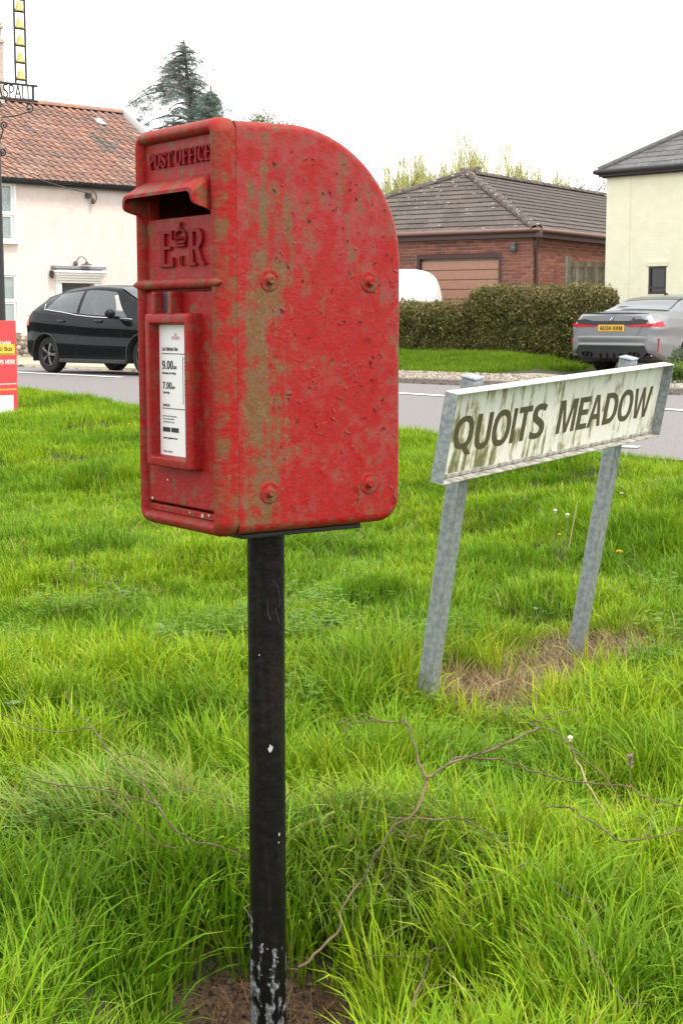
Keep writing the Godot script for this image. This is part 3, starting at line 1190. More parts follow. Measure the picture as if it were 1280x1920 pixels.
func street_nameplate() -> void:
	var d := V(0.58104, 0.0335, 0.81318).normalized()
	var up := V(0.1459, 0.97868, -0.14457)
	up = (up - d * d.dot(up)).normalized()
	var n := d.cross(up)
	var xf := Transform3D(Basis(d, up, n), V(0.30622, 0.80791, 4.6))
	var s := thing("street_nameplate", "leaning white street nameplate with green algae runs on two galvanised posts", "sign", xf)
	var L := 1.595
	var H := 0.286
	var w := 0.044
	var zinc := tri_mat(mottled(256, 256, Color(0.20, 0.225, 0.245), Color(0.36, 0.38, 0.39), 0.035, 131), 4.0, 0.5, grey_texture(256, 256, 0.05, 3, 132), 0.03, false, 0.35)
	var dull := tri_mat(mottled(256, 256, Color(0.16, 0.15, 0.115), Color(0.42, 0.41, 0.37), 0.03, 133), 3.0, 0.7)
	var pm := StandardMaterial3D.new()
	pm.albedo_texture = plate_texture()
	pm.roughness = 0.4
	var mb := MB.new()
	var z := -w + 0.004
	# the enamel plate, with rounded corners, on its backing
	var poly := rounded(L / 2 - 0.006, H / 2 - 0.012, 0.012, L / 2, H / 2, 4)
	mb.extrude(poly, z, z + 0.003)
	for k in mb.t.size():
		mb.t[k] = Vector2(mb.v[k].x / L, 1.0 - mb.v[k].y / H)
	part("plate", mb, pm, s)
	mb = MB.new()
	mb.box(Vector3(L / 2, H / 2, z - 0.003), Vector3(L - 0.004, H - 0.004, 0.005))
	part("backing", mb, zinc, s)
	var ink := tri_mat(mottled(256, 256, Color(0.035, 0.032, 0.014), Color(0.10, 0.088, 0.032), 0.03, 135), 5.0, 0.5)
	for l in [["Q", 0.083, 0.203, 0.128], ["U", 0.215, 0.311, 0.118], ["O", 0.320, 0.436, 0.122], ["T", 0.482, 0.572, 0.118], ["S", 0.578, 0.676, 0.122], ["M", 0.770, 0.904, 0.118], ["E", 0.918, 1.000, 0.118], ["A", 1.006, 1.110, 0.118], ["D", 1.128, 1.238, 0.118], ["O", 1.246, 1.366, 0.122], ["W", 1.372, 1.528, 0.118]]:
		words(l[0], sans_bold, l[3], 0.001, ink, s, Transform3D(Basis.IDENTITY, Vector3((l[1] + l[2]) / 2, 0.138 - (0.004 if l[0] == "Q" else 0.0), z + 0.0034)), l[2] - l[1], "letter")
	mb = MB.new()
	mb.box(Vector3(0.457, 0.138, z + 0.0034), Vector3(0.024, 0.118, 0.001))
	part("letter", mb, ink, s)
	mb = MB.new()
	mb.box(Vector3(L / 2, H - 0.002, -w / 2), Vector3(L, 0.004, w), Basis.IDENTITY, 0.0008)
	part("top_flange", mb, tri_mat(mottled(256, 256, Color(0.34, 0.33, 0.30), Color(0.62, 0.61, 0.58), 0.03, 134), 3.0, 0.6), s)
	mb = MB.new()
	mb.box(Vector3(L / 2, 0.002, -w / 2), Vector3(L, 0.004, w), Basis.IDENTITY, 0.0008)
	mb.box(Vector3(L / 2, 0.012, -w + 0.010), Vector3(L - 0.012, 0.012, 0.006), Basis.IDENTITY, 0.001)
	part("bottom_flange", mb, dull, s)
	for x in [0.002, L - 0.002]:
		mb = MB.new()
		mb.box(Vector3(x, H / 2, -w / 2), Vector3(0.004, H - 0.009, w + 0.0006), Basis.IDENTITY, 0.0008)
		part("end_flange", mb, zinc, s)
	for p in [[0.268, 0.205], [1.386, 1.338]]:
		var a := Vector3(p[0] + 0.007, -0.98, -w - 0.032)
		var b := Vector3(p[1], 0.304, -w - 0.032)
		var dir := (b - a).normalized()
		var bs := Basis(dir.cross(Vector3(0, 0, 1)).normalized(), dir, Vector3(0, 0, 1))
		mb = MB.new()
		mb.box((a + b) / 2, Vector3(0.056, a.distance_to(b), 0.052), bs, 0.004)
		var o := part("post", mb, zinc, s)
		mb = MB.new()
		mb.box(b + dir * 0.004, Vector3(0.06, 0.008, 0.056), bs, 0.003)
		part("cap", mb, zinc, o)


func village_sign() -> void:
	var base := at(1, 700, 16.6)
	base.y = G(base.x, 16.6)
	var d := V(0.777, 0, 0.629)
	var s := thing("village_sign", "tall black iron village sign post with ASPALL lettering and gold bells", "village sign", frame_xf(base, d))
	var mb := MB.new()
	mb.lathe([[0.13, -0.1], [0.13, 0.35], [0.075, 0.4], [0.068, 3.45], [0.085, 3.48], [0.05, 3.56], [0.0, 3.57]], 18)
	part("pole", mb, M.black_paint, s)
	var Z := 16.6
	var yt := at(30, 161, 16.9).y - base.y
	var yl := at(30, 190, 16.9).y - base.y
	var pm: Material = M.iron
	# openwork arm with the name
	mb = MB.new()
	mb.box(Vector3(0.25, yt, 0), Vector3(0.56, 0.022, 0.03), Basis.IDENTITY, 0.003)
	mb.box(Vector3(0.25, yl, 0), Vector3(0.56, 0.022, 0.03), Basis.IDENTITY, 0.003)
	mb.box(Vector3(0.478, (yt + yl) / 2, 0), Vector3(0.018, yt - yl - 0.022, 0.026))
	mb.box(Vector3(0.0, (yt + yl) / 2, 0), Vector3(0.014, yt - yl - 0.022, 0.026))
	part("name_arm", mb, pm, s)
	words("ASPALL", sans, yt - yl - 0.018, 0.012, pm, s, Transform3D(Basis.IDENTITY, Vector3(0.25, (yt + yl) / 2, 0)), 0.42)
	# ladder of bells
	var x0 := 0.275
	var x1 := 0.40
	mb = MB.new()
	for x in [x0, x1]:
		mb.box(Vector3(x, yt + 0.52, 0), Vector3(0.016, 1.02, 0.02))
	mb.box(Vector3((x0 + x1) / 2, yt + 1.02, 0), Vector3(x1 - x0 - 0.017, 0.014, 0.02))
	part("ladder", mb, pm, s)
	var gold := mat(0.60, 0.48, 0.14, 0.45)
	for k in 5:
		var y := yt + 0.045 + 0.178 * k
		mb = MB.new()
		mb.box(Vector3((x0 + x1) / 2, y, 0), Vector3(x1 - x0 - 0.017, 0.010, 0.018))
		part("rung", mb, pm, s)
		mb = MB.new()
		mb.lathe([[0.0, 0.0], [0.044, 0.0], [0.052, 0.004], [0.046, 0.018], [0.036, 0.045], [0.031, 0.075], [0.024, 0.098], [0.008, 0.112], [0.006, 0.122], [0.0, 0.124]], 14, Transform3D(Basis.IDENTITY, Vector3((x0 + x1) / 2, y + 0.006, 0)))
		part("bell", mb, gold, s)
	# scrolls
	for sc in [[Vector3(0.36, yt + 0.93, 0), 0.055, 1.0, Vector3(0.325, yt + 1.02, 0)], [Vector3(0.06, yl - 0.07, 0), 0.06, -1.0, Vector3(0.0, yl - 0.16, 0)], [Vector3(0.43, yl - 0.07, 0), 0.05, 1.0, Vector3(0.1, yl - 0.2, 0)], [Vector3(0.13, yl - 0.28, 0), 0.045, -1.0, Vector3(0.06, yl - 0.46, 0)], [Vector3(0.10, yl - 0.56, 0), 0.04, 1.0, Vector3(0.04, yl - 0.5, 0)]]:
		mb = MB.new()
		var pts := []
		var rd := []
		for k in 26:
			var f := k / 25.0
			var r: float = sc[1] * (1.0 - 0.75 * f)
			var an: float = -PI * 0.6 + sc[2] * f * TAU * 1.3
			pts.append(sc[0] + Vector3(cos(an), sin(an), 0) * r)
			rd.append(0.0085)
		pts.push_front((sc[3] + pts[0]) / 2 + Vector3(0.0, -0.015, 0))
		rd.push_front(0.0085)
		pts.push_front(sc[3])
		rd.push_front(0.0085)
		mb.tube(pts, rd, 6)
		part("scroll", mb, pm, s)


func bus_notice() -> void:
	var p0 := at(34, 784, 16.1)
	var gx := p0.x
	var d := V(0.62, 0, 0.785)
	var wid := 0.36
	var base := p0 - d * wid
	base.y = minf(G(base.x, -base.z), G(gx, 16.1)) - 0.02
	var s := thing("bus_stop_notice", "upright red bus stop notice panel standing in the grass", "notice", frame_xf(base, d))
	var H: float = at(30, 601, 16.1).y - base.y
	var mb := MB.new()
	mb.box(Vector3(wid / 2, H / 2, 0), Vector3(wid, H, 0.02), Basis.IDENTITY, 0.003)
	part("panel", mb, mat(0.62, 0.05, 0.055, 0.45), s)
	mb = MB.new()
	mb.box(Vector3(wid / 2, H / 2 - 0.1, -0.035), Vector3(0.05, H + 0.1, 0.045))
	part("stake", mb, M.iron, s)
	var white := mat(0.8, 0.78, 0.75, 0.6)
	var zz := 0.0108
	var yy := func(v: float) -> float: return H * (784.0 - v) / 183.0
	words("Mid Suffolk", sans_bold, 0.034, 0.001, white, s, Transform3D(Basis.IDENTITY, Vector3(0.19, yy.call(641), zz)), 0.19)
	mb = MB.new()
	mb.extrude(rounded(0.155, 0.058, 0.02, 0.178, yy.call(654)), 0.0102, 0.0112)
	part("yellow_plate", mb, mat(0.72, 0.5, 0.03, 0.5), s)
	words("Taxi Bus", sans_bold, 0.052, 0.001, M.iron, s, Transform3D(Basis.IDENTITY, Vector3(0.175, yy.call(652), 0.0118)), 0.25)
	mb = MB.new()
	for k in 26:
		mb.box(Vector3(0.04 + k * 0.011, yy.call(662) + (0.006 if k % 2 else -0.006), 0.0116), Vector3(0.0105, 0.0115, 0.001))
	part("chequer_band", mb, M.iron, s)
	words("STOPS HERE", sans_bold, 0.048, 0.001, white, s, Transform3D(Basis.IDENTITY, Vector3(0.178, yy.call(676), zz)), 0.31)
	mb = MB.new()
	mb.box(Vector3(0.2, yy.call(754), zz), Vector3(0.2, 0.2, 0.001))
	part("white_square", mb, white, s)
	for l in [[716.0, 0.010, 34, white], [726.0, 0.016, 20, mat(0.75, 0.42, 0.03, 0.6)]]:   # two lines of print too small to read
		mb = MB.new()
		for k in l[2]:
			if k % 7 != 6 or l[2] < 30:
				mb.box(Vector3(0.02 + 0.325 * (k + 0.5) / l[2], yy.call(l[0]), zz), Vector3(0.24 / l[2], l[1] * (1.0 if k % 3 else 1.3), 0.001))
		part("small_print", mb, l[3], s)


# ---------------------------------------------------------------- buildings
func sash(parent: Node, x0: float, x1: float, y0: float, y1: float, meet: float, blind := true) -> void:   # sash window in local x, y, wall face at z = 0
	var w := MB.new()
	for q in [[x0 - 0.07, x0, y0 - 0.02, y1 + 0.07], [x1, x1 + 0.07, y0 - 0.02, y1 + 0.07]]:
		w.box(Vector3((q[0] + q[1]) / 2, (q[2] + q[3]) / 2, 0.01), Vector3(q[1] - q[0], q[3] - q[2], 0.07), Basis.IDENTITY, 0.004)
	w.box(Vector3((x0 + x1) / 2, y1 + 0.035, 0.01), Vector3(x1 - x0 - 0.002, 0.07, 0.07), Basis.IDENTITY, 0.004)
	var f := part("window", w, M.white_paint, parent)
	w = MB.new()
	w.box(Vector3((x0 + x1) / 2, y0 - 0.03, 0.05), Vector3(x1 - x0 + 0.22, 0.06, 0.16), Basis.IDENTITY, 0.006)
	part("sill", w, M.white_paint, f)
	w = MB.new()
	for q in [[y0, meet, -0.035], [meet, y1, -0.01]]:
		for x in [x0 + 0.03, x1 - 0.03]:
			w.box(Vector3(x, (q[0] + q[1]) / 2, q[2]), Vector3(0.058, q[1] - q[0], 0.04))
		w.box(Vector3((x0 + x1) / 2, q[0] + 0.035, q[2]), Vector3(x1 - x0 - 0.12, 0.068, 0.038))
		w.box(Vector3((x0 + x1) / 2, q[1] - 0.025, q[2]), Vector3(x1 - x0 - 0.12, 0.048, 0.038))
	part("sash", w, M.white_paint, f)
	for q in [[y0, meet, -0.04], [meet, y1, -0.015]]:
		w = MB.new()
		w.box(Vector3((x0 + x1) / 2, (q[0] + q[1]) / 2, q[2]), Vector3(x1 - x0 - 0.11, q[1] - q[0] - 0.08, 0.006))
		part("pane", w, M.window_glass, f)
	if blind:
		w = MB.new()
		var k := y1 - 0.05
		while k > y0 + 0.1:
			w.box(Vector3((x0 + x1) / 2, k, -0.10), Vector3(x1 - x0 - 0.04, 0.034, 0.006), Basis(Vector3.RIGHT, 0.5))
			k -= 0.045
		part("blind", w, mat(0.5, 0.53, 0.52, 0.8), f)


func wall_with_holes(mb: MB, x0: float, x1: float, y0: float, y1: float, holes: Array, thick := 0.28) -> void:   # front face with openings and their reveals
	var xs := [x0, x1]
	var ys := [y0, y1]
	for h in holes:
		xs.append_array([h[0], h[1]])
		ys.append_array([h[2], h[3]])
	xs.sort()
	ys.sort()
	for a in xs.size() - 1:
		for b in ys.size() - 1:
			if xs[a + 1] - xs[a] < 1e-4 or ys[b + 1] - ys[b] < 1e-4:
				continue
			var c := Vector2((xs[a] + xs[a + 1]) / 2, (ys[b] + ys[b + 1]) / 2)
			var open := false
			for h in holes:
				if c.x > h[0] and c.x < h[1] and c.y > h[2] and c.y < h[3]:
					open = true
			if not open:
				mb.quad(Vector3(xs[a], ys[b], 0), Vector3(xs[a + 1], ys[b], 0), Vector3(xs[a + 1], ys[b + 1], 0), Vector3(xs[a], ys[b + 1], 0))
	for h in holes:
		var p := [Vector3(h[0], h[2], 0), Vector3(h[1], h[2], 0), Vector3(h[1], h[3], 0), Vector3(h[0], h[3], 0)]
		var back := Vector3(0, 0, -thick)
		for k in 4:
			mb.quad(p[(k + 1) % 4], p[k], p[k] + back, p[(k + 1) % 4] + back)
		mb.quad(p[0] + back, p[1] + back, p[2] + back, p[3] + back)


func pink_house() -> void:
	var d := V(0.743, 0, 0.669)
	var o := V(-8.29, 0.0, 36.9)
	var h := thing("cottage", "pale pink rendered cottage with red pantile roof and white sash windows", "house", frame_xf(o, d))
	var glass := mat(0.5, 0.6, 0.6, 0.05)
	glass.albedo_color.a = 0.35
	glass.transparency = BaseMaterial3D.TRANSPARENCY_ALPHA
	M.window_glass = glass
	var XL := -6.0
	var XR := 6.1
	var DP := 7.36
	var eave := 4.80
	var ridge := 7.14
	var render := tri_mat(mottled(256, 256, Color(0.67, 0.565, 0.52), Color(0.71, 0.61, 0.565), 0.02, 141), 0.5, 0.9, grey_texture(256, 256, 0.1, 3, 142), 0.3)
	var mb := MB.new()
	var win := [[-0.62, 0.52, 3.24, 4.60], [-0.62, 0.55, 1.12, 2.44]]
	var door := [1.8, 2.75, 0.5, 2.28]
	wall_with_holes(mb, XL, XR, 0.3, eave, [win[0], win[1], door])
	# back and gable ends
	mb.quad(Vector3(XR, 0.3, -DP), Vector3(XL, 0.3, -DP), Vector3(XL, eave, -DP), Vector3(XR, eave, -DP))
	for x in [XL, XR]:
		var g := [Vector3(x, 0.3, 0), Vector3(x, 0.3, -DP), Vector3(x, eave, -DP), Vector3(x, ridge - 0.1, -DP / 2), Vector3(x, eave, 0)]
		if x < 0:
			g.reverse()
		for k in range(1, 4):
			mb.tri(g[0], g[k], g[k + 1])
	part("wall", mb, render, h)
	sash(h, win[0][0], win[0][1], win[0][2], win[0][3], 3.88)
	sash(h, win[1][0], win[1][1], win[1][2], win[1][3], 1.80)
	# flint plinth: knobbly stones set in mortar
	mb = MB.new()
	mb.box(Vector3((XL + XR) / 2, 0.64, 0.02), Vector3(XR - XL, 0.68, 0.12))
	var plinth := part("plinth", mb, tri_mat(mottled(256, 256, Color(0.16, 0.13, 0.09), Color(0.34, 0.29, 0.21), 0.05, 143), 2.0, 0.95), h)
	var stones := []
	for k in 4:
		var sm := MB.new()
		sm.ball(Vector3.ZERO, Vector3(0.075, 0.05, 0.03), 8, 5)
		for q in sm.v.size():
			sm.v[q] *= 1.0 + 0.25 * fine.get_noise_3d(sm.v[q].x * 9 + k * 7, sm.v[q].y * 9, sm.v[q].z * 9)
		stones.append(sm.mesh())
	var sms := [mat(0.12, 0.1, 0.08, 0.7), mat(0.3, 0.26, 0.2, 0.8), mat(0.2, 0.17, 0.13, 0.75), mat(0.42, 0.38, 0.3, 0.85)]
	for r in 6:
		for k in 16:
			var st := obj("flint", stones[rng.randi() % 4], sms[rng.randi() % 4], plinth)
			st.position = Vector3(-0.9 + k * 0.15 + 0.07 * (r % 2) + rng.randf_range(-0.02, 0.02), 0.38 + r * 0.105 + rng.randf_range(-0.015, 0.015), 0.082)
			st.rotation.z = rng.randf_range(-0.4, 0.4)
	# door and its cornice
	mb = MB.new()
	mb.box(Vector3(2.275, 1.36, -0.12), Vector3(0.86, 1.74, 0.06))
	for q in [[2.08, 1.85], [2.47, 1.85], [2.08, 1.0], [2.47, 1.0]]:
		mb.box(Vector3(q[0], q[1], -0.085), Vector3(0.28, 0.6, 0.02), Basis.IDENTITY, 0.006)
	var dr := part("door", mb, mat(0.05, 0.07, 0.06, 0.4), h)
	mb = MB.new()
	mb.ball(Vector3(2.6, 1.4, -0.06), Vector3(0.03, 0.03, 0.03))
	part("knob", mb, mat(0.5, 0.4, 0.15, 0.3, 1.0), dr)
	mb = MB.new()
	for x in [1.72, 2.83]:
		mb.box(Vector3(x, 1.38, 0.03), Vector3(0.16, 1.8, 0.07), Basis.IDENTITY, 0.008)
	for k in 5:
		mb.box(Vector3(2.275, 2.31 + k * 0.062, 0.04 + k * 0.022), Vector3(1.26 + k * 0.055, 0.0605, 0.10 + k * 0.05), Basis.IDENTITY, 0.006)
	var cor := part("door_surround", mb, M.white_paint, h)
	mb = MB.new()
	mb.box(Vector3(2.275, 2.66, 0.10), Vector3(1.5, 0.075, 0.2), Basis.IDENTITY, 0.01)
	part("lead_flashing", mb, mat(0.22, 0.24, 0.27, 0.6), cor)
	# lamp over the door, small camera, cable bracket
	mb = MB.new()
	var neck := []
	var nr := []
	for k in 9:
		var p := PI * k / 8.0
		neck.append(Vector3(2.22 + 0.09 * (1 - cos(p)), 2.80 + 0.13 * sin(p), 0.09 + 0.02 * k))
		nr.append(0.012)
	mb.tube(neck, nr, 6)
	mb.ball(Vector3(2.2, 2.76, 0.07), Vector3(0.06, 0.07, 0.05))
	mb.lathe([[0.15, 0.0], [0.14, 0.012], [0.04, 0.05], [0.025, 0.1], [0.0, 0.1]], 14, Transform3D(Basis.IDENTITY, Vector3(2.4, 2.72, 0.26)))
	part("wall_lamp", mb, mat(0.12, 0.11, 0.10, 0.5, 0.5), h)
	mb = MB.new()
	mb.box(Vector3(1.50, 2.50, 0.07), Vector3(0.07, 0.15, 0.1), Basis.IDENTITY, 0.015)
	mb.ball(Vector3(1.50, 2.42, 0.09), Vector3(0.04, 0.04, 0.04))
	part("security_lamp", mb, M.iron, h)
	mb = MB.new()
	mb.box(Vector3(2.62, 4.44, 0.06), Vector3(0.14, 0.12, 0.1), Basis.IDENTITY, 0.01)
	mb.lathe([[0.0, -0.12], [0.05, -0.11], [0.035, -0.06], [0.05, -0.03], [0.03, 0.02], [0.0, 0.03]], 10, Transform3D(Basis.IDENTITY, Vector3(2.72, 4.36, 0.1)))
	var loop := []
	var lr := []
	for k in 9:
		var p := PI * k / 8.0
		loop.append(Vector3(2.72 + 0.13 * sin(p), 4.55 - 0.14 * (1 - cos(p)), 0.07))
		lr.append(0.012)
	mb.tube(loop, lr, 6)
	part("cable_bracket", mb, mat(0.06, 0.045, 0.04, 0.6), h)
	# chimney on the ridge, beyond the village sign's arm
	mb = MB.new()
	var cx := 2.0
	for q in [[6.4, 8.55, 0.62], [8.55, 8.65, 0.70], [8.65, 8.92, 0.56], [8.92, 9.0, 0.66], [9.0, 9.08, 0.60]]:
		mb.box(Vector3(cx, (q[0] + q[1]) / 2, -DP / 2), Vector3(q[2], q[1] - q[0] - 0.002, q[2]), Basis.IDENTITY, 0.01)
	var roof := Node3D.new()
	roof.name = "roof"
	h.add_child(roof)
	part("chimney", mb, tri_mat(mottled(256, 256, Color(0.36, 0.31, 0.25), Color(0.55, 0.49, 0.42), 0.04, 145), 1.2, 0.95), roof)
	mb = MB.new()
	mb.lathe([[0.14, 9.07], [0.12, 9.2], [0.06, 9.28], [0.02, 9.4], [0.0, 9.6]], 10, Transform3D(Basis.IDENTITY, Vector3(cx + 0.16, 0, -DP / 2)))
	part("chimney_spike", mb, tri_mat(mottled(128, 128, Color(0.36, 0.31, 0.25), Color(0.55, 0.49, 0.42), 0.04, 145), 1.2, 0.95), roof)
	# roof boards under the tiles, gutter, bargeboard, ridge tiles
	var slope := Vector3(0, ridge - eave, -DP / 2)
	var SL := slope.length()
	var sd := slope / SL
	var sn := Vector3.RIGHT.cross(sd).normalized()
	if sn.y < 0:
		sn = -sn
	mb = MB.new()
	var e0 := Vector3(0, eave - 0.13, 0.19)
	var rtop := Vector3(0, ridge, -DP / 2)
	mb.quad(Vector3(XL, e0.y, e0.z), Vector3(XR, e0.y, e0.z), Vector3(XR, rtop.y, rtop.z), Vector3(XL, rtop.y, rtop.z))
	mb.quad(Vector3(XR, e0.y, -DP - 0.19), Vector3(XL, e0.y, -DP - 0.19), Vector3(XL, rtop.y, rtop.z), Vector3(XR, rtop.y, rtop.z))
	part("roof_boards", mb, mat(0.1, 0.06, 0.045, 0.9), roof)
	mb = MB.new()
	var gut := []
	for k in 7:
		var p := PI + PI * k / 6.0
		gut.append(Vector2(0.065 * cos(p), 0.065 * sin(p)))
	for k in 7:
		var p := TAU - PI * k / 6.0
		gut.append(Vector2(0.055 * cos(p), 0.055 * sin(p)))
	mb.extrude(PackedVector2Array(gut), XL, XR, Transform3D(Basis(Vector3(0, 0, 1), Vector3.UP, Vector3(-1, 0, 0)) * Basis.from_scale(Vector3(1, 1, -1)), Vector3(0, eave - 0.08, 0.24)))
	mb.box(Vector3((XL + XR) / 2, eave - 0.12, 0.15), Vector3(XR - XL, 0.16, 0.03))
	part("gutter", mb, M.black_paint, roof)
	mb = MB.new()
	var bl := slope.length() + 0.35
	var bb := Basis(Vector3.RIGHT, sd, Vector3.RIGHT.cross(sd))
	mb.box(Vector3(XR + 0.07, (e0.y + rtop.y) / 2 + 0.05, (e0.z + rtop.z) / 2), Vector3(0.05, bl, 0.24), bb, 0.005)
	part("bargeboard", mb, M.white_paint, roof)
	var tmats := []
	for q in [[0.275, 0.148, 0.108], [0.24, 0.135, 0.102], [0.21, 0.128, 0.102], [0.33, 0.175, 0.122], [0.28, 0.18, 0.138], [0.15, 0.122, 0.108]]:
		tmats.append(tri_mat(mottled(64, 64, Color(q[0], q[1], q[2]) * 0.75, Color(q[0], q[1], q[2]) * 1.2, 0.06, int(q[0] * 1000)), 3.0, 0.9))
	# pantiles: S-shaped clay tiles, lower edge lapping over the course below
	var gauge := 0.272
	var tw := 0.235
	var tile := MB.new()
	var rows := []
	for lap in 2:
		for e in 2:
			var row := []
			for k in 11:
				var f := k / 10.0
				var x := (f - 0.5) * (tw + 0.03)
				var hh := 0.026 * sin(f * TAU * 0.95 + 0.2)
				var yy: float = -0.02 if e == 0 else gauge + 0.05
				row.append(Vector3(x, yy, hh + (0.030 if e == 0 else 0.0) + (0.0 if lap else -0.02)))
			rows.append(row)
	tile.grid([rows[2], rows[3]])
	tile.grid([rows[0], rows[2]])
	var tmesh := tile.mesh()
	var rows_n := int(SL / gauge)
	var cols_n := int((XR - XL) / tw)
	var eye_local: Vector3 = h.transform.affine_inverse() * Vector3(0, EYE, 0)
	var spots := []
	for r in rows_n:
		for c in cols_n:
			var p := Vector3(XL + (c + 0.5) * tw, e0.y, e0.z) + sd * (r * gauge + 0.05) + sn * 0.03
			var w: Vector3 = h.transform * p
			var u := 640.0 + FOCAL * w.x / -w.z
			spots.append([p, u > -30.0 and u < 262.0, eye_local.distance_to(p), r, c])
	spots.sort_custom(func(a, b): return a[2] < b[2] if a[1] == b[1] else a[1])
	var rest := MB.new()
	var sb := Basis(Vector3.RIGHT, sd, Vector3.RIGHT.cross(sd))
	for k in spots.size():
		var q: Array = spots[k]
		var t := fine.get_noise_2d(q[0].x * 0.6, q[3] * 0.3) + rng.randf_range(-0.25, 0.25)
		var mi := 2 if t < -0.2 else 1 if t < 0.0 else 0 if t < 0.22 else 3 if t < 0.32 else 4
		if rng.randf() < 0.025 or (absf(q[0].x - 4.6) < 0.5 and absf(q[3] - 8.0) < 1.6 and rng.randf() < 0.6):
			mi = 5
		var xf := Transform3D(sb.rotated(sd, rng.randf_range(-0.03, 0.03)), q[0] + sn * rng.randf_range(0.0, 0.008) + sd * rng.randf_range(-0.008, 0.008))
		if k < 300:
			var to := obj("pantile", tmesh, tmats[mi], roof)
			to.transform = xf
		else:
			rest.col = [Color(0.275, 0.148, 0.108), Color(0.24, 0.135, 0.102), Color(0.21, 0.128, 0.102), Color(0.33, 0.175, 0.122), Color(0.28, 0.18, 0.138), Color(0.15, 0.122, 0.108)][mi] * rng.randf_range(0.8, 1.15)
			var b0 := rest.v.size()
			for j in tile.v.size():
				rest.put(xf * tile.v[j], xf.basis * tile.n[j])
			for j in tile.i:
				rest.i.append(b0 + j)
	var ro := part("pantiles", rest, M.plain_colours, roof, true)
	ro.set_meta("kind", "stuff")
	# glass slates let into the roof
	for q in [[1.55, 13], [4.95, 13]]:
		mb = MB.new()
		mb.box(Vector3(q[0], e0.y, e0.z) + sd * (q[1] * gauge + 0.2) + sn * 0.075, Vector3(0.26, 0.34, 0.012), sb)
		part("glass_tile", mb, mat(0.24, 0.28, 0.31, 0.2), roof)
	var x := XL
	var hr := MB.new()
	var hp := []
	for k in 9:
		var p := PI * k / 8.0
		hp.append([Vector3(0, 0.12 * sin(p), 0.14 * cos(p)), Vector3(0.43, 0.12 * sin(p) * 0.94, 0.14 * cos(p) * 0.94)])
	hr.grid(hp, false, [], true)
	var hm := hr.mesh()
	while x < XR:
		var to := obj("ridge_tile", hm, tmats[[0, 3, 3, 1, 4][rng.randi() % 5]], roof)
		to.position = Vector3(x, ridge - 0.01, -DP / 2)
		x += 0.42


func tiled_slope(parent: Node, called: String, mats: Array, a: Vector3, b: Vector3, top_a: Vector3, top_b: Vector3, gauge: float, tw: float, thick: float, limit: int, stagger := true) -> int:
	# a roof plane from eave a-b up to top_a-top_b, laid in lapped courses of separate tiles cut to the hips
	var n := (b - a).cross(top_a - a)
	if n.length() < 1e-6:
		n = (b - a).cross(top_b - a)
	n = n.normalized()
	if n.y < 0:
		n = -n
	var across := (b - a).normalized()
	var mid := (top_a + top_b) / 2
	var upv := mid - a
	var ups := (upv - across * upv.dot(across))
	var SL := ups.length()
	var sd := ups / SL
	var R := int(ceil(SL / gauge))
	var made := 0
	var rest := MB.new()
	for r in R:
		var f0 := minf(r * gauge / SL, 1.0)
		var f1 := minf((r + 1.12) * gauge / SL, 1.0)
		var l0 := (a.lerp(top_a, f0) - a).dot(across)
		var r0 := (b.lerp(top_b, f0) - a).dot(across)
		var l1 := (a.lerp(top_a, f1) - a).dot(across)
		var r1 := (b.lerp(top_b, f1) - a).dot(across)
		var x := minf(l0, l1) - (tw * 0.5 if r % 2 and stagger else 0.0)
		while x < maxf(r0, r1):
			var x2 := x + tw - 0.008
			var q := [clampf(x, l0, r0), clampf(x2, l0, r0), clampf(x2, l1, r1), clampf(x, l1, r1)]
			x += tw
			if q[1] - q[0] < 0.01 and q[2] - q[3] < 0.01:
				continue
			var y0 := f0 * SL - 0.01
			var y1 := f1 * SL
			var jit := rng.randf_range(0.0, 0.006)
			var bot := []
			var topv := []
			for k in 4:
				var p: Vector3 = a + across * q[k] + sd * (y0 if k < 2 else y1)
				var lift := (thick * 0.95 if k < 2 else 0.0) + jit
				bot.append(p + n * (lift + (-thick * 0.4 if k < 2 else 0.002)))
				topv.append(p + n * (lift + thick))
			var mb := MB.new() if made < limit else rest
			rest.col = Color(1, 1, 1) * rng.randf_range(0.75, 1.1)
			mb.quad(topv[0], topv[1], topv[2], topv[3])
			mb.quad(bot[0], bot[1], topv[1], topv[0])
			mb.quad(bot[1], bot[2], topv[2], topv[1])
			mb.quad(bot[3], bot[0], topv[0], topv[3])
			if made < limit:
				part(called, mb, mats[rng.randi() % mats.size()], parent)
			made += 1
	if rest.v.size():
		var o := part(called + "s", rest, mats[0], parent)
		o.set_meta("kind", "stuff")
	return made


func bricks(parent: Node, x0: float, x1: float, y0: float, y1: float, holes: Array, mats: Array, mesh_full: Mesh, xf: Transform3D, bl := 0.225, bh := 0.075) -> void:
	var r := 0
	var y := y0
	while y + bh <= y1 + 0.01:
		var x := x0 - (bl / 2 if r % 2 else 0.0)
		while x < x1 - 0.02:
			var a := maxf(x, x0)
			var b := minf(x + bl, x1)
			var cut := false
			for h in holes:
				if y + bh > h[2] + 0.01 and y < h[3] - 0.01:
					if a >= h[0] - 0.01 and b <= h[1] + 0.01:
						cut = true
					elif a < h[0] and b > h[0]:
						b = h[0]
					elif a < h[1] and b > h[1]:
						a = h[1]
			if not cut and b - a > 0.03:
				var o := obj("brick", mesh_full, mats[rng.randi() % mats.size()], parent)
				o.transform = xf * Transform3D(Basis.from_scale(Vector3((b - a - 0.010) / 0.215, 1, 1)), Vector3((a + b) / 2, y + bh / 2, rng.randf_range(-0.002, 0.002)))
			x += bl
		y += bh
		r += 1


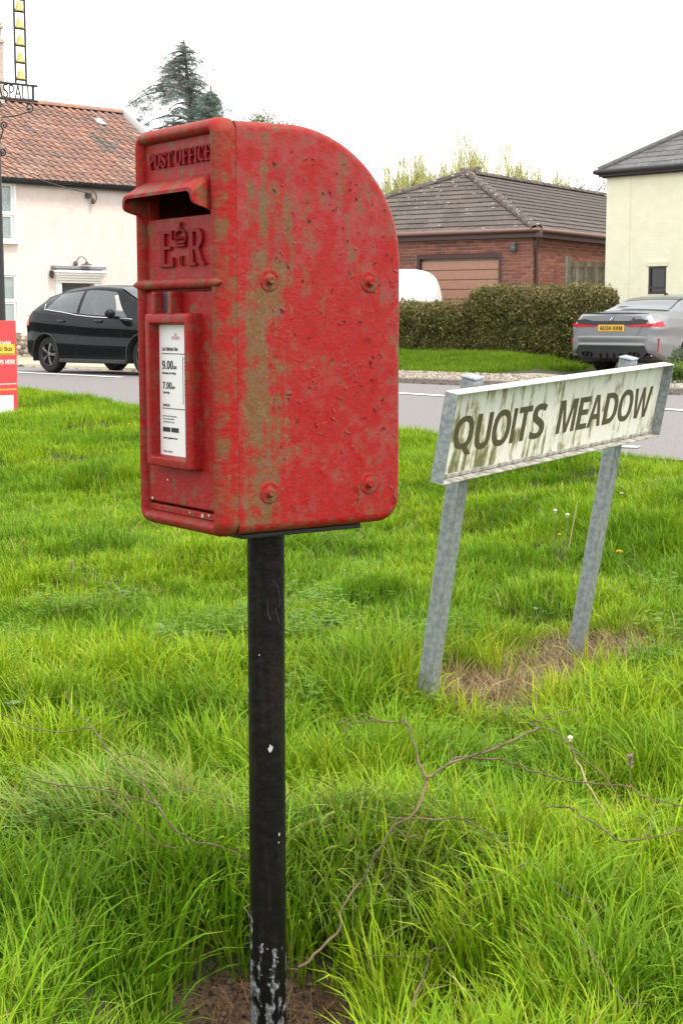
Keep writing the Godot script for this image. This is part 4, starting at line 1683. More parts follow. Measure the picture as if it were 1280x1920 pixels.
func garage() -> void:
	# local x runs along the front from the left end to the near corner, z towards the road
	var d := V(0.831, 0, -0.556)
	var W := 7.62
	var base := 0.72
	var corner := V(4.32, base, 35.0)
	var g := thing("garage", "red brick garage with brown up-and-over door and grey tiled hipped roof", "garage", frame_xf(corner - d * W, d))
	var LEN := 9.5
	var eave := 2.60
	var mortar := tri_mat(mottled(128, 128, Color(0.38, 0.34, 0.29), Color(0.52, 0.47, 0.41), 0.06, 151), 2.0, 0.95)
	var door := [W - 3.06, W - 0.76, 0.0, 2.175]
	var mb := MB.new()
	wall_with_holes(mb, W - 3.52, W, -0.4, eave, [door], 0.2)
	mb.quad(Vector3(W, -0.4, 0), Vector3(W, -0.4, -LEN), Vector3(W, eave, -LEN), Vector3(W, eave, 0))
	mb.quad(Vector3(W, -0.4, -LEN), Vector3(0, -0.4, -LEN), Vector3(0, eave, -LEN), Vector3(W, eave, -LEN))
	mb.quad(Vector3(0, -0.4, -LEN), Vector3(0, -0.4, -0.6), Vector3(0, eave, -0.6), Vector3(0, eave, -LEN))
	mb.quad(Vector3(W - 3.52, -0.4, -0.6), Vector3(W - 3.52, -0.4, 0), Vector3(W - 3.52, eave, 0), Vector3(W - 3.52, eave, -0.6))
	var wall := part("wall", mb, mortar, g)
	mb = MB.new()
	mb.quad(Vector3(0, -0.4, -0.6), Vector3(W - 3.52, -0.4, -0.6), Vector3(W - 3.52, eave, -0.6), Vector3(0, eave, -0.6))
	part("recessed_wall", mb, tri_mat(mottled(128, 128, Color(0.36, 0.27, 0.19), Color(0.46, 0.37, 0.28), 0.05, 152), 1.0, 0.95), g)
	var bm := MB.new()
	bm.box(Vector3(0, 0, 0.004), Vector3(0.215, 0.065, 0.020), Basis.IDENTITY, 0.003)
	var bmesh := bm.mesh()
	var bmats := []
	for q in [[0.26, 0.09, 0.06], [0.21, 0.075, 0.052], [0.30, 0.12, 0.08], [0.18, 0.068, 0.052], [0.25, 0.10, 0.07]]:
		bmats.append(tri_mat(mottled(64, 64, Color(q[0], q[1], q[2]) * 0.8, Color(q[0], q[1], q[2]) * 1.15, 0.08, int(q[1] * 3000)), 5.0, 0.92))
	var low := 0.9   # the hedge hides the courses below
	bricks(wall, W - 3.52, W, low, eave, [door], bmats, bmesh, Transform3D.IDENTITY)
	bricks(wall, 0.0, 4.6, 1.0, eave, [], bmats, bmesh, Transform3D(Basis(Vector3.UP, PI / 2), Vector3(W, 0, 0)))
	# up-and-over door: frame and boards
	mb = MB.new()
	mb.box(Vector3(door[0] + 0.045, 1.09, -0.05), Vector3(0.09, 2.18, 0.1))
	mb.box(Vector3(door[1] - 0.045, 1.09, -0.05), Vector3(0.09, 2.18, 0.1))
	mb.box(Vector3((door[0] + door[1]) / 2, 2.139, -0.048), Vector3(door[1] - door[0] - 0.182, 0.12, 0.1))
	part("door_frame", mb, mat(0.07, 0.03, 0.022, 0.6), g)
	var dn := Node3D.new()
	dn.name = "garage_door"
	g.add_child(dn)
	var wood := tri_mat(mottled(256, 256, Color(0.36, 0.185, 0.12), Color(0.42, 0.225, 0.145), 0.03, 153, 1, 1.4), 0.8, 0.5)
	for k in 9:
		mb = MB.new()
		mb.box(Vector3((door[0] + door[1]) / 2, 0.115 + k * 0.225, -0.10), Vector3(door[1] - door[0] - 0.19, 0.216, 0.03), Basis.IDENTITY, 0.012)
		part("panel", mb, wood, dn)
	# fascia, gutter, downpipe
	var brown := mat(0.075, 0.04, 0.034, 0.6)
	var OV := 0.22
	mb = MB.new()
	mb.box(Vector3(W / 2, eave - 0.02, OV - 0.02), Vector3(W + 2 * OV, 0.16, 0.025))
	mb.box(Vector3(W + OV - 0.02, eave - 0.02, -LEN / 2), Vector3(0.025, 0.16, LEN + OV))
	mb.box(Vector3(W / 2, eave - 0.1, OV / 2), Vector3(W + 2 * OV - 0.03, 0.012, OV - 0.03))
	mb.box(Vector3(W + OV / 2, eave - 0.1, -LEN / 2), Vector3(OV - 0.05, 0.012, LEN))
	part("fascia", mb, brown, g)
	mb = MB.new()
	mb.tube([Vector3(-OV, eave + 0.05, OV + 0.05), Vector3(W + OV + 0.05, eave + 0.05, OV + 0.05), Vector3(W + OV + 0.05, eave + 0.05, -LEN)], [0.055, 0.055, 0.055], 8)
	part("gutter", mb, mat(0.15, 0.075, 0.06, 0.5), g)
	mb = MB.new()
	mb.tube([Vector3(W + OV + 0.05, eave + 0.04, 0.2), Vector3(W + OV + 0.05, eave - 0.12, 0.2), Vector3(W + 0.06, eave - 0.38, -0.12), Vector3(W + 0.06, -0.4, -0.12)], [0.045, 0.045, 0.036, 0.036], 8)
	mb.box(Vector3(W + OV + 0.05, eave - 0.05, 0.2), Vector3(0.13, 0.16, 0.13), Basis.IDENTITY, 0.02)
	part("downpipe", mb, brown, g)
	mb = MB.new()
	mb.ball(Vector3(W - 0.42, eave - 0.34, 0.1), Vector3(0.075, 0.1, 0.075))
	mb.box(Vector3(W - 0.42, eave - 0.24, 0.06), Vector3(0.09, 0.05, 0.12))
	part("wall_lamp", mb, mat(0.1, 0.11, 0.11, 0.3), g)
	# hipped roof
	var rise := 1.70
	var A := Vector3(-OV, eave + 0.04, OV)
	var B := Vector3(W + OV, eave + 0.04, OV)
	var hip := W / 2 + OV
	var P := Vector3(W / 2, eave + rise + 0.1, -W / 2)
	var Q := Vector3(W / 2, eave + rise + 0.1, -LEN - 3.0)
	var C := Vector3(W + OV, eave + 0.04, -LEN - 3.0)
	var D := Vector3(-OV, eave + 0.04, -LEN - 3.0)
	mb = MB.new()
	mb.tri(A, B, P)
	mb.quad(B, C, Q, P)
	mb.quad(D, A, P, Q)
	var roof := part("roof", mb, mat(0.05, 0.045, 0.04, 0.9), g)
	var tm := []
	for k in 4:
		tm.append(tri_mat(mottled(128, 128, Color(0.052, 0.040, 0.032) * (0.85 + 0.12 * k), Color(0.125, 0.10, 0.083) * (0.85 + 0.12 * k), 0.05, 160 + k), 1.6, 0.95))
	tiled_slope(roof, "roof_tile", tm, A, B, P, P, 0.335, 0.46, 0.028, 170, false)
	tiled_slope(roof, "roof_tile", tm, B, C, P, Q, 0.335, 0.33, 0.028, 130)
	tiled_slope(roof, "far_tile", tm, D, A, Q, P, 0.5, 1.2, 0.028, 0)
	# hip and ridge tiles with lichen and mortar
	var lm := MB.new()
	for line in [[B, P], [A, P], [P, Q]]:
		var dir: Vector3 = (line[1] - line[0]).normalized()
		var len: float = line[0].distance_to(line[1])
		var side := dir.cross(Vector3.UP).normalized()
		var up := side.cross(dir)
		var k := 0.0
		while k < len and k < 9.0:
			var m2 := MB.new()
			var rows := []
			for j in 7:
				var p := PI * j / 6.0
				var off := side * cos(p) * 0.13 + up * (sin(p) * 0.10 + 0.03)
				rows.append([line[0] + dir * k + off * 1.05, line[0] + dir * (k + 0.44) + off * 0.97])
			m2.grid(rows)
			part("ridge_tile", m2, tm[rng.randi() % 4], roof)
			for j in (3 if line[0] != P else 1):
				var p := rng.randf_range(0.3, 2.8)
				var c: Vector3 = line[0] + dir * (k + rng.randf() * 0.4) + side * cos(p) * 0.137 + up * (sin(p) * 0.108 + 0.03)
				var nn := (side * cos(p) + up * sin(p)).normalized()
				var e := dir.cross(nn)
				lm.extrude(blot(rng.randf_range(0.02, 0.05), rng.randf_range(0.012, 0.03)), -0.004, 0.004, Transform3D(Basis(dir, e, dir.cross(e)), c))
			k += 0.42
	for k in 60:
		var f := rng.randf()
		var t := rng.randf() * (1.0 - f)
		var c := A.lerp(B, clampf(f / 2 + t * 0.99, 0, 1)).lerp(P, f)
		c = A.lerp(P, f).lerp(B.lerp(P, f), rng.randf()) + Vector3(0, 0.06, 0.02)
		var nn := (B - A).cross(P - A).normalized()
		lm.extrude(blot(rng.randf_range(0.02, 0.06), rng.randf_range(0.012, 0.025)), -0.004, 0.004, Transform3D(Basis(Vector3.RIGHT, nn.cross(Vector3.RIGHT), nn), c))
	var li := part("lichen_patches", lm, mat(0.46, 0.45, 0.41, 0.95), roof)
	li.set_meta("kind", "stuff")
	# old fence panel beside it
	var fxf := frame_xf(at(1062, 560, 34.6) * Vector3(1, 0, 1) + Vector3(0, 1.05, 0), V(0.95, 0, 0.3))
	var fence := thing("fence_panel", "weathered grey-green board fence panel between garage and yellow house", "fence", fxf)
	var fm := [tri_mat(mottled(64, 64, Color(0.12, 0.11, 0.07), Color(0.24, 0.22, 0.15), 0.05, 171, 4), 2.0, 0.95), tri_mat(mottled(64, 64, Color(0.15, 0.13, 0.085), Color(0.28, 0.25, 0.18), 0.05, 172, 4), 2.0, 0.95)]
	for k in 9:
		mb = MB.new()
		mb.box(Vector3(0.13 + k * 0.118, 0.75, rng.randf_range(-0.004, 0.004)), Vector3(0.108, 1.5 + rng.randf_range(-0.015, 0.015), 0.02), Basis.IDENTITY, 0.002)
		part("board", mb, fm[k % 2], fence)
	for y in [0.3, 1.56]:
		mb = MB.new()
		mb.box(Vector3(0.6, y, 0.03), Vector3(1.2, 0.10, 0.035))
		part("rail", mb, fm[0], fence)
	mb = MB.new()
	mb.box(Vector3(0.0, 0.85, 0.02), Vector3(0.11, 1.75, 0.11), Basis.IDENTITY, 0.006)
	part("post", mb, fm[1], fence)


func blot(a: float, b: float) -> PackedVector2Array:
	var p := PackedVector2Array()
	var f := rng.randf() * 9.0
	for k in 8:
		var q := TAU * k / 8.0
		var s := 0.75 + 0.3 * sin(q * 2 + f) + 0.15 * sin(q * 3 + f * 2)
		p.append(Vector2(cos(q) * a * s, sin(q) * b * s))
	return p


func yellow_house() -> void:
	var d := V(0.707, 0, -0.707)
	var base := 0.55
	var h := thing("yellow_house", "pale yellow rendered house with grey slate hipped roof and one small window", "house", frame_xf(V(5.82, base, 34.0), d))
	var L := 8.5
	var DP := 7.0
	var eave := 3.92
	var mb := MB.new()
	var win := [1.135, 1.575, 1.36, 1.95]
	wall_with_holes(mb, 0, L, -0.4, eave, [win], 0.2)
	mb.quad(Vector3(L, -0.4, 0), Vector3(L, -0.4, -DP), Vector3(L, eave, -DP), Vector3(L, eave, 0))
	mb.quad(Vector3(L, -0.4, -DP), Vector3(0, -0.4, -DP), Vector3(0, eave, -DP), Vector3(L, eave, -DP))
	mb.quad(Vector3(0, -0.4, -DP), Vector3(0, -0.4, 0), Vector3(0, eave, 0), Vector3(0, eave, -DP))
	part("wall", mb, tri_mat(mottled(256, 256, Color(0.76, 0.73, 0.53), Color(0.81, 0.78, 0.58), 0.02, 181), 0.5, 0.9, grey_texture(256, 256, 0.1, 3, 182), 0.3), h)
	# a fine vertical joint in the render
	mb = MB.new()
	mb.box(Vector3(0.63, 2.0, 0.001), Vector3(0.008, 4.0, 0.004))
	part("render_joint", mb, mat(0.55, 0.52, 0.35, 0.9), h)
	var fr := mat(0.035, 0.025, 0.02, 0.4)
	mb = MB.new()
	var cx: float = (win[0] + win[1]) / 2
	for x in [win[0] + 0.025, win[1] - 0.025]:
		mb.box(Vector3(x, (win[2] + win[3]) / 2, -0.02), Vector3(0.05, win[3] - win[2], 0.05))
	for y in [win[2] + 0.03, win[2] + 0.14, win[3] - 0.025]:
		mb.box(Vector3(cx, y, -0.021), Vector3(win[1] - win[0] - 0.102, 0.045, 0.05))
	var wn := part("window", mb, fr, h)
	mb = MB.new()
	mb.box(Vector3(cx, (win[2] + win[3]) / 2, -0.03), Vector3(win[1] - win[0] - 0.09, win[3] - win[2] - 0.06, 0.006))
	part("pane", mb, M.glass_dark, wn)
	mb = MB.new()
	mb.box(Vector3(cx, win[3] + 0.05, 0.015), Vector3(0.52, 0.10, 0.04), Basis.IDENTITY, 0.006)
	part("lintel", mb, mat(0.72, 0.69, 0.5, 0.9), wn)
	# roof: eaves board, gutter, slates
	var OV := 0.13
	var rise := (DP / 2 + OV) * 0.62
	var A := Vector3(-OV, eave + 0.12, OV)
	var B := Vector3(L + OV, eave + 0.12, OV)
	var C := Vector3(L + OV, eave + 0.12, -DP - OV)
	var D := Vector3(-OV, eave + 0.12, -DP - OV)
	var P := Vector3(DP / 2, A.y + rise, -DP / 2)
	var Q := Vector3(L - DP / 2, A.y + rise, -DP / 2)
	mb = MB.new()
	mb.quad(A, B, Q, P)
	mb.tri(B, C, Q)
	mb.quad(C, D, P, Q)
	mb.tri(D, A, P)
	mb.quad(A + Vector3.DOWN * 0.14, D + Vector3.DOWN * 0.14, C + Vector3.DOWN * 0.14, B + Vector3.DOWN * 0.14)
	var roof := part("roof", mb, mat(0.06, 0.06, 0.06, 0.8), h)
	mb = MB.new()
	mb.box(Vector3(L / 2, A.y - 0.06, OV), Vector3(L + 2 * OV, 0.12, 0.03))
	mb.box(Vector3(-OV, A.y - 0.06, -DP / 2), Vector3(0.03, 0.12, DP + 2 * OV - 0.03))
	mb.tube([Vector3(-OV - 0.06, A.y - 0.02, -DP), Vector3(-OV - 0.06, A.y - 0.02, OV + 0.06), Vector3(L, A.y - 0.02, OV + 0.06)], [0.055, 0.055, 0.055], 8)
	part("gutter", mb, mat(0.03, 0.03, 0.032, 0.5), roof)
	var tm := []
	for k in 4:
		tm.append(tri_mat(mottled(128, 128, Color(0.065, 0.065, 0.065) * (0.9 + 0.1 * k), Color(0.13, 0.127, 0.123) * (0.9 + 0.1 * k), 0.04, 190 + k), 1.2, 0.75))
	tiled_slope(roof, "slate", tm, A, B, P, Q, 0.24, 0.42, 0.012, 290)
	tiled_slope(roof, "far_slate", tm, D, A, P, P, 0.4, 1.0, 0.012, 0)
	tiled_slope(roof, "far_slate", tm, B, C, Q, Q, 0.4, 1.0, 0.012, 0)
	mb = MB.new()
	for line in [[A, P], [P, Q], [B, Q]]:
		mb.tube([line[0] + Vector3.UP * 0.03, line[1] + Vector3.UP * 0.03], [0.075, 0.075], 8)
	part("hip_capping", mb, tm[1], roof)


# ---------------------------------------------------------------- vehicles: local x to the right side, y up, z towards the front of the car
const GH := 14   # steps up the glasshouse
const LOW := 32   # steps below the belt


func curve(a: Array, z: float) -> float:
	if z <= a[0][0]:
		return a[0][1]
	for k in a.size() - 1:
		if z <= a[k + 1][0]:
			var t: float = (z - a[k][0]) / (a[k + 1][0] - a[k][0])
			var p0: float = a[max(k - 1, 0)][1]
			var p1: float = a[k][1]
			var p2: float = a[k + 1][1]
			var p3: float = a[min(k + 2, a.size() - 1)][1]
			var m1 := (p2 - p0) * 0.4
			var m2 := (p3 - p1) * 0.4
			if (p2 - p1) * m1 < 0:
				m1 = 0
			if (p2 - p1) * m2 < 0:
				m2 = 0
			return p1 * (1 - 3 * t * t + 2 * t * t * t) + m1 * (t - 2 * t * t + t * t * t) + p2 * (3 * t * t - 2 * t * t * t) + m2 * (t * t * t - t * t)
	return a[-1][1]


func ring(c: Dictionary, z: float) -> Array:   # right half of the cross-section, bottom centre to top centre; each with a share of the glasshouse in z
	var b := curve(c.bot, z)
	var t := curve(c.top, z)
	var bl := minf(curve(c.belt, z), t - 0.03)
	var wm := curve(c.wide, z)
	var wb: float = wm * c.belt_in
	var wt := minf(curve(c.wtop, z), wb - 0.01)
	var g := smoothstep(0.05, 0.3, t - bl)
	var sh := b + (bl - b) * 0.80
	var pts := [Vector2(0, b), Vector2(wm * 0.6, b), Vector2(wm * 0.93, b + 0.005), Vector2(wm * 0.985, b + 0.06), Vector2(wm, b + (bl - b) * 0.38), Vector2(wm * 0.985, b + (bl - b) * 0.58), Vector2(wm * 1.0, sh), Vector2(lerpf(wm * 0.99, wb + 0.012, 0.75), bl - 0.03), Vector2(wb, bl)]
	var low := []
	for k in 8:
		for j in 4:
			low.append(pts[k].lerp(pts[k + 1], j / 4.0))
	low.append(pts[8])
	pts = low
	var top_e := t - lerpf(0.012, 0.055, g)
	for k in range(1, GH + 1):
		var f := k / float(GH)
		pts.append(Vector2(lerpf(wb, wt, f) + 0.022 * g * sin(PI * f), lerpf(bl, top_e, f)))
	pts.append(Vector2(wt * 0.95, t - 0.022 * g - 0.005))
	pts.append(Vector2(wt * 0.8, t - 0.003))
	pts.append(Vector2(wt * 0.45, t + 0.008))
	pts.append(Vector2(0, t + 0.012))
	return pts


func side_pt(c: Dictionary, z: float, f: float, out: float) -> Vector3:   # f from 0 at the belt to 1 at the roof edge
	var r := ring(c, z)
	var k := f * GH
	var i0 := clampi(int(k), 0, GH - 1)
	var p: Vector2 = r[LOW + i0].lerp(r[LOW + 1 + i0], k - i0)
	return Vector3(p.x + out, p.y + out * 0.35, z)


func top_pt(c: Dictionary, z: float, f: float, out: float) -> Vector3:
	var t := curve(c.top, z)
	var wt := minf(curve(c.wtop, z), curve(c.wide, z) * c.belt_in - 0.01)
	return Vector3(wt * f, t + 0.012 - 0.02 * f * f + out, z)


func warp(c: Dictionary, z: float, f: float) -> float:   # slides stations along so that they follow the slanted window edges
	var lo := [0.0]
	var hi := [0.0]
	for w in c.windows:
		lo.append_array([w[0], w[1]])
		hi.append_array([w[3], w[2]])
	lo.append(c.len)
	hi.append(c.len)
	for k in lo.size() - 1:
		if z <= lo[k + 1] + 1e-5:
			var t: float = (z - lo[k]) / (lo[k + 1] - lo[k])
			return lerpf(lerpf(lo[k], hi[k], f), lerpf(lo[k + 1], hi[k + 1], f), t)
	return z


func car_body(c: Dictionary, parent: Node, paint: Material, cut_windows: bool) -> void:
	var zs := []
	var z := 0.0
	while z < c.len - 0.005:
		zs.append(z)
		z += 0.015 if z < 0.25 or z > c.len - 0.25 else 0.025
	zs.append(c.len)
	for w in c.windows:
		for q in [w[0], w[1]]:
			var best := 0
			for k in zs.size():
				if absf(zs[k] - q) < absf(zs[best] - q):
					best = k
			zs[best] = q
	for sgn in [1.0, -1.0]:
		var mb := MB.new()
		var rings := []
		for zz in zs:
			var row := []
			var r0 := ring(c, zz)
			for k in r0.size():
				if k <= LOW:
					row.append(Vector3(sgn * r0[k].x, r0[k].y, zz))
				else:
					var zw := warp(c, zz, clampf((k - LOW) / float(GH), 0, 1))
					var p: Vector2 = ring(c, zw)[k]
					row.append(Vector3(sgn * p.x, p.y, zw))
			rings.append(row)
		# smooth normals on a full grid, then only the faces kept
		var whole := MB.new()
		whole.grid(rings, false, [], sgn < 0)
		mb.v = whole.v
		mb.n = whole.n
		mb.t = whole.t
		mb.c = whole.c
		var C: int = rings[0].size()
		for r in zs.size() - 1:
			for k in C - 1:
				var ctr: Vector3 = (rings[r][k] + rings[r + 1][k + 1]) / 2
				var drop := false
				for a in c.axles:
					if k >= 4 and k < LOW and Vector2(ctr.z - a, ctr.y - c.wheel_r).length() < c.arch_r and absf(ctr.x) > 0.45:
						drop = true
				if cut_windows and k > LOW and k < LOW + GH - 1:
					for w in c.windows:
						if zs[r] >= w[0] - 1e-4 and zs[r + 1] <= w[1] + 1e-4:
							drop = true
				if drop:
					continue
				var at0 := (r * (C - 1) + k) * 6
				for j in 6:
					mb.i.append(whole.i[at0 + j])
		# close the two ends
		for e in [0, zs.size() - 1]:
			var ctr := Vector3(0, (rings[e][0].y + rings[e][C - 1].y) / 2, zs[e])
			for k in C - 1:
				if (e == 0) == (sgn > 0):
					mb.tri(ctr, rings[e][k], rings[e][k + 1])
				else:
					mb.tri(ctr, rings[e][k + 1], rings[e][k])
		part("body", mb, paint, parent)
		# dark wheel wells and arch lips
		for a in c.axles:
			var m2 := MB.new()
			var rows := []
			for k in 17:
				var p := -0.35 + (PI + 0.7) * k / 16.0
				var y: float = c.wheel_r + c.arch_r * sin(p)
				var row := []
				for x in [0.42, 0.7, curve(c.wide, a) - 0.012]:
					row.append(Vector3(sgn * x, maxf(y, curve(c.bot, a) + 0.0), a + c.arch_r * cos(p)))
				rows.append(row)
			m2.grid(rows)
			for k in 16:
				m2.tri(Vector3(sgn * 0.43, c.wheel_r, a), rows[k][0], rows[k + 1][0])
			part("wheel_well", m2, M.rubber, parent)
			m2 = MB.new()
			var lip := []
			var lr := []
			for k in 15:
				var p := -0.2 + (PI + 0.4) * k / 14.0
				var y: float = c.wheel_r + (c.arch_r + 0.005) * sin(p)
				lip.append(Vector3(sgn * (ring_x(c, a + c.arch_r * cos(p), y) - 0.004), y, a + (c.arch_r + 0.005) * cos(p)))
				lr.append(c.lip)
			m2.tube(lip, lr, 6)
			part("arch_lip", m2, c.lip_mat, parent)
		# glass
		for w in c.windows:
			var m2 := MB.new()
			var rows := []
			for r in 9:
				var row := []
				for k in 7:
					var f := lerpf(1.0 / GH, (GH - 1.0) / GH, k / 6.0)
					var p := side_pt(c, warp(c, lerpf(w[0], w[1], r / 8.0), f), f, 0.004)
					row.append(Vector3(sgn * p.x, p.y, p.z))
				rows.append(row)
			m2.grid(rows, false, [], sgn < 0)
			part("side_window", m2, c.glass, parent)
	for s in c.screens:
		var m2 := MB.new()
		var rows := []
		for r in 13:
			var row := []
			for k in 11:
				var f := (k - 5) / 5.0
				row.append(top_pt(c, lerpf(s[0], s[1], r / 12.0), f * lerpf(s[2], s[3], r / 12.0), 0.006))
			rows.append(row)
		m2.grid(rows, false, [], true)
		part("windscreen" if s[1] > s[0] + 0 and s[0] > c.len / 2 else "rear_window", m2, c.screen_glass, parent)


func ring_x(c: Dictionary, z: float, y: float) -> float:
	var r := ring(c, z)
	for k in range(8, r.size() - 1):
		if y >= r[k].y and y <= r[k + 1].y:
			return lerpf(r[k].x, r[k + 1].x, (y - r[k].y) / maxf(r[k + 1].y - r[k].y, 1e-4))
	return r[12].x


func wheel(parent: Node, x: float, z: float, r: float, rim_m: Material, spokes: int, rim_r: float) -> void:
	var s := signf(x)
	var xf := Transform3D(Basis(Vector3(0, 0, 1), Vector3(s, 0, 0), Vector3(0, s, 0)), Vector3(x, r, z))
	var mb := MB.new()
	mb.lathe([[rim_r, -0.18], [r - 0.03, -0.19], [r, -0.15], [r, -0.03], [r - 0.025, 0.008], [rim_r + 0.01, 0.012], [rim_r, -0.01]], 32, xf)
	var w := part("wheel", mb, M.rubber, parent)
	mb = MB.new()
	mb.lathe([[rim_r, -0.12], [rim_r - 0.004, 0.006], [rim_r - 0.022, 0.008], [rim_r - 0.03, -0.10]], 32, xf)
	for k in spokes:
		var a := TAU * k / spokes
		for o in [-0.085, 0.085]:
			var p0 := xf * Vector3(0.05 * cos(a), 0.0, 0.05 * sin(a))
			var p1 := xf * Vector3((rim_r - 0.012) * cos(a + o), -0.004, (rim_r - 0.012) * sin(a + o))
			mb.tube([p0, (p0 + p1) / 2 + Vector3(s * 0.006, 0, 0), p1], [0.022, 0.017, 0.016], 5)
	mb.lathe([[0.06, -0.08], [0.06, -0.01], [0.045, 0.008], [0.0, 0.012]], 16, xf)
	part("rim", mb, rim_m, w)
	mb = MB.new()
	mb.lathe([[0.0, -0.1], [rim_r - 0.03, -0.1], [rim_r - 0.03, -0.12], [0.0, -0.12]], 24, xf)
	part("brake_disc", mb, mat(0.06, 0.055, 0.05, 0.6, 0.5), w)


func paint(r: float, g: float, b: float, metal := 0.0, rough := 0.35) -> StandardMaterial3D:
	var m := mat(r, g, b, rough, metal, 0.15)
	m.clearcoat_enabled = true
	m.clearcoat = 0.3
	m.clearcoat_roughness = 0.04
	return m


func hatchback() -> void:
	# right-hand wheels stand at the two ground points; heading along the far lane
	var pr := V(-5.06, 0, 26.4)
	var pf := V(-3.30, 0, 24.81)
	var fwd := (pf - pr).normalized()
	var right := fwd.cross(Vector3.UP)
	var rear := pr - fwd * 0.66 - right * 0.76
	var car := thing("hatchback_car", "black five-door hatchback car driving along the far side of the road", "car", Transform3D(Basis(-right, Vector3.UP, fwd).scaled(Vector3.ONE * 1.01), Vector3(rear.x, 0.445, rear.z)))
	var trim := mat(0.02, 0.02, 0.02, 0.6)
	var c := {
		"len": 4.04, "axles": [0.70, 3.19], "wheel_r": 0.31, "arch_r": 0.355, "lip": 0.014, "lip_mat": trim, "belt_in": 0.925,
		"bot": [[0.0, 0.42], [0.12, 0.28], [0.5, 0.2], [3.5, 0.19], [3.9, 0.22], [4.04, 0.34]],
		"top": [[0.0, 0.90], [0.06, 0.99], [0.28, 1.21], [0.50, 1.325], [1.0, 1.42], [1.75, 1.465], [2.3, 1.43], [2.65, 1.29], [3.18, 1.03], [3.35, 0.985], [3.8, 0.87], [3.98, 0.74], [4.04, 0.62]],
		"belt": [[0.0, 0.87], [0.3, 1.05], [0.9, 1.01], [2.0, 0.935], [3.2, 0.88], [4.04, 0.7]],
		"wide": [[0.0, 0.66], [0.04, 0.74], [0.15, 0.81], [0.4, 0.85], [0.8, 0.865], [3.2, 0.865], [3.6, 0.82], [3.9, 0.70], [4.0, 0.58], [4.04, 0.45]],
		"wtop": [[0.0, 0.60], [0.3, 0.55], [0.6, 0.545], [1.6, 0.57], [2.4, 0.575], [3.1, 0.66], [3.3, 0.76], [3.9, 0.62], [4.04, 0.4]],
		"windows": [[0.60, 1.50, 1.48, 0.86], [1.58, 2.86, 2.30, 1.56]],
		"screens": [[2.36, 3.10, 0.93, 0.9], [0.42, 0.10, 0.9, 0.9]],
		"glass": M.pane, "screen_glass": M.glass_dark,
	}
	# keep the cabin open behind the side glass
	car_body(c, car, paint(0.004, 0.0045, 0.006, 0.0, 0.25), true)
	var rimm := mat(0.16, 0.155, 0.15, 0.35, 0.8)
	for x in [-0.775, 0.775]:
		for z in c.axles:
			wheel(car, x, z, 0.31, rimm, 5, 0.21)
	var chrome := mat(0.6, 0.6, 0.6, 0.15, 1.0)
	for s in [-1.0, 1.0]:
		var mb := MB.new()
		var pts := []
		var rd := []
		for k in 17:
			var z := lerpf(0.62, 2.95, k / 16.0)
			var p := side_pt(c, z, lerpf(0.12, 0.0, clampf(k / 6.0, 0, 1)), 0.008)
			pts.append(Vector3(s * p.x, p.y, p.z))
			rd.append(0.011)
		pts.push_front(Vector3(s * side_pt(c, 0.56, 0.5, 0.008).x, side_pt(c, 0.56, 0.5, 0.008).y, 0.56))
		rd.push_front(0.011)
		mb.tube(pts, rd, 5)
		part("chrome_strip", mb, chrome, car)
		for z in [1.15, 2.12]:
			mb = MB.new()
			mb.box(Vector3(s * (ring_x(c, z, 0.87) + 0.018), 0.875, z), Vector3(0.03, 0.035, 0.19), Basis.IDENTITY, 0.01)
			part("door_handle", mb, c.lip_mat, car)
		for z in [1.54, 2.75]:
			mb = MB.new()
			var dp := []
			var dr := []
			for k in 9:
				var y := lerpf(0.32, 0.93, k / 8.0)
				dp.append(Vector3(s * (ring_x(c, z, y) - 0.001), y, z + (0.05 * sin(k * 0.5) if z < 2 else -0.06 * k / 8.0)))
				dr.append(0.004)
			mb.tube(dp, dr, 4)
			part("door_gap", mb, M.rubber, car)
		mb = MB.new()
		mb.ball(Vector3(s * 1.0, 0.99, 2.62), Vector3(0.10, 0.075, 0.07), 14, 8)
		mb.box(Vector3(s * 0.9, 0.93, 2.64), Vector3(0.14, 0.05, 0.06), Basis.IDENTITY, 0.01)
		part("door_mirror", mb, paint(0.010, 0.011, 0.014, 0.2, 0.3), car)
		mb = MB.new()
		var lamp := []
		for r in 5:
			var row := []
			for k in 5:
				var z := lerpf(0.035, 0.24, k / 4.0)
				var y := lerpf(0.80, 0.97, r / 4.0)
				row.append(Vector3(s * (ring_x(c, z, y) + 0.006), y, z))
			lamp.append(row)
		mb.grid(lamp, false, [], s > 0)
		part("tail_lamp", mb, mat(0.5, 0.015, 0.02, 0.15), car)
		mb = MB.new()
		lamp = []
		for r in 5:
			var row := []
			for k in 6:
				var z := lerpf(3.45, 3.96, k / 5.0)
				var y := lerpf(0.62, 0.76, r / 4.0)
				row.append(Vector3(s * (ring_x(c, z, y) + 0.006), y, z))
			lamp.append(row)
		mb.grid(lamp, false, [], s > 0)
		part("headlamp", mb, mat(0.5, 0.5, 0.5, 0.1), car)
		mb = MB.new()
		mb.box(Vector3(s * 0.84, 0.215, 1.95), Vector3(0.05, 0.07, 1.75), Basis.IDENTITY, 0.015)
		part("sill", mb, trim, car)
		# seats
		mb = MB.new()
		mb.box(Vector3(s * 0.36, 0.62, 1.95), Vector3(0.48, 0.5, 0.5), Basis.IDENTITY, 0.06)
		mb.box(Vector3(s * 0.36, 0.95, 1.70), Vector3(0.46, 0.55, 0.14), Basis(Vector3.RIGHT, -0.2), 0.05)
		mb.box(Vector3(s * 0.36, 1.27, 1.63), Vector3(0.24, 0.16, 0.09), Basis.IDENTITY, 0.03)
		part("seat", mb, mat(0.025, 0.025, 0.028, 0.9), car)
	var mb := MB.new()
	mb.box(Vector3(0, 0.65, 0.98), Vector3(1.2, 0.4, 0.45), Basis.IDENTITY, 0.06)
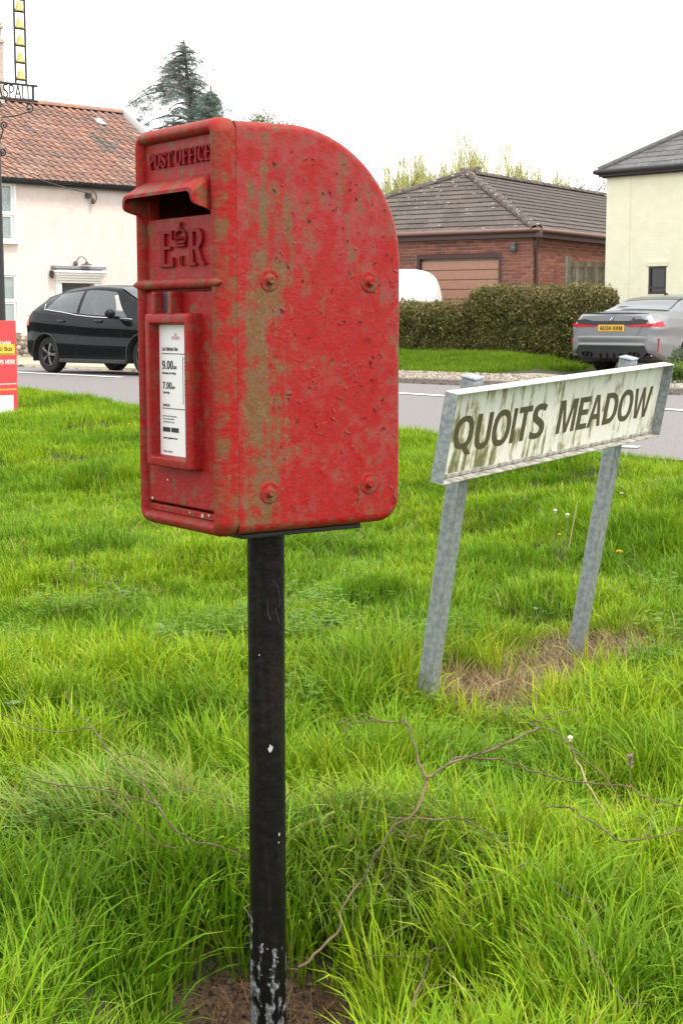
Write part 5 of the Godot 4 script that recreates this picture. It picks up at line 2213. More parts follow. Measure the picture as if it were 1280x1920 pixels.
	mb.box(Vector3(0, 0.95, 0.78), Vector3(1.2, 0.5, 0.14), Basis(Vector3.RIGHT, -0.25), 0.05)
	for x in [-0.35, 0.35]:
		mb.box(Vector3(x, 1.22, 0.74), Vector3(0.24, 0.14, 0.08), Basis.IDENTITY, 0.03)
	part("rear_bench", mb, mat(0.025, 0.025, 0.028, 0.9), car)
	mb = MB.new()
	mb.box(Vector3(0, 0.84, 2.75), Vector3(1.4, 0.22, 0.4), Basis.IDENTITY, 0.08)
	mb.box(Vector3(0, 0.3, 1.9), Vector3(1.45, 0.06, 2.4))
	part("dashboard", mb, M.rubber, car)
	mb = MB.new()
	var wp := []
	var wr := []
	for k in 17:
		var p := TAU * k / 16.0
		wp.append(Vector3(-0.36 + 0.18 * cos(p), 0.98 + 0.17 * sin(p), 2.42 - 0.05 * sin(p)))
		wr.append(0.015)
	mb.tube(wp, wr, 6, false)
	part("steering_wheel", mb, M.rubber, car)
	mb = MB.new()
	mb.box(Vector3(0, 0.78, -0.002), Vector3(0.5, 0.11, 0.012))
	part("number_plate", mb, mat(0.7, 0.5, 0.05, 0.5), car)


func saloon() -> void:
	var fwd := V(0.652, 0, 0.758).normalized()
	var right := fwd.cross(Vector3.UP)
	var rear := at(1144, 690, 27.0)
	var y0: float = G(rear.x, 27.0) + 0.02
	var car := thing("saloon_car", "silver grey saloon car parked nose-in beside the clipped hedge", "car", Transform3D(Basis(-right, Vector3.UP, fwd), Vector3(rear.x, y0, rear.z)))
	var blackp := mat(0.012, 0.012, 0.013, 0.35)
	var c := {
		"len": 4.79, "axles": [1.10, 3.96], "wheel_r": 0.335, "arch_r": 0.375, "lip": 0.012, "lip_mat": paint(0.20, 0.205, 0.215, 0.6, 0.35), "belt_in": 0.90,
		"bot": [[0.0, 0.40], [0.1, 0.33], [0.4, 0.24], [0.8, 0.2], [4.2, 0.19], [4.7, 0.26], [4.79, 0.36]],
		"top": [[0.0, 0.97], [0.03, 1.03], [0.12, 1.085], [0.5, 1.10], [0.78, 1.125], [1.0, 1.19], [1.4, 1.33], [1.8, 1.41], [2.3, 1.437], [2.8, 1.42], [3.1, 1.33], [3.6, 1.09], [3.8, 1.03], [4.3, 0.95], [4.65, 0.82], [4.79, 0.6]],
		"belt": [[0.0, 0.93], [0.5, 1.02], [1.2, 0.99], [2.5, 0.96], [3.6, 0.93], [4.79, 0.7]],
		"wide": [[0.0, 0.72], [0.03, 0.80], [0.10, 0.865], [0.25, 0.91], [0.6, 0.935], [1.1, 0.952], [1.8, 0.915], [3.2, 0.915], [3.95, 0.945], [4.4, 0.86], [4.7, 0.68], [4.79, 0.5]],
		"wtop": [[0.0, 0.64], [0.15, 0.70], [0.75, 0.69], [1.0, 0.64], [1.5, 0.575], [2.6, 0.585], [3.1, 0.62], [3.7, 0.76], [4.3, 0.7], [4.79, 0.4]],
		"windows": [[1.22, 2.20, 2.15, 1.72], [2.28, 3.38, 2.80, 2.25]],
		"screens": [[0.80, 1.62, 0.94, 0.94], [2.98, 3.66, 0.93, 0.9]],
		"glass": M.glass_dark, "screen_glass": mat(0.05, 0.055, 0.055, 0.06, 0.0, 0.9),
	}
	var silver := paint(0.24, 0.245, 0.26, 0.55, 0.38)
	car_body(c, car, silver, false)
	var rimm := mat(0.03, 0.03, 0.03, 0.3, 0.5)
	for x in [-0.87, 0.87]:
		for z in c.axles:
			wheel(car, x, z, 0.335, rimm, 5, 0.25)
	# the tail: lid edge, lamps, plate, badge, bumper shelf, diffuser, twin pipes
	var mb := MB.new()
	var sp := []
	var sr := []
	for k in 21:
		var f := (k - 10) / 10.0
		sp.append(Vector3(f * 0.66, 1.09 - 0.014 * f * f, 0.075 + 0.05 * f * f))
		sr.append(0.013 * (1.0 - 0.5 * absf(f)))
	mb.tube(sp, sr, 6)
	part("spoiler", mb, blackp, car)
	mb = MB.new()
	mb.extrude(PackedVector2Array([Vector2(-0.62, 0.99), Vector2(-0.56, 0.76), Vector2(-0.48, 0.70), Vector2(0.48, 0.70), Vector2(0.56, 0.76), Vector2(0.62, 0.99), Vector2(0.58, 1.035), Vector2(0, 1.055), Vector2(-0.58, 1.035)]), -0.03, 0.008, Transform3D(Basis(Vector3(-1, 0, 0), Vector3.UP, Vector3(0, 0, -1)), Vector3.ZERO))
	var lid := part("boot_lid", mb, silver, car)
	mb = MB.new()
	mb.extrude(PackedVector2Array([Vector2(-0.72, 0.965), Vector2(-0.66, 0.87), Vector2(-0.5, 0.865), Vector2(0.5, 0.865), Vector2(0.66, 0.87), Vector2(0.72, 0.965), Vector2(0.55, 0.985), Vector2(0.35, 0.95), Vector2(-0.35, 0.95), Vector2(-0.55, 0.985)]), -0.005, 0.0115, Transform3D(Basis(Vector3(-1, 0, 0), Vector3.UP, Vector3(0, 0, -1)), Vector3.ZERO))
	part("dark_band", mb, mat(0.03, 0.03, 0.033, 0.25), lid)
	var redm := mat(0.55, 0.012, 0.025, 0.12)
	for s in [-1.0, 1.0]:
		mb = MB.new()
		mb.extrude(PackedVector2Array([Vector2(0.32, 0.845), Vector2(0.76, 0.85), Vector2(0.80, 0.90), Vector2(0.775, 0.905), Vector2(0.62, 0.892), Vector2(0.33, 0.872)]) if s > 0 else PackedVector2Array([Vector2(-0.33, 0.872), Vector2(-0.62, 0.892), Vector2(-0.775, 0.905), Vector2(-0.80, 0.90), Vector2(-0.76, 0.85), Vector2(-0.32, 0.845)]), -0.03, 0.018, Transform3D(Basis(Vector3(-1, 0, 0), Vector3.UP, Vector3(0, 0, -1)), Vector3.ZERO))
		part("tail_lamp", mb, redm, car)
		mb = MB.new()
		var lamp := []
		for r in 5:
			var row := []
			for k in 8:
				var z := lerpf(0.0, 0.27, k / 7.0)
				var y := lerpf(0.85, lerpf(0.90, 0.95, k / 7.0), r / 4.0)
				row.append(Vector3(s * (ring_x(c, z, y) + 0.008), y, z))
			lamp.append(row)
		mb.grid(lamp, false, [], s > 0)
		part("tail_lamp", mb, redm, car)
		mb = MB.new()
		mb.box(Vector3(s * 0.865, 0.53, 0.115), Vector3(0.03, 0.24, 0.025), Basis(Vector3(0, 0, 1), -s * 0.12), 0.004)
		part("reflector", mb, mat(0.4, 0.02, 0.02, 0.2), car)
		for q in [0.0, 0.1]:
			mb = MB.new()
			mb.lathe([[0.045, -0.08], [0.047, 0.06], [0.040, 0.06], [0.038, -0.08]], 18, Transform3D(Basis(Vector3.RIGHT, Vector3(0, 0, -1), Vector3(0, 1, 0)), Vector3(s * (0.42 + q), 0.37, -0.0)))
			part("exhaust_pipe", mb, mat(0.03, 0.03, 0.03, 0.3, 0.8), car)
		mb = MB.new()
		mb.ball(Vector3(s * 1.02, 1.02, 3.12), Vector3(0.10, 0.07, 0.08), 12, 8)
		part("door_mirror", mb, blackp, car)
		mb = MB.new()
		mb.box(Vector3(s * 0.90, 0.21, 2.5), Vector3(0.05, 0.06, 2.2), Basis.IDENTITY, 0.015)
		part("sill", mb, blackp, car)
	# bumper with a bright shoulder
	mb = MB.new()
	var rows := []
	for q in [[0.705, 0.0], [0.69, -0.045], [0.665, -0.062], [0.60, -0.05], [0.57, -0.035], [0.545, -0.05], [0.52, -0.055], [0.50, -0.03], [0.49, 0.03]]:
		var row := []
		for k in 19:
			var f := (k - 9) / 9.0
			row.append(Vector3(-f * 0.80, q[0], q[1] + 0.10 * pow(absf(f), 4)))
		rows.append(row)
	mb.grid(rows)
	part("bumper", mb, silver, car)
	mb = MB.new()
	mb.extrude(PackedVector2Array([Vector2(-0.62, 0.30), Vector2(0.62, 0.30), Vector2(0.72, 0.40), Vector2(0.66, 0.515), Vector2(-0.66, 0.515), Vector2(-0.72, 0.40)]), -0.1, 0.02, Transform3D(Basis(Vector3(-1, 0, 0), Vector3.UP, Vector3(0, 0, -1)), Vector3.ZERO))
	for x in [-0.2, -0.07, 0.07, 0.2]:
		mb.box(Vector3(x, 0.34, -0.04), Vector3(0.015, 0.10, 0.06))
	mb.box(Vector3(0, 0.335, 0.06), Vector3(1.62, 0.07, 0.10), Basis.IDENTITY, 0.03)
	part("diffuser", mb, blackp, car)
	var face := Transform3D(Basis(Vector3(-1, 0, 0), Vector3.UP, Vector3(0, 0, -1)), Vector3(0, 0, -0.02))
	mb = MB.new()
	mb.box(Vector3(0, 0.825, -0.016), Vector3(0.53, 0.115, 0.012), Basis.IDENTITY, 0.003)
	var plate := part("number_plate", mb, mat(0.72, 0.42, 0.02, 0.45), car)
	words("AU24 HXM", sans_bold, 0.075, 0.004, blackp, plate, face * Transform3D(Basis.IDENTITY, Vector3(0, 0.825, 0.004)), 0.45)
	mb = MB.new()
	mb.lathe([[0.046, 0.0], [0.046, 0.006], [0.036, 0.008], [0.0, 0.009]], 20, Transform3D(Basis(Vector3.RIGHT, Vector3(0, 0, -1), Vector3.UP), Vector3(0, 0.985, -0.014)))
	var badge := part("badge", mb, mat(0.12, 0.13, 0.14, 0.3), car)
	for q in 4:
		mb = MB.new()
		var a0 := PI / 2 * q
		mb.extrude(PackedVector2Array([Vector2.ZERO, Vector2(cos(a0), sin(a0)) * 0.032, Vector2(cos(a0 + PI / 4), sin(a0 + PI / 4)) * 0.032, Vector2(cos(a0 + PI / 2), sin(a0 + PI / 2)) * 0.032]), 0.0, 0.002, Transform3D(Basis(Vector3(-1, 0, 0), Vector3.UP, Vector3(0, 0, -1)), Vector3(0, 0.985, -0.023)))
		part("badge_quarter", mb, mat(0.05, 0.22, 0.55, 0.3) if q % 2 else M.white_paint, badge)
	mb = MB.new()
	for k in 3:
		mb.box(Vector3(-0.42 - 0.022 * k, 0.985, -0.015), Vector3(0.009, 0.03, 0.006), Basis(Vector3(0, 0, 1), 0.3))
	part("model_badge", mb, blackp, car)
	mb = MB.new()
	mb.extrude(PackedVector2Array([Vector2(-0.09, 0), Vector2(0.09, 0), Vector2(-0.06, 0.055), Vector2(-0.085, 0.05)]), -0.012, 0.012, Transform3D(Basis(Vector3(0, 0, 1), Vector3.UP, Vector3(-1, 0, 0)), Vector3(0, 1.425, 1.95)))
	part("roof_aerial", mb, blackp, car)


func van() -> void:
	var z := 33.9
	var rear := at(826, 560, z)
	var fwd := V(-0.985, 0, 0.17).normalized()
	var right := fwd.cross(Vector3.UP)
	var y0: float = 0.66
	var car := thing("white_van", "white panel van standing behind the low hedge", "van", Transform3D(Basis(-right, Vector3.UP, fwd), Vector3(rear.x, y0, rear.z)))
	var c := {
		"len": 4.3, "axles": [0.8, 3.45], "wheel_r": 0.31, "arch_r": 0.36, "lip": 0.012, "lip_mat": M.rubber, "belt_in": 0.97,
		"bot": [[0.0, 0.35], [0.3, 0.25], [3.9, 0.22], [4.3, 0.35]],
		"top": [[0.0, 0.9], [0.02, 1.15], [0.07, 1.40], [0.16, 1.62], [0.30, 1.74], [0.5, 1.785], [1.2, 1.80], [2.4, 1.80], [2.8, 1.72], [3.4, 1.25], [3.6, 1.12], [4.1, 0.95], [4.3, 0.6]],
		"belt": [[0.0, 0.85], [0.4, 1.0], [3.4, 0.98], [4.3, 0.6]],
		"wide": [[0.0, 0.72], [0.1, 0.84], [0.3, 0.89], [3.4, 0.89], [4.0, 0.75], [4.3, 0.5]],
		"wtop": [[0.0, 0.6], [0.3, 0.72], [2.6, 0.74], [3.4, 0.76], [4.3, 0.4]],
		"windows": [[2.45, 3.3, 2.85, 2.45]],
		"screens": [[2.85, 3.42, 0.9, 0.9]],
		"glass": M.glass_dark, "screen_glass": M.glass_dark,
	}
	car_body(c, car, paint(0.78, 0.78, 0.78, 0.0, 0.35), false)
	for x in [-0.8, 0.8]:
		for q in c.axles:
			wheel(car, x, q, 0.31, mat(0.3, 0.3, 0.3, 0.4, 0.7), 5, 0.2)
	for s in [-1.0, 1.0]:
		var mb := MB.new()
		mb.tube([Vector3(s * (ring_x(c, 1.0, 0.4) + 0.001), 0.4, 1.0), Vector3(s * (ring_x(c, 1.0, 0.95) + 0.001), 0.95, 1.0), Vector3(s * (side_pt(c, 1.0, 0.5, 0).x + 0.001), side_pt(c, 1.0, 0.5, 0).y, 0.99), Vector3(s * (side_pt(c, 0.95, 0.96, 0).x + 0.001), side_pt(c, 0.95, 0.96, 0).y, 0.93), Vector3(s * (side_pt(c, 0.6, 0.97, 0).x + 0.001), side_pt(c, 0.6, 0.97, 0).y, 0.6)], [0.005, 0.005, 0.005, 0.005, 0.005], 4)
		part("panel_gap", mb, mat(0.3, 0.3, 0.3, 0.7), car)
		mb = MB.new()
		mb.box(Vector3(s * 0.78, 0.7, 0.04), Vector3(0.08, 0.3, 0.06), Basis.IDENTITY, 0.015)
		part("tail_lamp", mb, mat(0.5, 0.015, 0.02, 0.15), car)


# ---------------------------------------------------------------- green things
func leaf_clump(count: int, r: float, size: float, cols: Array, sd: int, long := 1.6, flat := 1.0) -> ArrayMesh:
	var q := RandomNumberGenerator.new()
	q.seed = sd
	var mb := MB.new()
	for k in count:
		var p := Vector3(q.randfn(), q.randfn() * flat, q.randfn()) * r * 0.5
		var a := Vector3(q.randfn(), q.randfn(), q.randfn()).normalized()
		var b := a.cross(Vector3(q.randfn(), q.randfn(), q.randfn())).normalized()
		var s := size * q.randf_range(0.6, 1.3)
		mb.col = cols[q.randi() % cols.size()] * q.randf_range(0.8, 1.2)
		var t := p + a * s * long
		var m := p + a * s * long * 0.5
		mb.tri(p, m + b * s * 0.42, t)
		mb.tri(p, t, m - b * s * 0.42)
	return mb.mesh(true, false)


func hedges() -> void:
	for hd in [["box_hedge", "long low clipped hedge, browned on top, in front of white van", V(0.35, 0, 33.2), V(3.05, 0, 31.6), 1.62, 0], ["box_hedge", "taller clipped hedge, browned on top, beside the parked silver car", V(2.72, 0, 31.6), V(5.36, 0, 30.35), 1.93, 1]]:
		var a: Vector3 = hd[2]
		var b: Vector3 = hd[3]
		var dir := (b - a).normalized()
		var L := a.distance_to(b)
		var base: float = 0.50
		var H: float = hd[4] - base
		var xf := frame_xf(Vector3(a.x, base, a.z), dir)
		var h := thing(hd[0], hd[1], "hedge", xf, "clipped hedges across the road")
		# rounded cross-section: half depth 0.5, wobbly
		var wob := noise(FastNoiseLite.TYPE_SIMPLEX, 1.1, 3, 300 + hd[5])
		var core := MB.new()
		var rows := []
		for k in 25:
			var x := L * k / 24.0
			var endf := sqrt(clampf(minf(x, L - x) / 0.35, 0.02, 1.0))
			var row := []
			for j in 12:
				var p := TAU * j / 12.0
				row.append(Vector3(x, H * 0.5 + H * 0.42 * sin(p) * (0.75 + 0.25 * endf), 0.40 * endf * signf(cos(p)) * pow(absf(cos(p)), 0.6)))
			rows.append(row)
		core.grid(rows, true)
		part("inner_growth", core, mat(0.125, 0.125, 0.036, 0.9), h)
		var vars := []
		var green := [Color(0.13, 0.135, 0.036), Color(0.15, 0.15, 0.042), Color(0.185, 0.165, 0.06), Color(0.10, 0.105, 0.03)]
		for k in 3:
			vars.append(leaf_clump(46, 0.11, 0.036, green, 310 + k))
		var brownc := [Color(0.24, 0.19, 0.085), Color(0.19, 0.16, 0.07), Color(0.28, 0.225, 0.11), Color(0.14, 0.13, 0.05)]
		var tops := leaf_clump(46, 0.11, 0.034, brownc, 315)
		var xfs := [[], [], [], []]
		var N := int(L * 820)
		for k in N:
			var x := rng.randf() * L
			var endf := sqrt(clampf(minf(x, L - x) / 0.4, 0.03, 1.0))
			var p := rng.randf_range(-0.9, PI + 0.9)
			var ww := 1.0 + 0.16 * wob.get_noise_2d(x * 2, p * 1.3)
			var cy := signf(sin(p)) * pow(absf(sin(p)), 0.55)
			var cz := signf(cos(p)) * pow(absf(cos(p)), 0.55)
			var y := H * 0.5 + H * 0.5 * cy * (0.82 + 0.18 * endf) * (1.0 + 0.05 * wob.get_noise_2d(x * 3, 9))
			y = maxf(y, 0.05)
			var pos := Vector3(x, y, 0.5 * endf * cz * ww)
			var top := y > H * 0.9 or (y > H * 0.8 and rng.randf() < 0.5)
			var patch := wob.get_noise_2d(x * 1.5 + 40, y * 2.5) > 0.14
			var t := 3 if (top and rng.randf() < 0.75) or (patch and rng.randf() < 0.6) or rng.randf() < 0.07 else rng.randi() % 3
			xfs[t].append(Transform3D(Basis(Vector3(rng.randfn(), rng.randfn(), rng.randfn()).normalized(), rng.randf() * TAU).scaled(Vector3.ONE * rng.randf_range(0.75, 1.25)), pos))
		for k in 3:
			copies("foliage", vars[k], M.leaf, xfs[k], [], h)
		copies("brown_clippings", tops, M.leaf, xfs[3], [], h)
		for k in 9:
			var x := (k + rng.randf()) * L / 9.0
			var mb := MB.new()
			mb.tube([Vector3(x, -0.05, 0.36), Vector3(x + rng.randf_range(-0.06, 0.06), 0.25, 0.34), Vector3(x + rng.randf_range(-0.12, 0.12), 0.55, 0.2)], [0.022, 0.016, 0.01], 5)
			part("stem", mb, M.bark, h)
	# grey lavender and leafy plants at the far kerb
	var lp := on_ground(1283, 712)
	var lb := thing("lavender_bush", "small grey-green lavender bush growing behind the far kerb", "bush", Transform3D(Basis.IDENTITY, V(lp.x + 0.06, 0.46, -lp.z + 0.5)))
	var gl := leaf_clump(60, 0.1, 0.03, [Color(0.13, 0.17, 0.10), Color(0.10, 0.14, 0.07), Color(0.17, 0.2, 0.13)], 320, 2.6)
	var xfs := []
	for k in 170:
		var p := Vector3(rng.randfn() * 0.11, absf(rng.randfn()) * 0.17 + 0.06, rng.randfn() * 0.13)
		xfs.append(Transform3D(Basis(Vector3.UP, rng.randf() * TAU).scaled(Vector3.ONE * 0.8), p * 0.72))
	copies("foliage", gl, M.leaf, xfs, [], lb)
	var mb := MB.new()
	for k in 7:
		mb.tube([Vector3.ZERO, Vector3(rng.randf_range(-0.15, 0.15), 0.3, rng.randf_range(-0.15, 0.15))], [0.01, 0.005], 4)
	part("stem", mb, M.bark, lb)
	for q in [[1262, 716, "low leafy plant with yellow flowers at the foot of the lavender bush"], [1276, 722, "low bright green plant overhanging the far kerb"]]:
		var p := on_ground(q[0], q[1])
		var pl := thing("kerb_plant", q[2], "plant", Transform3D(Basis.IDENTITY, V(p.x + 0.05, 0.47, -p.z + 0.15)))
		xfs = []
		for k in 60:
			xfs.append(Transform3D(Basis(Vector3.UP, rng.randf() * TAU), Vector3(rng.randfn() * 0.11, absf(rng.randfn()) * 0.05 + 0.03, rng.randfn() * 0.06)))
		copies("foliage", leaf_clump(26, 0.09, 0.035, [Color(0.12, 0.2, 0.03), Color(0.09, 0.16, 0.03), Color(0.15, 0.22, 0.05)], 330, 1.4), M.leaf, xfs, [], pl)
		if q[0] == 1262:
			xfs = []
			for k in 9:
				xfs.append(Transform3D(Basis(Vector3.UP, rng.randf() * TAU), Vector3(rng.randfn() * 0.09, 0.10 + rng.randf() * 0.07, rng.randfn() * 0.05)))
			copies("flower_heads", leaf_clump(12, 0.03, 0.02, [Color(0.6, 0.45, 0.03), Color(0.65, 0.5, 0.1)], 331, 1.0), M.leaf, xfs, [], pl)


func limbs(mb: MB, tips: Array, p: Vector3, dir: Vector3, len: float, r: float, depth: int, spread: float, lift: float) -> void:
	var pts := [p]
	var rad := [r]
	var d := dir
	var q := p
	for k in 4:
		d = (d + Vector3(rng.randfn(), rng.randfn() + lift, rng.randfn()) * 0.12).normalized()
		q += d * len / 4.0
		pts.append(q)
		rad.append(r * (1.0 - 0.14 * (k + 1)))
	mb.tube(pts, rad, 5 if r < 0.06 else 8, false)
	if depth == 0:
		tips.append(q)
		tips.append(pts[3])
		tips.append(pts[2])
		return
	for k in (3 if depth > 1 else 4):
		var nd := (d + Vector3(rng.randfn(), rng.randfn() * 0.6 + 0.2, rng.randfn()) * spread).normalized()
		limbs(mb, tips, pts[2 + k % 3], nd, len * rng.randf_range(0.6, 0.85), r * 0.5, depth - 1, spread, lift)


func trees() -> void:
	# tall dark cedar behind the cottage, leaning branches with hanging sprays
	var cedars := [["conifer_tree", "tall dark cedar with drooping ragged branches behind the cottage", 345.0, 74.0, 66.0, 7.4, 1.0], ["conifer_tree", "shorter dense dark conifer beside the tall cedar", 395.0, 160.0, 64.0, 2.1, 0.8]]
	for cd in cedars:
		var top := at(cd[2], cd[3], cd[4])
		var base := Vector3(top.x + 0.4, 0.4, top.z)
		var H := top.y - base.y
		var t := thing(cd[0], cd[1], "tree", Transform3D(Basis.IDENTITY, base), "conifers behind the cottage")
		var tr := MB.new()
		tr.tube([Vector3.ZERO, Vector3(0, H * 0.4, 0), Vector3(-0.15, H * 0.75, 0), Vector3(-0.4, H, 0)], [0.38, 0.26, 0.13, 0.03], 9)
		part("trunk", tr, M.bark, t)
		var br := MB.new()
		var xfs := []
		var cols := []
		var y := H * 0.30
		while y < H:
			var f := y / H
			var reach: float = cd[5] * pow(1.0 - f, 0.78) * (0.9 + 0.22 * sin(y * 4.3) if cd[6] > 0.9 else 0.8) + 0.15
			for k in (4 if cd[6] > 0.9 else 8):
				if cd[6] > 0.9 and rng.randf() < 0.1:
					continue
				var a := rng.randf() * TAU
				var len: float = reach * (rng.randf_range(0.3, 1.15) if cd[6] > 0.9 else rng.randf_range(0.45, 1.1)) * (1.25 if cos(a) < -0.2 else 0.85)
				var dirv := Vector3(cos(a), 0, sin(a))
				var p0 := Vector3(-0.4 * f * f, y, 0)
				var pts := []
				for j in 6:
					var g := j / 5.0
					pts.append(p0 + dirv * len * g + Vector3(0, 0.30 * len * g * (1.0 - g) * 1.5 - 0.28 * len * g * g, 0))
				br.tube(pts, [0.055, 0.045, 0.035, 0.025, 0.015, 0.007], 4, false)
				var m := int(len * (7 if cd[6] > 0.9 else 15)) + 3
				for j in m:
					var g := sqrt(rng.randf())
					var p: Vector3 = pts[int(g * 4.99)].lerp(pts[int(g * 4.99) + 1], fmod(g * 4.99, 1.0))
					p += Vector3(rng.randfn() * 0.16, -absf(rng.randfn()) * 0.14, rng.randfn() * 0.16)
					xfs.append(Transform3D(Basis(Vector3.UP, rng.randf() * TAU).scaled(Vector3.ONE * rng.randf_range(0.35, 0.72)), p))
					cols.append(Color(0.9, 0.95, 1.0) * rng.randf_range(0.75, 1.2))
			y += rng.randf_range(0.10, 0.26) if cd[6] > 0.9 else rng.randf_range(0.16, 0.34)
		var ln := part("limbs", br, M.bark, t)
		# a hanging spray of needles
		var sp := MB.new()
		var q := RandomNumberGenerator.new()
		q.seed = 5
		for k in 46:
			var p := Vector3(q.randfn() * 0.14, -absf(q.randfn()) * 0.16, q.randfn() * 0.14)
			var d := (Vector3(q.randfn(), -0.7 + q.randfn() * 0.5, q.randfn())).normalized()
			var b := d.cross(Vector3(q.randfn(), q.randfn(), q.randfn())).normalized() * 0.02
			sp.col = [Color(0.22, 0.26, 0.21), Color(0.26, 0.295, 0.25), Color(0.18, 0.215, 0.17)][k % 3]  # needle greens paled, painting distant haze into the colour
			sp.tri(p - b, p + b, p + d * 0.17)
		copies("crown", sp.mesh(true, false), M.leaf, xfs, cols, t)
	# broad-leaved trees just in leaf, and willows behind the garage
	var kinds := [
		["young_leaf_tree", "thin pale tree just coming into leaf beyond the conifers", 470.0, 172.0, 70.0, 2.6, "leafy"],
		["willow_tree", "yellow-green weeping willow rising behind the left of the garage roof", 845.0, 232.0, 58.0, 3.4, "willow"],
		["willow_tree", "bushy yellow-green willow low behind the garage's left hip", 742.0, 282.0, 57.0, 2.4, "willow"],
		["willow_tree", "sparse yellow-green willow above the middle of the garage ridge", 965.0, 272.0, 60.0, 2.6, "willow"],
		["willow_tree", "small wispy willow top showing above the right of the garage ridge", 1030.0, 306.0, 62.0, 1.6, "willow"],
		["bare_tree", "bare grey twiggy tree between the garage ridge and the yellow house", 1095.0, 296.0, 64.0, 2.4, "bare"],
		["leafy_tree", "green roadside tree standing beyond the cottage's far gable", 560.0, 330.0, 75.0, 4.0, "leafy"],
	]
	var strand := MB.new()
	var q2 := RandomNumberGenerator.new()
	q2.seed = 8
	strand.col = Color(0.22, 0.2, 0.06)
	for w in 5:
		var x := q2.randfn() * 0.14
		var zq := q2.randfn() * 0.14
		var ln := q2.randf_range(0.7, 1.5)
		strand.col = Color(0.22, 0.2, 0.06)
		strand.tri(Vector3(x, 0, zq), Vector3(x + 0.012, 0, zq), Vector3(x + 0.05, -ln, zq))
		for k in 24:
			var f := k / 24.0
			var p := Vector3(x + 0.05 * f, -ln * f, zq)
			var d := Vector3(q2.randfn(), -1.0, q2.randfn()).normalized() * q2.randf_range(0.07, 0.13)
			var b := d.cross(Vector3(q2.randfn(), 0.2, q2.randfn())).normalized() * 0.014
			strand.col = [Color(0.52, 0.52, 0.19), Color(0.46, 0.48, 0.15), Color(0.58, 0.56, 0.25)][k % 3]
			strand.tri(p - b, p + b, p + d)
	var strand_mesh := strand.mesh(true, false)
	var leafs := leaf_clump(34, 0.32, 0.06, [Color(0.17, 0.18, 0.06), Color(0.22, 0.19, 0.07), Color(0.13, 0.15, 0.05)], 340)
	var greens := leaf_clump(34, 0.34, 0.07, [Color(0.07, 0.11, 0.03), Color(0.09, 0.13, 0.035), Color(0.06, 0.09, 0.025)], 341)
	for kd in kinds:
		var top := at(kd[2], kd[3], kd[4])
		var base := Vector3(top.x, 0.4, top.z)
		var H := top.y - base.y
		var R: float = kd[5]
		var t := thing(kd[0], kd[1], "tree", Transform3D(Basis.IDENTITY, base))
		var tr := MB.new()
		tr.tube([Vector3.ZERO, Vector3(0.1, H * 0.2, 0), Vector3(0, H * 0.42, 0.1)], [0.22, 0.17, 0.13], 8, false)
		part("trunk", tr, M.bark, t)
		var lm := MB.new()
		var tips := []
		for k in 7:
			var a := TAU * k / 7.0 + rng.randf() * 0.5
			var out := R / H * rng.randf_range(0.35, 1.0)
			limbs(lm, tips, Vector3(0, H * rng.randf_range(0.30, 0.42), 0), Vector3(cos(a) * out * 1.6, 1.0, sin(a) * out * 1.6).normalized(), H * 0.27, 0.075, 3 if kd[6] == "bare" or kd[2] < 500 else 2, 0.5, 0.3)
		# keep the crown's height to the measured top
		var ymax := 0.0
		for p in tips:
			ymax = maxf(ymax, p.y)
		var sc := H / maxf(ymax, 0.1)
		for k in lm.v.size():
			lm.v[k].y *= sc
		for k in tips.size():
			tips[k].y *= sc
		part("limbs", lm, M.bark if kd[6] != "willow" else tri_mat(mottled(64, 64, Color(0.2, 0.17, 0.07), Color(0.3, 0.26, 0.1), 0.05, 351), 1.0, 0.9), t)
		var xfs := []
		for p in tips:
			for k in (3 if kd[6] == "leafy" else 1):
				var o := Vector3(rng.randfn(), rng.randfn() * 0.4, rng.randfn()) * (0.22 if kd[6] == "willow" else 0.2)
				xfs.append(Transform3D(Basis(Vector3.UP, rng.randf() * TAU).scaled(Vector3.ONE * rng.randf_range(0.6, 1.2)), p + o))
		if kd[6] == "willow":
			copies("crown", strand_mesh, M.leaf, xfs, [], t)
		elif kd[6] == "leafy":
			copies("crown", leafs if kd[2] < 500 else greens, M.leaf, xfs, [], t)


func wires() -> void:
	var wm := mat(0.05, 0.05, 0.05, 0.7)
	var list := [[at(1120, 198, 30), at(1420, 28, 24), "thin overhead wire sloping up past the yellow house", 0.006], [at(560, 272, 40), at(860, 112, 34), "upper of two thin overhead wires above the post box", 0.007], [at(600, 262, 40), at(900, 108, 34), "lower of two thin overhead wires above the post box", 0.007]]
	for w in list:
		var mb := MB.new()
		var pts := []
		var rd := []
		for k in 13:
			var f := k / 12.0
			pts.append(w[0].lerp(w[1], f) + Vector3(0, -0.25 * sin(PI * f), 0))
			rd.append(w[3])
		mb.tube(pts, rd, 4)
		tag(part("overhead_wire", mb, wm), w[2], "wire", "overhead wires")
	var mb := MB.new()
	var a := at(-60, 275, 34.0)
	var b := at(168, 363, 38.6)
	var pts := []
	var rd := []
	for k in 13:
		var f := k / 12.0
		pts.append(a.lerp(b, f) + Vector3(0, -0.12 * sin(PI * f), 0))
		rd.append(0.012)
	mb.tube(pts, rd, 5)
	tag(part("service_cable", mb, wm), "black service cable running to the bracket under the cottage eaves", "cable")
	mb = MB.new()
	var m0 := at(285, 182, 52)
	mb.tube([Vector3(m0.x, 0.4, m0.z), m0], [0.03, 0.03], 6)
	for k in 6:
		mb.box(m0 + Vector3(-0.35 + k * 0.14, -0.08, 0), Vector3(0.012, 0.012, 0.5))
	mb.box(m0 + Vector3(0, -0.08, 0), Vector3(0.9, 0.018, 0.018))
	tag(part("aerial_mast", mb, mat(0.5, 0.5, 0.5, 0.4, 0.7)), "thin grey aerial mast beyond the cottage gable", "aerial")


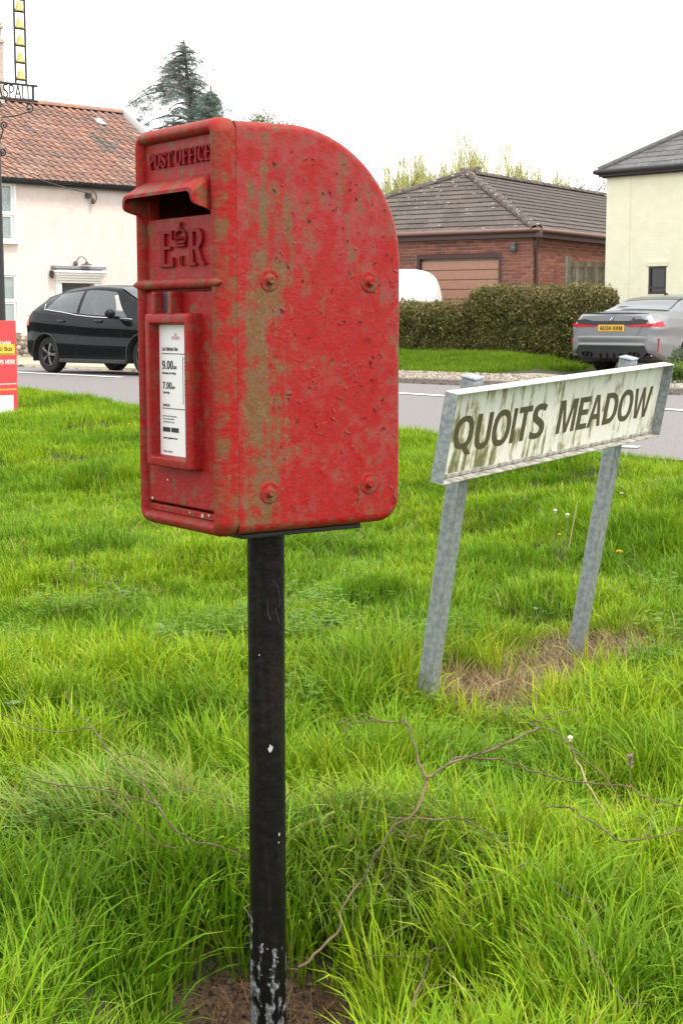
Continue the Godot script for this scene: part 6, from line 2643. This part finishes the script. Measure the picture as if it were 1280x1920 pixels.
# ---------------------------------------------------------------- the verge
func blades(count: int, rad: float, lmin: float, lmax: float, wide: float, lean: float, droop: float, cols: Array, sd: int, segs := 4, oneway := false) -> ArrayMesh:
	var q := RandomNumberGenerator.new()
	q.seed = sd
	var v := PackedVector3Array()
	var c := PackedColorArray()
	var ix := PackedInt32Array()
	for k in count:
		var a := q.randf() * TAU
		var r := rad * sqrt(q.randf())
		var p := Vector3(cos(a) * r, -0.01, sin(a) * r)
		var az := a + q.randfn() * 0.7 if not oneway else q.randfn() * 0.45
		var out := Vector3(cos(az), 0, sin(az))
		var th := absf(q.randfn()) * lean
		var len := q.randf_range(lmin, lmax)
		var dr := droop * q.randf_range(0.4, 1.5)
		var tw := q.randfn() * 0.5
		var side := Vector3(-sin(az), 0, cos(az))
		var col: Color = cols[q.randi() % cols.size()] * q.randf_range(0.8, 1.2)
		var w := wide * q.randf_range(0.7, 1.3)
		var base := v.size()
		for s in segs + 1:
			var f := float(s) / segs
			var hw := w * 0.5 * (1.0 - pow(f, 2.2)) + 0.0002
			var up := Vector3.UP * cos(th) + out * sin(th)
			var nn := side.cross(up)
			var sv := side * cos(tw * f) + nn * sin(tw * f)
			if s == segs:
				v.append(p)
				c.append(col)
			else:
				v.append(p - sv * hw)
				v.append(p + sv * hw)
				c.append(col)
				c.append(col)
			p += up * len / segs
			th = minf(th + dr / segs, 2.5)
		for s in segs:
			var b := base + s * 2
			if s == segs - 1:
				ix.append_array([b, b + 1, b + 2])
			else:
				ix.append_array([b, b + 1, b + 2, b + 1, b + 3, b + 2])
	var arr := []
	arr.resize(Mesh.ARRAY_MAX)
	arr[Mesh.ARRAY_VERTEX] = v
	arr[Mesh.ARRAY_COLOR] = c
	arr[Mesh.ARRAY_INDEX] = ix
	var m := ArrayMesh.new()
	m.add_surface_from_arrays(Mesh.PRIMITIVE_TRIANGLES, arr)
	return m


const LUSH := [Color(0.175, 0.33, 0.010), Color(0.21, 0.365, 0.012), Color(0.145, 0.295, 0.010), Color(0.245, 0.385, 0.014), Color(0.16, 0.30, 0.016), Color(0.28, 0.36, 0.03)]
const MATTED := [Color(0.17, 0.30, 0.03), Color(0.14, 0.27, 0.018), Color(0.25, 0.35, 0.08), Color(0.11, 0.23, 0.012), Color(0.27, 0.30, 0.06)]
const STRAW := [Color(0.40, 0.30, 0.15), Color(0.32, 0.22, 0.11), Color(0.46, 0.37, 0.21), Color(0.22, 0.135, 0.07)]


func grass() -> void:
	var gr := Node3D.new()
	gr.name = "grass"
	add_child(gr)
	gr.set_meta("kind", "stuff")
	tag(gr, "long bright green grass covering the verge, with matted tussocks", "grass")
	var tint := noise(FastNoiseLite.TYPE_SIMPLEX_SMOOTH, 0.9, 3, 401)
	var tall := noise(FastNoiseLite.TYPE_SIMPLEX_SMOOTH, 1.5, 3, 402)
	# clump meshes, nearest to farthest
	var near := []
	for k in 5:
		near.append(blades(20, 0.04, 0.07, 0.20, 0.0052, 0.32, 1.15, LUSH, 410 + k))
	var midm := []
	for k in 4:
		midm.append(blades(32, 0.055, 0.05, 0.115, 0.0040, 0.30, 1.0, LUSH, 420 + k, 3))
	var farm := []
	for k in 3:
		farm.append(blades(36, 0.10, 0.06, 0.115, 0.0065, 0.34, 0.9, LUSH, 430 + k, 2))
	var straw := []
	for k in 3:
		straw.append(blades(18, 0.06, 0.06, 0.17, 0.0028, 1.1, 0.9, STRAW, 440 + k, 3))
	# taller tussocks given a darker green tint: [u, v, radius]
	var tus := []
	for q in [[170, 905, 0.45], [95, 1345, 0.22], [1075, 965, 0.4], [1040, 1150, 0.22], [905, 1040, 0.3], [330, 1215, 0.2], [430, 1060, 0.3], [215, 1040, 0.3], [700, 1130, 0.25], [270, 1650, 0.3], [150, 1800, 0.22], [840, 1640, 0.25], [560, 1480, 0.2], [1200, 1010, 0.4], [40, 1010, 0.3], [1150, 1700, 0.2], [700, 1440, 0.18], [60, 1700, 0.3], [390, 1690, 0.26], [640, 1650, 0.26], [930, 1800, 0.26], [1130, 1850, 0.25], [330, 1840, 0.22]]:
		var p := on_ground(q[0], q[1], 0.05)
		tus.append([p.x, -p.z, q[2]])
	var xf := [[], [], [], []]
	var sets := [[near, 2.1, 5.6, 560.0], [midm, 5.6, 10.5, 380.0], [farm, 10.5, 24.0, 125.0]]
	for si in 3:
		var lists := []
		var cl := []
		for k in sets[si][0].size():
			lists.append([])
			cl.append([])
		var zz: float = sets[si][1]
		var dz := 0.25
		while zz < sets[si][2]:
			var half: float = 0.2246 * (zz + dz) + [1.2, 1.5, 2.0][si]
			var n := int(2.0 * half * dz * sets[si][3])
			for k in n:
				var x := rng.randf_range(-half, half)
				var z := zz + rng.randf() * dz
				var edge := along(NEAR_EDGE, x) - z
				if edge < 0.0:
					continue
				var so := soil(x, z)
				var dd := dry(x, z)
				if so > 0.20 + rng.randf() * 0.15 or dd > 0.16 + rng.randf() * 0.28:
					continue
				if Vector2(x + 0.149, z - 2.92).length() < 0.06:
					continue
				var t := 0.0
				for q in tus:
					t = maxf(t, blob(x, z, q[0], q[1], q[2], q[2]))
				var nt := tall.get_noise_2d(x, z)
				var s := (0.95 + (0.7 if si == 0 else 0.32) * nt + 0.55 * t) * rng.randf_range(0.75, 1.25)
				s = clampf(s, 0.45, 1.8) * lerpf(0.6, 1.0, clampf(edge / 0.5, 0, 1))
				var g := clampf(0.55 + 1.3 * tint.get_noise_2d(x, z) - 0.6 * t, 0, 1)
				var col := Color(0.68, 0.78, 0.8).lerp(Color(1.18, 1.08, 0.85), g) * rng.randf_range(0.85, 1.12)
				if dd > 0.05:
					col = col.lerp(Color(1.7, 1.1, 1.3), clampf(dd * 1.6, 0, 0.5))
				var v: int = rng.randi() % lists.size()
				var b := Basis(Vector3(rng.randfn(), 0, rng.randfn()).normalized(), rng.randf() * 0.28) * Basis(Vector3.UP, rng.randf() * TAU)
				lists[v].append(Transform3D(b.scaled(Vector3(lerpf(1.0, s, 0.4), s, lerpf(1.0, s, 0.4))), V(x, G(x, z), z)))
				cl[v].append(col)
			zz += dz
		for k in lists.size():
			copies("tufts", sets[si][0][k], M.grass, lists[k], cl[k], gr)
	# strip along the far bank, below the hedges
	var lst := []
	var cc := []
	for k in 3800:
		var x := rng.randf_range(-1.2, 5.2)
		var z := along(FAR_EDGE, x) + rng.randf_range(3.3, 11.5)
		if z > 31.6 - 0.42 * (x - 2.0) or (x > 4.0 + (z - 28) * 0.6):
			continue
		lst.append(Transform3D(Basis(Vector3.UP, rng.randf() * TAU).scaled(Vector3(1.2, rng.randf_range(0.8, 1.7), 1.2)), V(x, G(x, z), z)))
		cc.append(Color(0.62, 0.66, 0.62) * rng.randf_range(0.7, 1.1))
	copies("tufts", farm[0], M.grass, lst, cc, gr)
	# dry straw on the bare patch and round the post, roots on the soil
	lst = [[], [], []]
	var cs := [[], [], []]
	for k in 1500:
		var x := rng.randf_range(0.1, 1.5)
		var z := rng.randf_range(4.7, 6.5)
		if dry(x, z) < 0.12 + rng.randf() * 0.2:
			continue
		var v := rng.randi() % 3
		lst[v].append(Transform3D(Basis(Vector3(rng.randfn(), 0, rng.randfn()).normalized(), rng.randf() * 0.5) * Basis(Vector3.UP, rng.randf() * TAU) * Basis.from_scale(Vector3(1, rng.randf_range(0.3, 0.8), 1)), V(x, G(x, z), z)))
		cs[v].append(Color.WHITE * rng.randf_range(0.6, 1.15))
	for k in 230:
		var x := rng.randf_range(-0.7, 0.4)
		var z := rng.randf_range(2.7, 3.5)
		if soil(x, z) < 0.15:
			continue
		var v := rng.randi() % 3
		lst[v].append(Transform3D(Basis(Vector3(rng.randfn(), 0, rng.randfn()).normalized(), rng.randf() * 0.6) * Basis(Vector3.UP, rng.randf() * TAU) * Basis.from_scale(Vector3(0.8, 0.5, 0.8)), V(x, G(x, z), z)))
		cs[v].append(Color(0.7, 0.55, 0.5) * rng.randf_range(0.25, 0.85))
	var dgr := Node3D.new()
	dgr.name = "dry_grass"
	add_child(dgr)
	dgr.set_meta("kind", "stuff")
	tag(dgr, "dry straw and dead roots on the bare patches by the posts", "dry grass")
	for k in 3:
		copies("straw", straw[k], M.grass, lst[k], cs[k], dgr)
	# matted tussocks: long blades combed over, one way
	var long_m := []
	for k in 4:
		long_m.append(blades(16, 0.05, 0.18, 0.36, 0.0050, 0.55, 2.0, MATTED, 450 + k, 6, true))
	for q in [[-0.50, 3.72, 0.40, 0.12, 110, 2.75, 0.9], [0.05, 3.6, 0.28, 0.10, 120, -1.25, 0.9], [-0.98, 4.75, 0.25, 0.2, 26, 2.9, 0.7], [0.3, 3.4, 0.2, 0.15, 24, -2.4, 0.8], [-0.36, 3.50, 0.2, 0.06, 50, -1.4, 0.7], [0.06, 3.47, 0.24, 0.06, 80, -1.6, 0.75]]:
		var ls := [[], [], [], []]
		var cq := [[], [], [], []]
		for k in q[4]:
			var a := rng.randf() * TAU
			var r := sqrt(rng.randf())
			var x: float = q[0] + cos(a) * r * q[2]
			var z: float = q[1] + sin(a) * r * q[3]
			if Vector2(x + 0.149, z - 2.92).length() < 0.07:
				continue
			var v := rng.randi() % 4
			# blades fall to their own +x; turn that to the chosen heading
			var yaw: float = q[5] + rng.randfn() * 0.65
			ls[v].append(Transform3D(Basis(Vector3.UP, yaw) * Basis.from_scale(Vector3.ONE * rng.randf_range(0.7, 1.15) * q[6]), V(x, G(x, z), z)))
			cq[v].append(Color.WHITE * rng.randf_range(0.75, 1.15))
		for k in 4:
			copies("matted_tufts", long_m[k], M.grass, ls[k], cq[k], gr)
	# clover and other small broad leaves, and dead thatch, among the blades
	var clover := MB.new()
	var cr := RandomNumberGenerator.new()
	cr.seed = 77
	for k in 22:
		var c := Vector3(cr.randfn() * 0.035, cr.randf_range(0.03, 0.085), cr.randfn() * 0.035)
		clover.col = [Color(0.10, 0.22, 0.012), Color(0.13, 0.25, 0.014), Color(0.085, 0.19, 0.012)][k % 3]
		var r := cr.randf_range(0.006, 0.013)
		var a0 := cr.randf() * TAU
		for j in 3:
			var a := a0 + TAU * j / 3.0
			var d := Vector3(cos(a), cr.randf_range(-0.2, 0.3), sin(a))
			var b := Vector3(-sin(a), 0, cos(a)) * 0.55
			clover.tri(c, c + (d * 0.7 + b) * r, c + d * 1.25 * r)
			clover.tri(c, c + d * 1.25 * r, c + (d * 0.7 - b) * r)
	var lv := []
	var cv := []
	var ld := []
	var cd2 := []
	var where := noise(FastNoiseLite.TYPE_SIMPLEX, 0.8, 2, 405)
	for k in 5200:
		var z := sqrt(rng.randf_range(5.0, 100.0))
		var x := rng.randf_range(-1.0, 1.0) * (0.2246 * z + 0.4)
		if along(NEAR_EDGE, x) - z < 0.2 or soil(x, z) > 0.2 or dry(x, z) > 0.2:
			continue
		if k % 4 == 0 and z < 7.0 and where.get_noise_2d(x, z) > 0.05:
			lv.append(Transform3D(Basis(Vector3.UP, rng.randf() * TAU).scaled(Vector3(1.2, rng.randf_range(0.9, 1.6), 1.2)), V(x, G(x, z), z)))
			cv.append(Color.WHITE * rng.randf_range(0.8, 1.2))
		elif k % 2 == 1 and rng.randf() < 0.4:
			ld.append(Transform3D(Basis(Vector3(rng.randfn(), 0, rng.randfn()).normalized(), rng.randf() * 0.4) * Basis(Vector3.UP, rng.randf() * TAU) * Basis.from_scale(Vector3(1, rng.randf_range(0.5, 0.9), 1)), V(x, G(x, z) + 0.015, z)))
			cd2.append(Color.WHITE * rng.randf_range(0.7, 1.1))
	copies("clover", clover.mesh(true, false), M.grass, lv, cv, gr)
	copies("thatch", blades(5, 0.05, 0.06, 0.16, 0.0026, 0.9, 0.8, STRAW, 447, 3), M.grass, ld, cd2, gr)
	# clods on the bare soil
	var clod := MB.new()
	clod.ball(Vector3.ZERO, Vector3(1, 0.7, 0.9), 7, 5)
	for k in clod.v.size():
		clod.v[k] *= 1.0 + 0.35 * fine.get_noise_3d(clod.v[k].x * 2, clod.v[k].y * 2, clod.v[k].z * 2)
	var lc := []
	var ccl := []
	for k in 1300:
		var x := rng.randf_range(-0.7, 0.42)
		var z := rng.randf_range(2.6, 3.5)
		if soil(x, z) < 0.2:
			continue
		lc.append(Transform3D(Basis(Vector3(rng.randfn(), rng.randfn(), rng.randfn()).normalized(), rng.randf() * TAU).scaled(Vector3.ONE * rng.randf_range(0.003, 0.012)), V(x, G(x, z) + 0.003, z)))
		ccl.append(Color(0.07, 0.042, 0.026) * rng.randf_range(0.6, 1.6))
	var sc := Node3D.new()
	sc.name = "soil_clods"
	add_child(sc)
	sc.set_meta("kind", "stuff")
	tag(sc, "small brown clods of bare soil round the foot of the black post", "soil")
	copies("clod", clod.mesh(), M.plain_colours, lc, ccl, sc)


func twig(mb: MB, px: Array, h0: float, h1: float, r0: float, r1: float) -> void:   # a wandering tube through picture points, lying h0..h1 above the ground
	var pts := []
	var rd := []
	var N := px.size()
	var ctrl := []
	for k in N:
		ctrl.append(on_ground(px[k][0], px[k][1], lerpf(h0, h1, float(k) / (N - 1)) + 0.03))
	for k in N - 1:
		for j in 4:
			var t := j / 4.0
			var p: Vector3 = ctrl[k].cubic_interpolate(ctrl[k + 1], ctrl[max(k - 1, 0)], ctrl[min(k + 2, N - 1)], t)
			pts.append(p + Vector3(rng.randfn(), rng.randfn(), rng.randfn()) * 0.0016)
			rd.append(0.70 * lerpf(r0, r1, (k + t) / (N - 1)) * rng.randf_range(0.88, 1.15))
	pts.append(ctrl[N - 1])
	rd.append(r1)
	mb.tube(pts, rd, 6)
	# side shoots and buds
	for k in range(3, pts.size() - 2, 5):
		if rng.randf() < 0.55 and r0 > 0.0017:
			var sd: Vector3 = ((pts[k + 1] - pts[k]).normalized() + Vector3(rng.randfn(), rng.randfn() * 0.7 + 0.2, rng.randfn()) * 0.8).normalized()
			var ln := rng.randf_range(0.02, 0.075)
			var md: Vector3 = pts[k] + sd * ln * 0.5 + Vector3(rng.randfn(), rng.randfn(), rng.randfn()) * 0.004
			mb.tube([pts[k], md, pts[k] + sd * ln + Vector3(0, -0.008, 0)], [rd[k] * 0.55, rd[k] * 0.42, 0.0006], 5)
	for k in range(2, pts.size() - 1, 3):
		if rng.randf() < 0.6:
			mb.ball(pts[k] + Vector3(rng.randfn(), rng.randfn(), rng.randfn()).normalized() * rd[k], Vector3.ONE * rd[k] * 0.75, 5, 3)


func twigs() -> void:
	var big := thing("dead_branch", "large bare forked dead branch lying over the grass right of the black post", "branch", Transform3D.IDENTITY)
	var list := [
		["stem", [[559, 1818], [601, 1778], [637, 1742], [641, 1704], [680, 1645], [714, 1587], [738, 1550], [775, 1526], [797, 1475], [798, 1458]], 0.12, 0.26, 0.0042, 0.0045],
		["twig", [[559, 1818], [524, 1808], [504, 1771], [485, 1739], [474, 1722]], 0.12, 0.24, 0.003, 0.0022],
		["twig", [[510, 1780], [490, 1745], [456, 1700]], 0.16, 0.25, 0.002, 0.0015],
		["twig", [[556, 1822], [545, 1850], [535, 1907]], 0.11, 0.02, 0.0025, 0.0015],
		["twig", [[798, 1458], [786, 1433], [775, 1390], [754, 1345]], 0.26, 0.30, 0.0045, 0.003],
		["twig", [[756, 1350], [743, 1355], [701, 1348], [680, 1341], [632, 1358]], 0.30, 0.28, 0.003, 0.0018],
		["twig", [[738, 1355], [700, 1353], [660, 1356], [645, 1372]], 0.29, 0.26, 0.002, 0.0015],
		["stem", [[798, 1458], [839, 1435], [892, 1414], [951, 1393], [1009, 1364]], 0.26, 0.28, 0.0045, 0.004],
		["twig", [[1009, 1364], [994, 1354], [1012, 1350], [1046, 1340], [1086, 1327]], 0.28, 0.30, 0.0032, 0.0016],
		["twig", [[839, 1435], [856, 1419], [940, 1425], [1009, 1449], [1099, 1470], [1174, 1473], [1211, 1497], [1280, 1512], [1330, 1530]], 0.26, 0.2, 0.0036, 0.002],
		["twig", [[1009, 1364], [1041, 1372], [1068, 1398], [1110, 1435], [1137, 1459], [1168, 1518]], 0.28, 0.2, 0.003, 0.0016],
		["twig", [[727, 1534], [812, 1536], [860, 1534], [897, 1552], [940, 1574]], 0.22, 0.18, 0.003, 0.0018],
		["twig", [[748, 1560], [760, 1565], [775, 1540]], 0.22, 0.25, 0.0028, 0.0018],
		["twig", [[740, 1552], [733, 1590], [728, 1640], [714, 1690]], 0.2, 0.06, 0.0018, 0.001],
		["twig", [[712, 1600], [722, 1640], [726, 1660]], 0.18, 0.1, 0.0018, 0.0012],
		["twig", [[865, 1435], [895, 1470], [917, 1515]], 0.22, 0.14, 0.0016, 0.001],
		["twig", [[960, 1395], [968, 1430], [963, 1485]], 0.25, 0.1, 0.0014, 0.001],
		["twig", [[637, 1742], [670, 1790], [712, 1842], [716, 1900]], 0.1, 0.03, 0.0022, 0.0014],
	]
	for q in list:
		var mb := MB.new()
		twig(mb, q[1], q[2], q[3], q[4], q[5])
		part(q[0], mb, M.twig, big)
	var arch := thing("arching_branch", "thin arching bare branch in the grass below the dead branch's forks", "branch", Transform3D.IDENTITY)
	for q in [
		["stem", [[967, 1659], [959, 1640], [951, 1598], [953, 1555], [972, 1539], [1009, 1518], [1057, 1513], [1089, 1528], [1131, 1555], [1163, 1576], [1211, 1571], [1269, 1558], [1320, 1540]], 0.05, 0.2, 0.0034, 0.0022],
		["twig", [[967, 1659], [940, 1630], [924, 1613], [903, 1590], [882, 1598], [882, 1661], [878, 1740]], 0.08, 0.05, 0.0028, 0.0018],
		["twig", [[919, 1683], [921, 1651], [940, 1640], [993, 1619], [1025, 1640], [1057, 1672], [1105, 1693], [1123, 1725]], 0.08, 0.12, 0.0028, 0.0014],
		["twig", [[1211, 1571], [1218, 1540], [1226, 1505]], 0.2, 0.2, 0.0016, 0.001]]:
		var mb := MB.new()
		twig(mb, q[1], q[2], q[3], q[4], q[5])
		part(q[0], mb, M.twig, arch)
	var low := thing("fallen_branch", "bare branch rising from the bottom grass with one sideways twig", "branch", Transform3D.IDENTITY)
	for q in [
		["stem", [[740, 1960], [757, 1919], [785, 1850], [802, 1810], [810, 1783], [839, 1773], [866, 1725], [908, 1688]], 0.12, 0.12, 0.0038, 0.003],
		["twig", [[806, 1792], [750, 1794], [688, 1791]], 0.12, 0.12, 0.0022, 0.0014],
		["twig", [[780, 1855], [800, 1870], [812, 1890]], 0.1, 0.06, 0.0016, 0.001],
		["twig", [[866, 1725], [900, 1745], [920, 1770]], 0.12, 0.06, 0.0016, 0.001]]:
		var mb := MB.new()
		twig(mb, q[1], q[2], q[3], q[4], q[5])
		part(q[0], mb, M.twig, low)
	var mb2 := MB.new()
	twig(mb2, [[1044, 1717], [1068, 1730], [1099, 1773], [1131, 1821], [1174, 1877], [1211, 1882]], 0.1, 0.1, 0.0028, 0.0014)
	tag(part("dead_twig", mb2, M.twig), "single thin dead twig slanting down through the tall right-hand grass", "twig")
	var left := thing("straggling_branch", "pale straggling dead branch lying across the matted tussock left of the post", "branch", Transform3D.IDENTITY)
	for q in [
		["stem", [[363, 1579], [324, 1552], [297, 1512], [270, 1473], [223, 1430], [195, 1395], [172, 1362], [135, 1325], [125, 1296]], 0.16, 0.26, 0.0038, 0.0018],
		["twig", [[172, 1364], [113, 1372], [51, 1364], [0, 1335], [-40, 1310]], 0.2, 0.2, 0.0024, 0.0016],
		["twig", [[270, 1470], [273, 1430], [242, 1411], [222, 1418]], 0.22, 0.24, 0.002, 0.0013],
		["twig", [[297, 1512], [223, 1485], [156, 1477], [98, 1470], [47, 1460], [23, 1489]], 0.22, 0.2, 0.0026, 0.0014],
		["twig", [[248, 1495], [200, 1530], [150, 1545]], 0.2, 0.16, 0.0018, 0.0012],
		["twig", [[200, 1486], [250, 1540], [300, 1582], [340, 1590]], 0.2, 0.16, 0.0018, 0.0014],
		["twig", [[330, 1477], [400, 1490], [455, 1530]], 0.2, 0.16, 0.0018, 0.0014],
		["twig", [[363, 1579], [420, 1590], [462, 1612]], 0.16, 0.14, 0.003, 0.002]]:
		var mb := MB.new()
		twig(mb, q[1], q[2], q[3], q[4], q[5])
		part(q[0], mb, M.twig, left)
	# pale hollow stem with a white cap
	var st := thing("dry_stem", "dry straw-coloured hollow stem with a whitish top leaning among the twigs", "stem", Transform3D.IDENTITY)
	var mb3 := MB.new()
	twig(mb3, [[1134, 1526], [1099, 1470], [1075, 1415], [1068, 1388]], 0.05, 0.26, 0.0036, 0.0042)
	part("stalk", mb3, mat(0.36, 0.27, 0.14, 0.8), st)
	mb3 = MB.new()
	mb3.ball(on_ground(1068, 1383, 0.26), Vector3(0.0075, 0.006, 0.0075), 8, 5)
	part("cap", mb3, mat(0.6, 0.56, 0.47, 0.9), st)
	# dead leaves on the soil
	var k := 0
	for q in [[322, 1858, "curled orange-brown dead leaf standing on the soil left of the post", Color(0.32, 0.12, 0.04), 0.02], [262, 1902, "pale pinkish folded dead leaf at the edge of the bare soil", Color(0.5, 0.33, 0.24), 0.014], [370, 1895, "dark brown crumpled dead leaf on the bare soil", Color(0.14, 0.07, 0.04), 0.017], [262, 1822, "small tan dead leaf caught among grass left of the soil", Color(0.35, 0.2, 0.13), 0.009], [700, 1885, "reddish dead leaf on the soil right of the post", Color(0.26, 0.05, 0.03), 0.014], [825, 1642, "curled tan leaf hanging on the arching branch", Color(0.42, 0.26, 0.17), 0.008], [1032, 1642, "curled pinkish-brown bud leaf on a thin branch tip", Color(0.42, 0.22, 0.14), 0.009], [1180, 1476, "small russet leaf clinging to the long twig", Color(0.34, 0.09, 0.04), 0.009]]:
		var p := on_ground(q[0], q[1], 0.012 if q[1] > 1800 else 0.14)
		var lm := MB.new()
		var rows := []
		var turn := rng.randf() * TAU
		for r in 6:
			var f := r / 5.0 - 0.5
			var row := []
			for c in 5:
				var g := c / 4.0 - 0.5
				var w := sin((f + 0.5) * PI) * 0.7 + 0.05
				row.append(p + Vector3(f * 2.0, 0.9 * g * g + 0.8 * f * f, g * 1.1 * w).rotated(Vector3.UP, turn).rotated(Vector3(0, 0, 1), 0.5) * q[4] * 1.2)
			rows.append(row)
		lm.grid(rows)
		var m := mat(q[3].r, q[3].g, q[3].b, 0.8)
		m.cull_mode = BaseMaterial3D.CULL_DISABLED
		tag(part("dead_leaf", lm, m), q[2], "leaf")
		k += 1


func flowers() -> void:
	var stalk := mat(0.14, 0.17, 0.05, 0.7)
	var yel := mat(0.72, 0.46, 0.01, 0.7)
	# dandelions
	for q in [[1160, 1036, 0.018, "broad yellow dandelion flower beside the right signpost"], [1048, 1003, 0.011, "small yellow dandelion low among dandelion seed heads"], [91, 1116, 0.011, "lone yellow dandelion in the left of the verge"], [243, 796, 0.016, "distant yellow dandelion beside the red post box"]]:
		var head := on_ground(q[0], q[1], 0.11)
		var foot := Vector3(head.x + 0.01, G(head.x, -head.z), head.z)
		var t := thing("dandelion", q[3], "flower", Transform3D(Basis.IDENTITY, foot))
		var mb := MB.new()
		var top := head - foot
		mb.tube([Vector3.ZERO, top * 0.5 + Vector3(0.006, 0, 0), top], [0.0022, 0.002, 0.002], 5)
		part("stalk", mb, stalk, t)
		mb = MB.new()
		for k in 44:
			var a := rng.randf() * TAU
			var up := rng.randf_range(0.1, 1.0)
			var d := Vector3(cos(a), up, sin(a)).normalized()
			var b: Vector3 = d.cross(Vector3.UP).normalized() * (q[2] * 0.13)
			var e: Vector3 = top + d * q[2]
			mb.quad(top - b * 0.5, top + b * 0.5, e + b, e - b)
		part("flower_head", mb, yel, t)
	# spent dandelion heads
	for q in [[1040, 957, 1038, 1030, "left of two pale spent dandelion heads on tall stalks"], [1063, 965, 1060, 1030, "right of two pale spent dandelion heads on tall stalks"]]:
		var head := on_ground(q[0], q[1], 0.26)
		var foot := on_ground(q[2], q[3], 0.05)
		foot = Vector3(head.x - 0.01, G(head.x, -head.z), head.z)
		var t := thing("spent_dandelion", q[4], "flower", Transform3D(Basis.IDENTITY, foot))
		var mb := MB.new()
		mb.tube([Vector3.ZERO, head - foot], [0.0025, 0.0022], 5)
		part("stalk", mb, stalk, t)
		mb = MB.new()
		mb.ball(head - foot, Vector3(0.011, 0.008, 0.011), 9, 6)
		mb.ball(head - foot - Vector3(0, 0.009, 0), Vector3(0.006, 0.008, 0.006), 8, 5)
		part("seed_head", mb, mat(0.5, 0.44, 0.34, 0.9), t)
	var mb0 := MB.new()
	var da := on_ground(1060, 1028, 0.05)
	var db := on_ground(1082, 940, 0.27)
	mb0.tube([Vector3(db.x - 0.05, da.y - 0.06, db.z), Vector3(db.x - 0.02, (da.y + db.y) / 2, db.z), db], [0.003, 0.0026, 0.002], 5)
	tag(part("dead_stalk", mb0, mat(0.42, 0.32, 0.18, 0.9)), "single dry straw stalk leaning beside the spent dandelions", "stalk")
	# daisies, pale petals in the grass
	for q in [[672, 1179, "white daisy in the short grass behind the post, larger of two"], [695, 1187, "white daisy in the short grass behind the post, smaller of two"], [1165, 925, "tiny white daisy in the grass beyond the right signpost"]]:
		var head := on_ground(q[0], q[1], 0.06)
		var t := thing("daisy", q[2], "flower", Transform3D(Basis.IDENTITY, Vector3(head.x, G(head.x, -head.z), head.z)))
		var top := Vector3(0, head.y - t.position.y, 0)
		var mb := MB.new()
		mb.tube([Vector3.ZERO, top], [0.0016, 0.0014], 5)
		part("stalk", mb, stalk, t)
		mb = MB.new()
		for k in 13:
			var a := TAU * k / 13.0
			var d := Vector3(cos(a), 0.25, sin(a))
			var b := Vector3(-sin(a), 0, cos(a)) * 0.0022
			mb.quad(top + d * 0.003 - b * 0.5, top + d * 0.003 + b * 0.5, top + d * 0.012 + b, top + d * 0.012 - b)
		part("petals", mb, M.white_paint, t)
		mb = MB.new()
		mb.ball(top, Vector3(0.004, 0.003, 0.004), 8, 4)
		part("eye", mb, yel, t)
	# dead-nettle spikes
	for q in [[1181, 1420, "purple-pink dead-nettle spike in the grass right of the twigs"], [135, 1054, "small purple dead-nettle spike in the left of the verge"]]:
		var head := on_ground(q[0], q[1], 0.17)
		var t := thing("dead_nettle", q[2], "flower", Transform3D(Basis.IDENTITY, Vector3(head.x, G(head.x, -head.z), head.z)))
		var top := Vector3(0, head.y - t.position.y, 0)
		var mb := MB.new()
		mb.tube([Vector3.ZERO, top], [0.003, 0.002], 5)
		part("stem", mb, stalk, t)
		mb = MB.new()
		for k in 26:
			var a := rng.randf() * TAU
			var y := rng.randf_range(-0.03, 0.008)
			var d := Vector3(cos(a), 0.3, sin(a)) * 0.014
			var b := Vector3(-sin(a), 0, cos(a)) * 0.004
			mb.tri(top + Vector3(0, y, 0) - b, top + Vector3(0, y, 0) + b, top + Vector3(0, y, 0) + d)
		part("flower_head", mb, mat(0.33, 0.10, 0.17, 0.8), t)
	# broad-leaved weeds
	for q in [[320, 1196, 9, 0.05, "rosette of pale scalloped leaves low in the grass left of the post"], [40, 1330, 8, 0.045, "round-leaved weed at the foot of the dark left tussock"], [100, 1368, 5, 0.04, "single round-leaved weed below the dark left tussock"], [1010, 1160, 7, 0.03, "small broad-leaved weed before the right signpost"], [755, 1690, 6, 0.03, "broad-leaved weed under the dead branch"]]:
		var p := on_ground(q[0], q[1], 0.07)
		var t := thing("broadleaf_weed", q[4], "plant", Transform3D(Basis.IDENTITY, Vector3(p.x, G(p.x, -p.z), p.z)))
		var m := mat(0.10, 0.17, 0.045, 0.6)
		m.backlight_enabled = true
		m.backlight = Color(0.3, 0.4, 0.2)
		m.cull_mode = BaseMaterial3D.CULL_DISABLED
		for k in q[2]:
			var a := rng.randf() * TAU
			var len: float = q[3] * rng.randf_range(0.7, 1.2)
			var o := Vector3(cos(a) * len * 1.2, rng.randf_range(0.05, 0.11), sin(a) * len * 1.2)
			var d := Vector3(cos(a), rng.randf_range(-0.1, 0.5), sin(a)).normalized()
			var b := d.cross(Vector3.UP).normalized()
			var mb := MB.new()
			var rows := []
			for r in 6:
				var f := r / 5.0
				var row := []
				for c in 5:
					var g := c / 2.0 - 1.0
					row.append(o + d * f * len + b * g * len * 0.5 * sin(PI * (f * 0.88 + 0.06)) + Vector3.UP * (0.10 * len * absf(g) + 0.06 * len * sin(f * 9.0)))
				rows.append(row)
			mb.grid(rows)
			mb.tube([Vector3.ZERO, o], [0.0018, 0.0015], 4)
			part("leaf", mb, m, t)
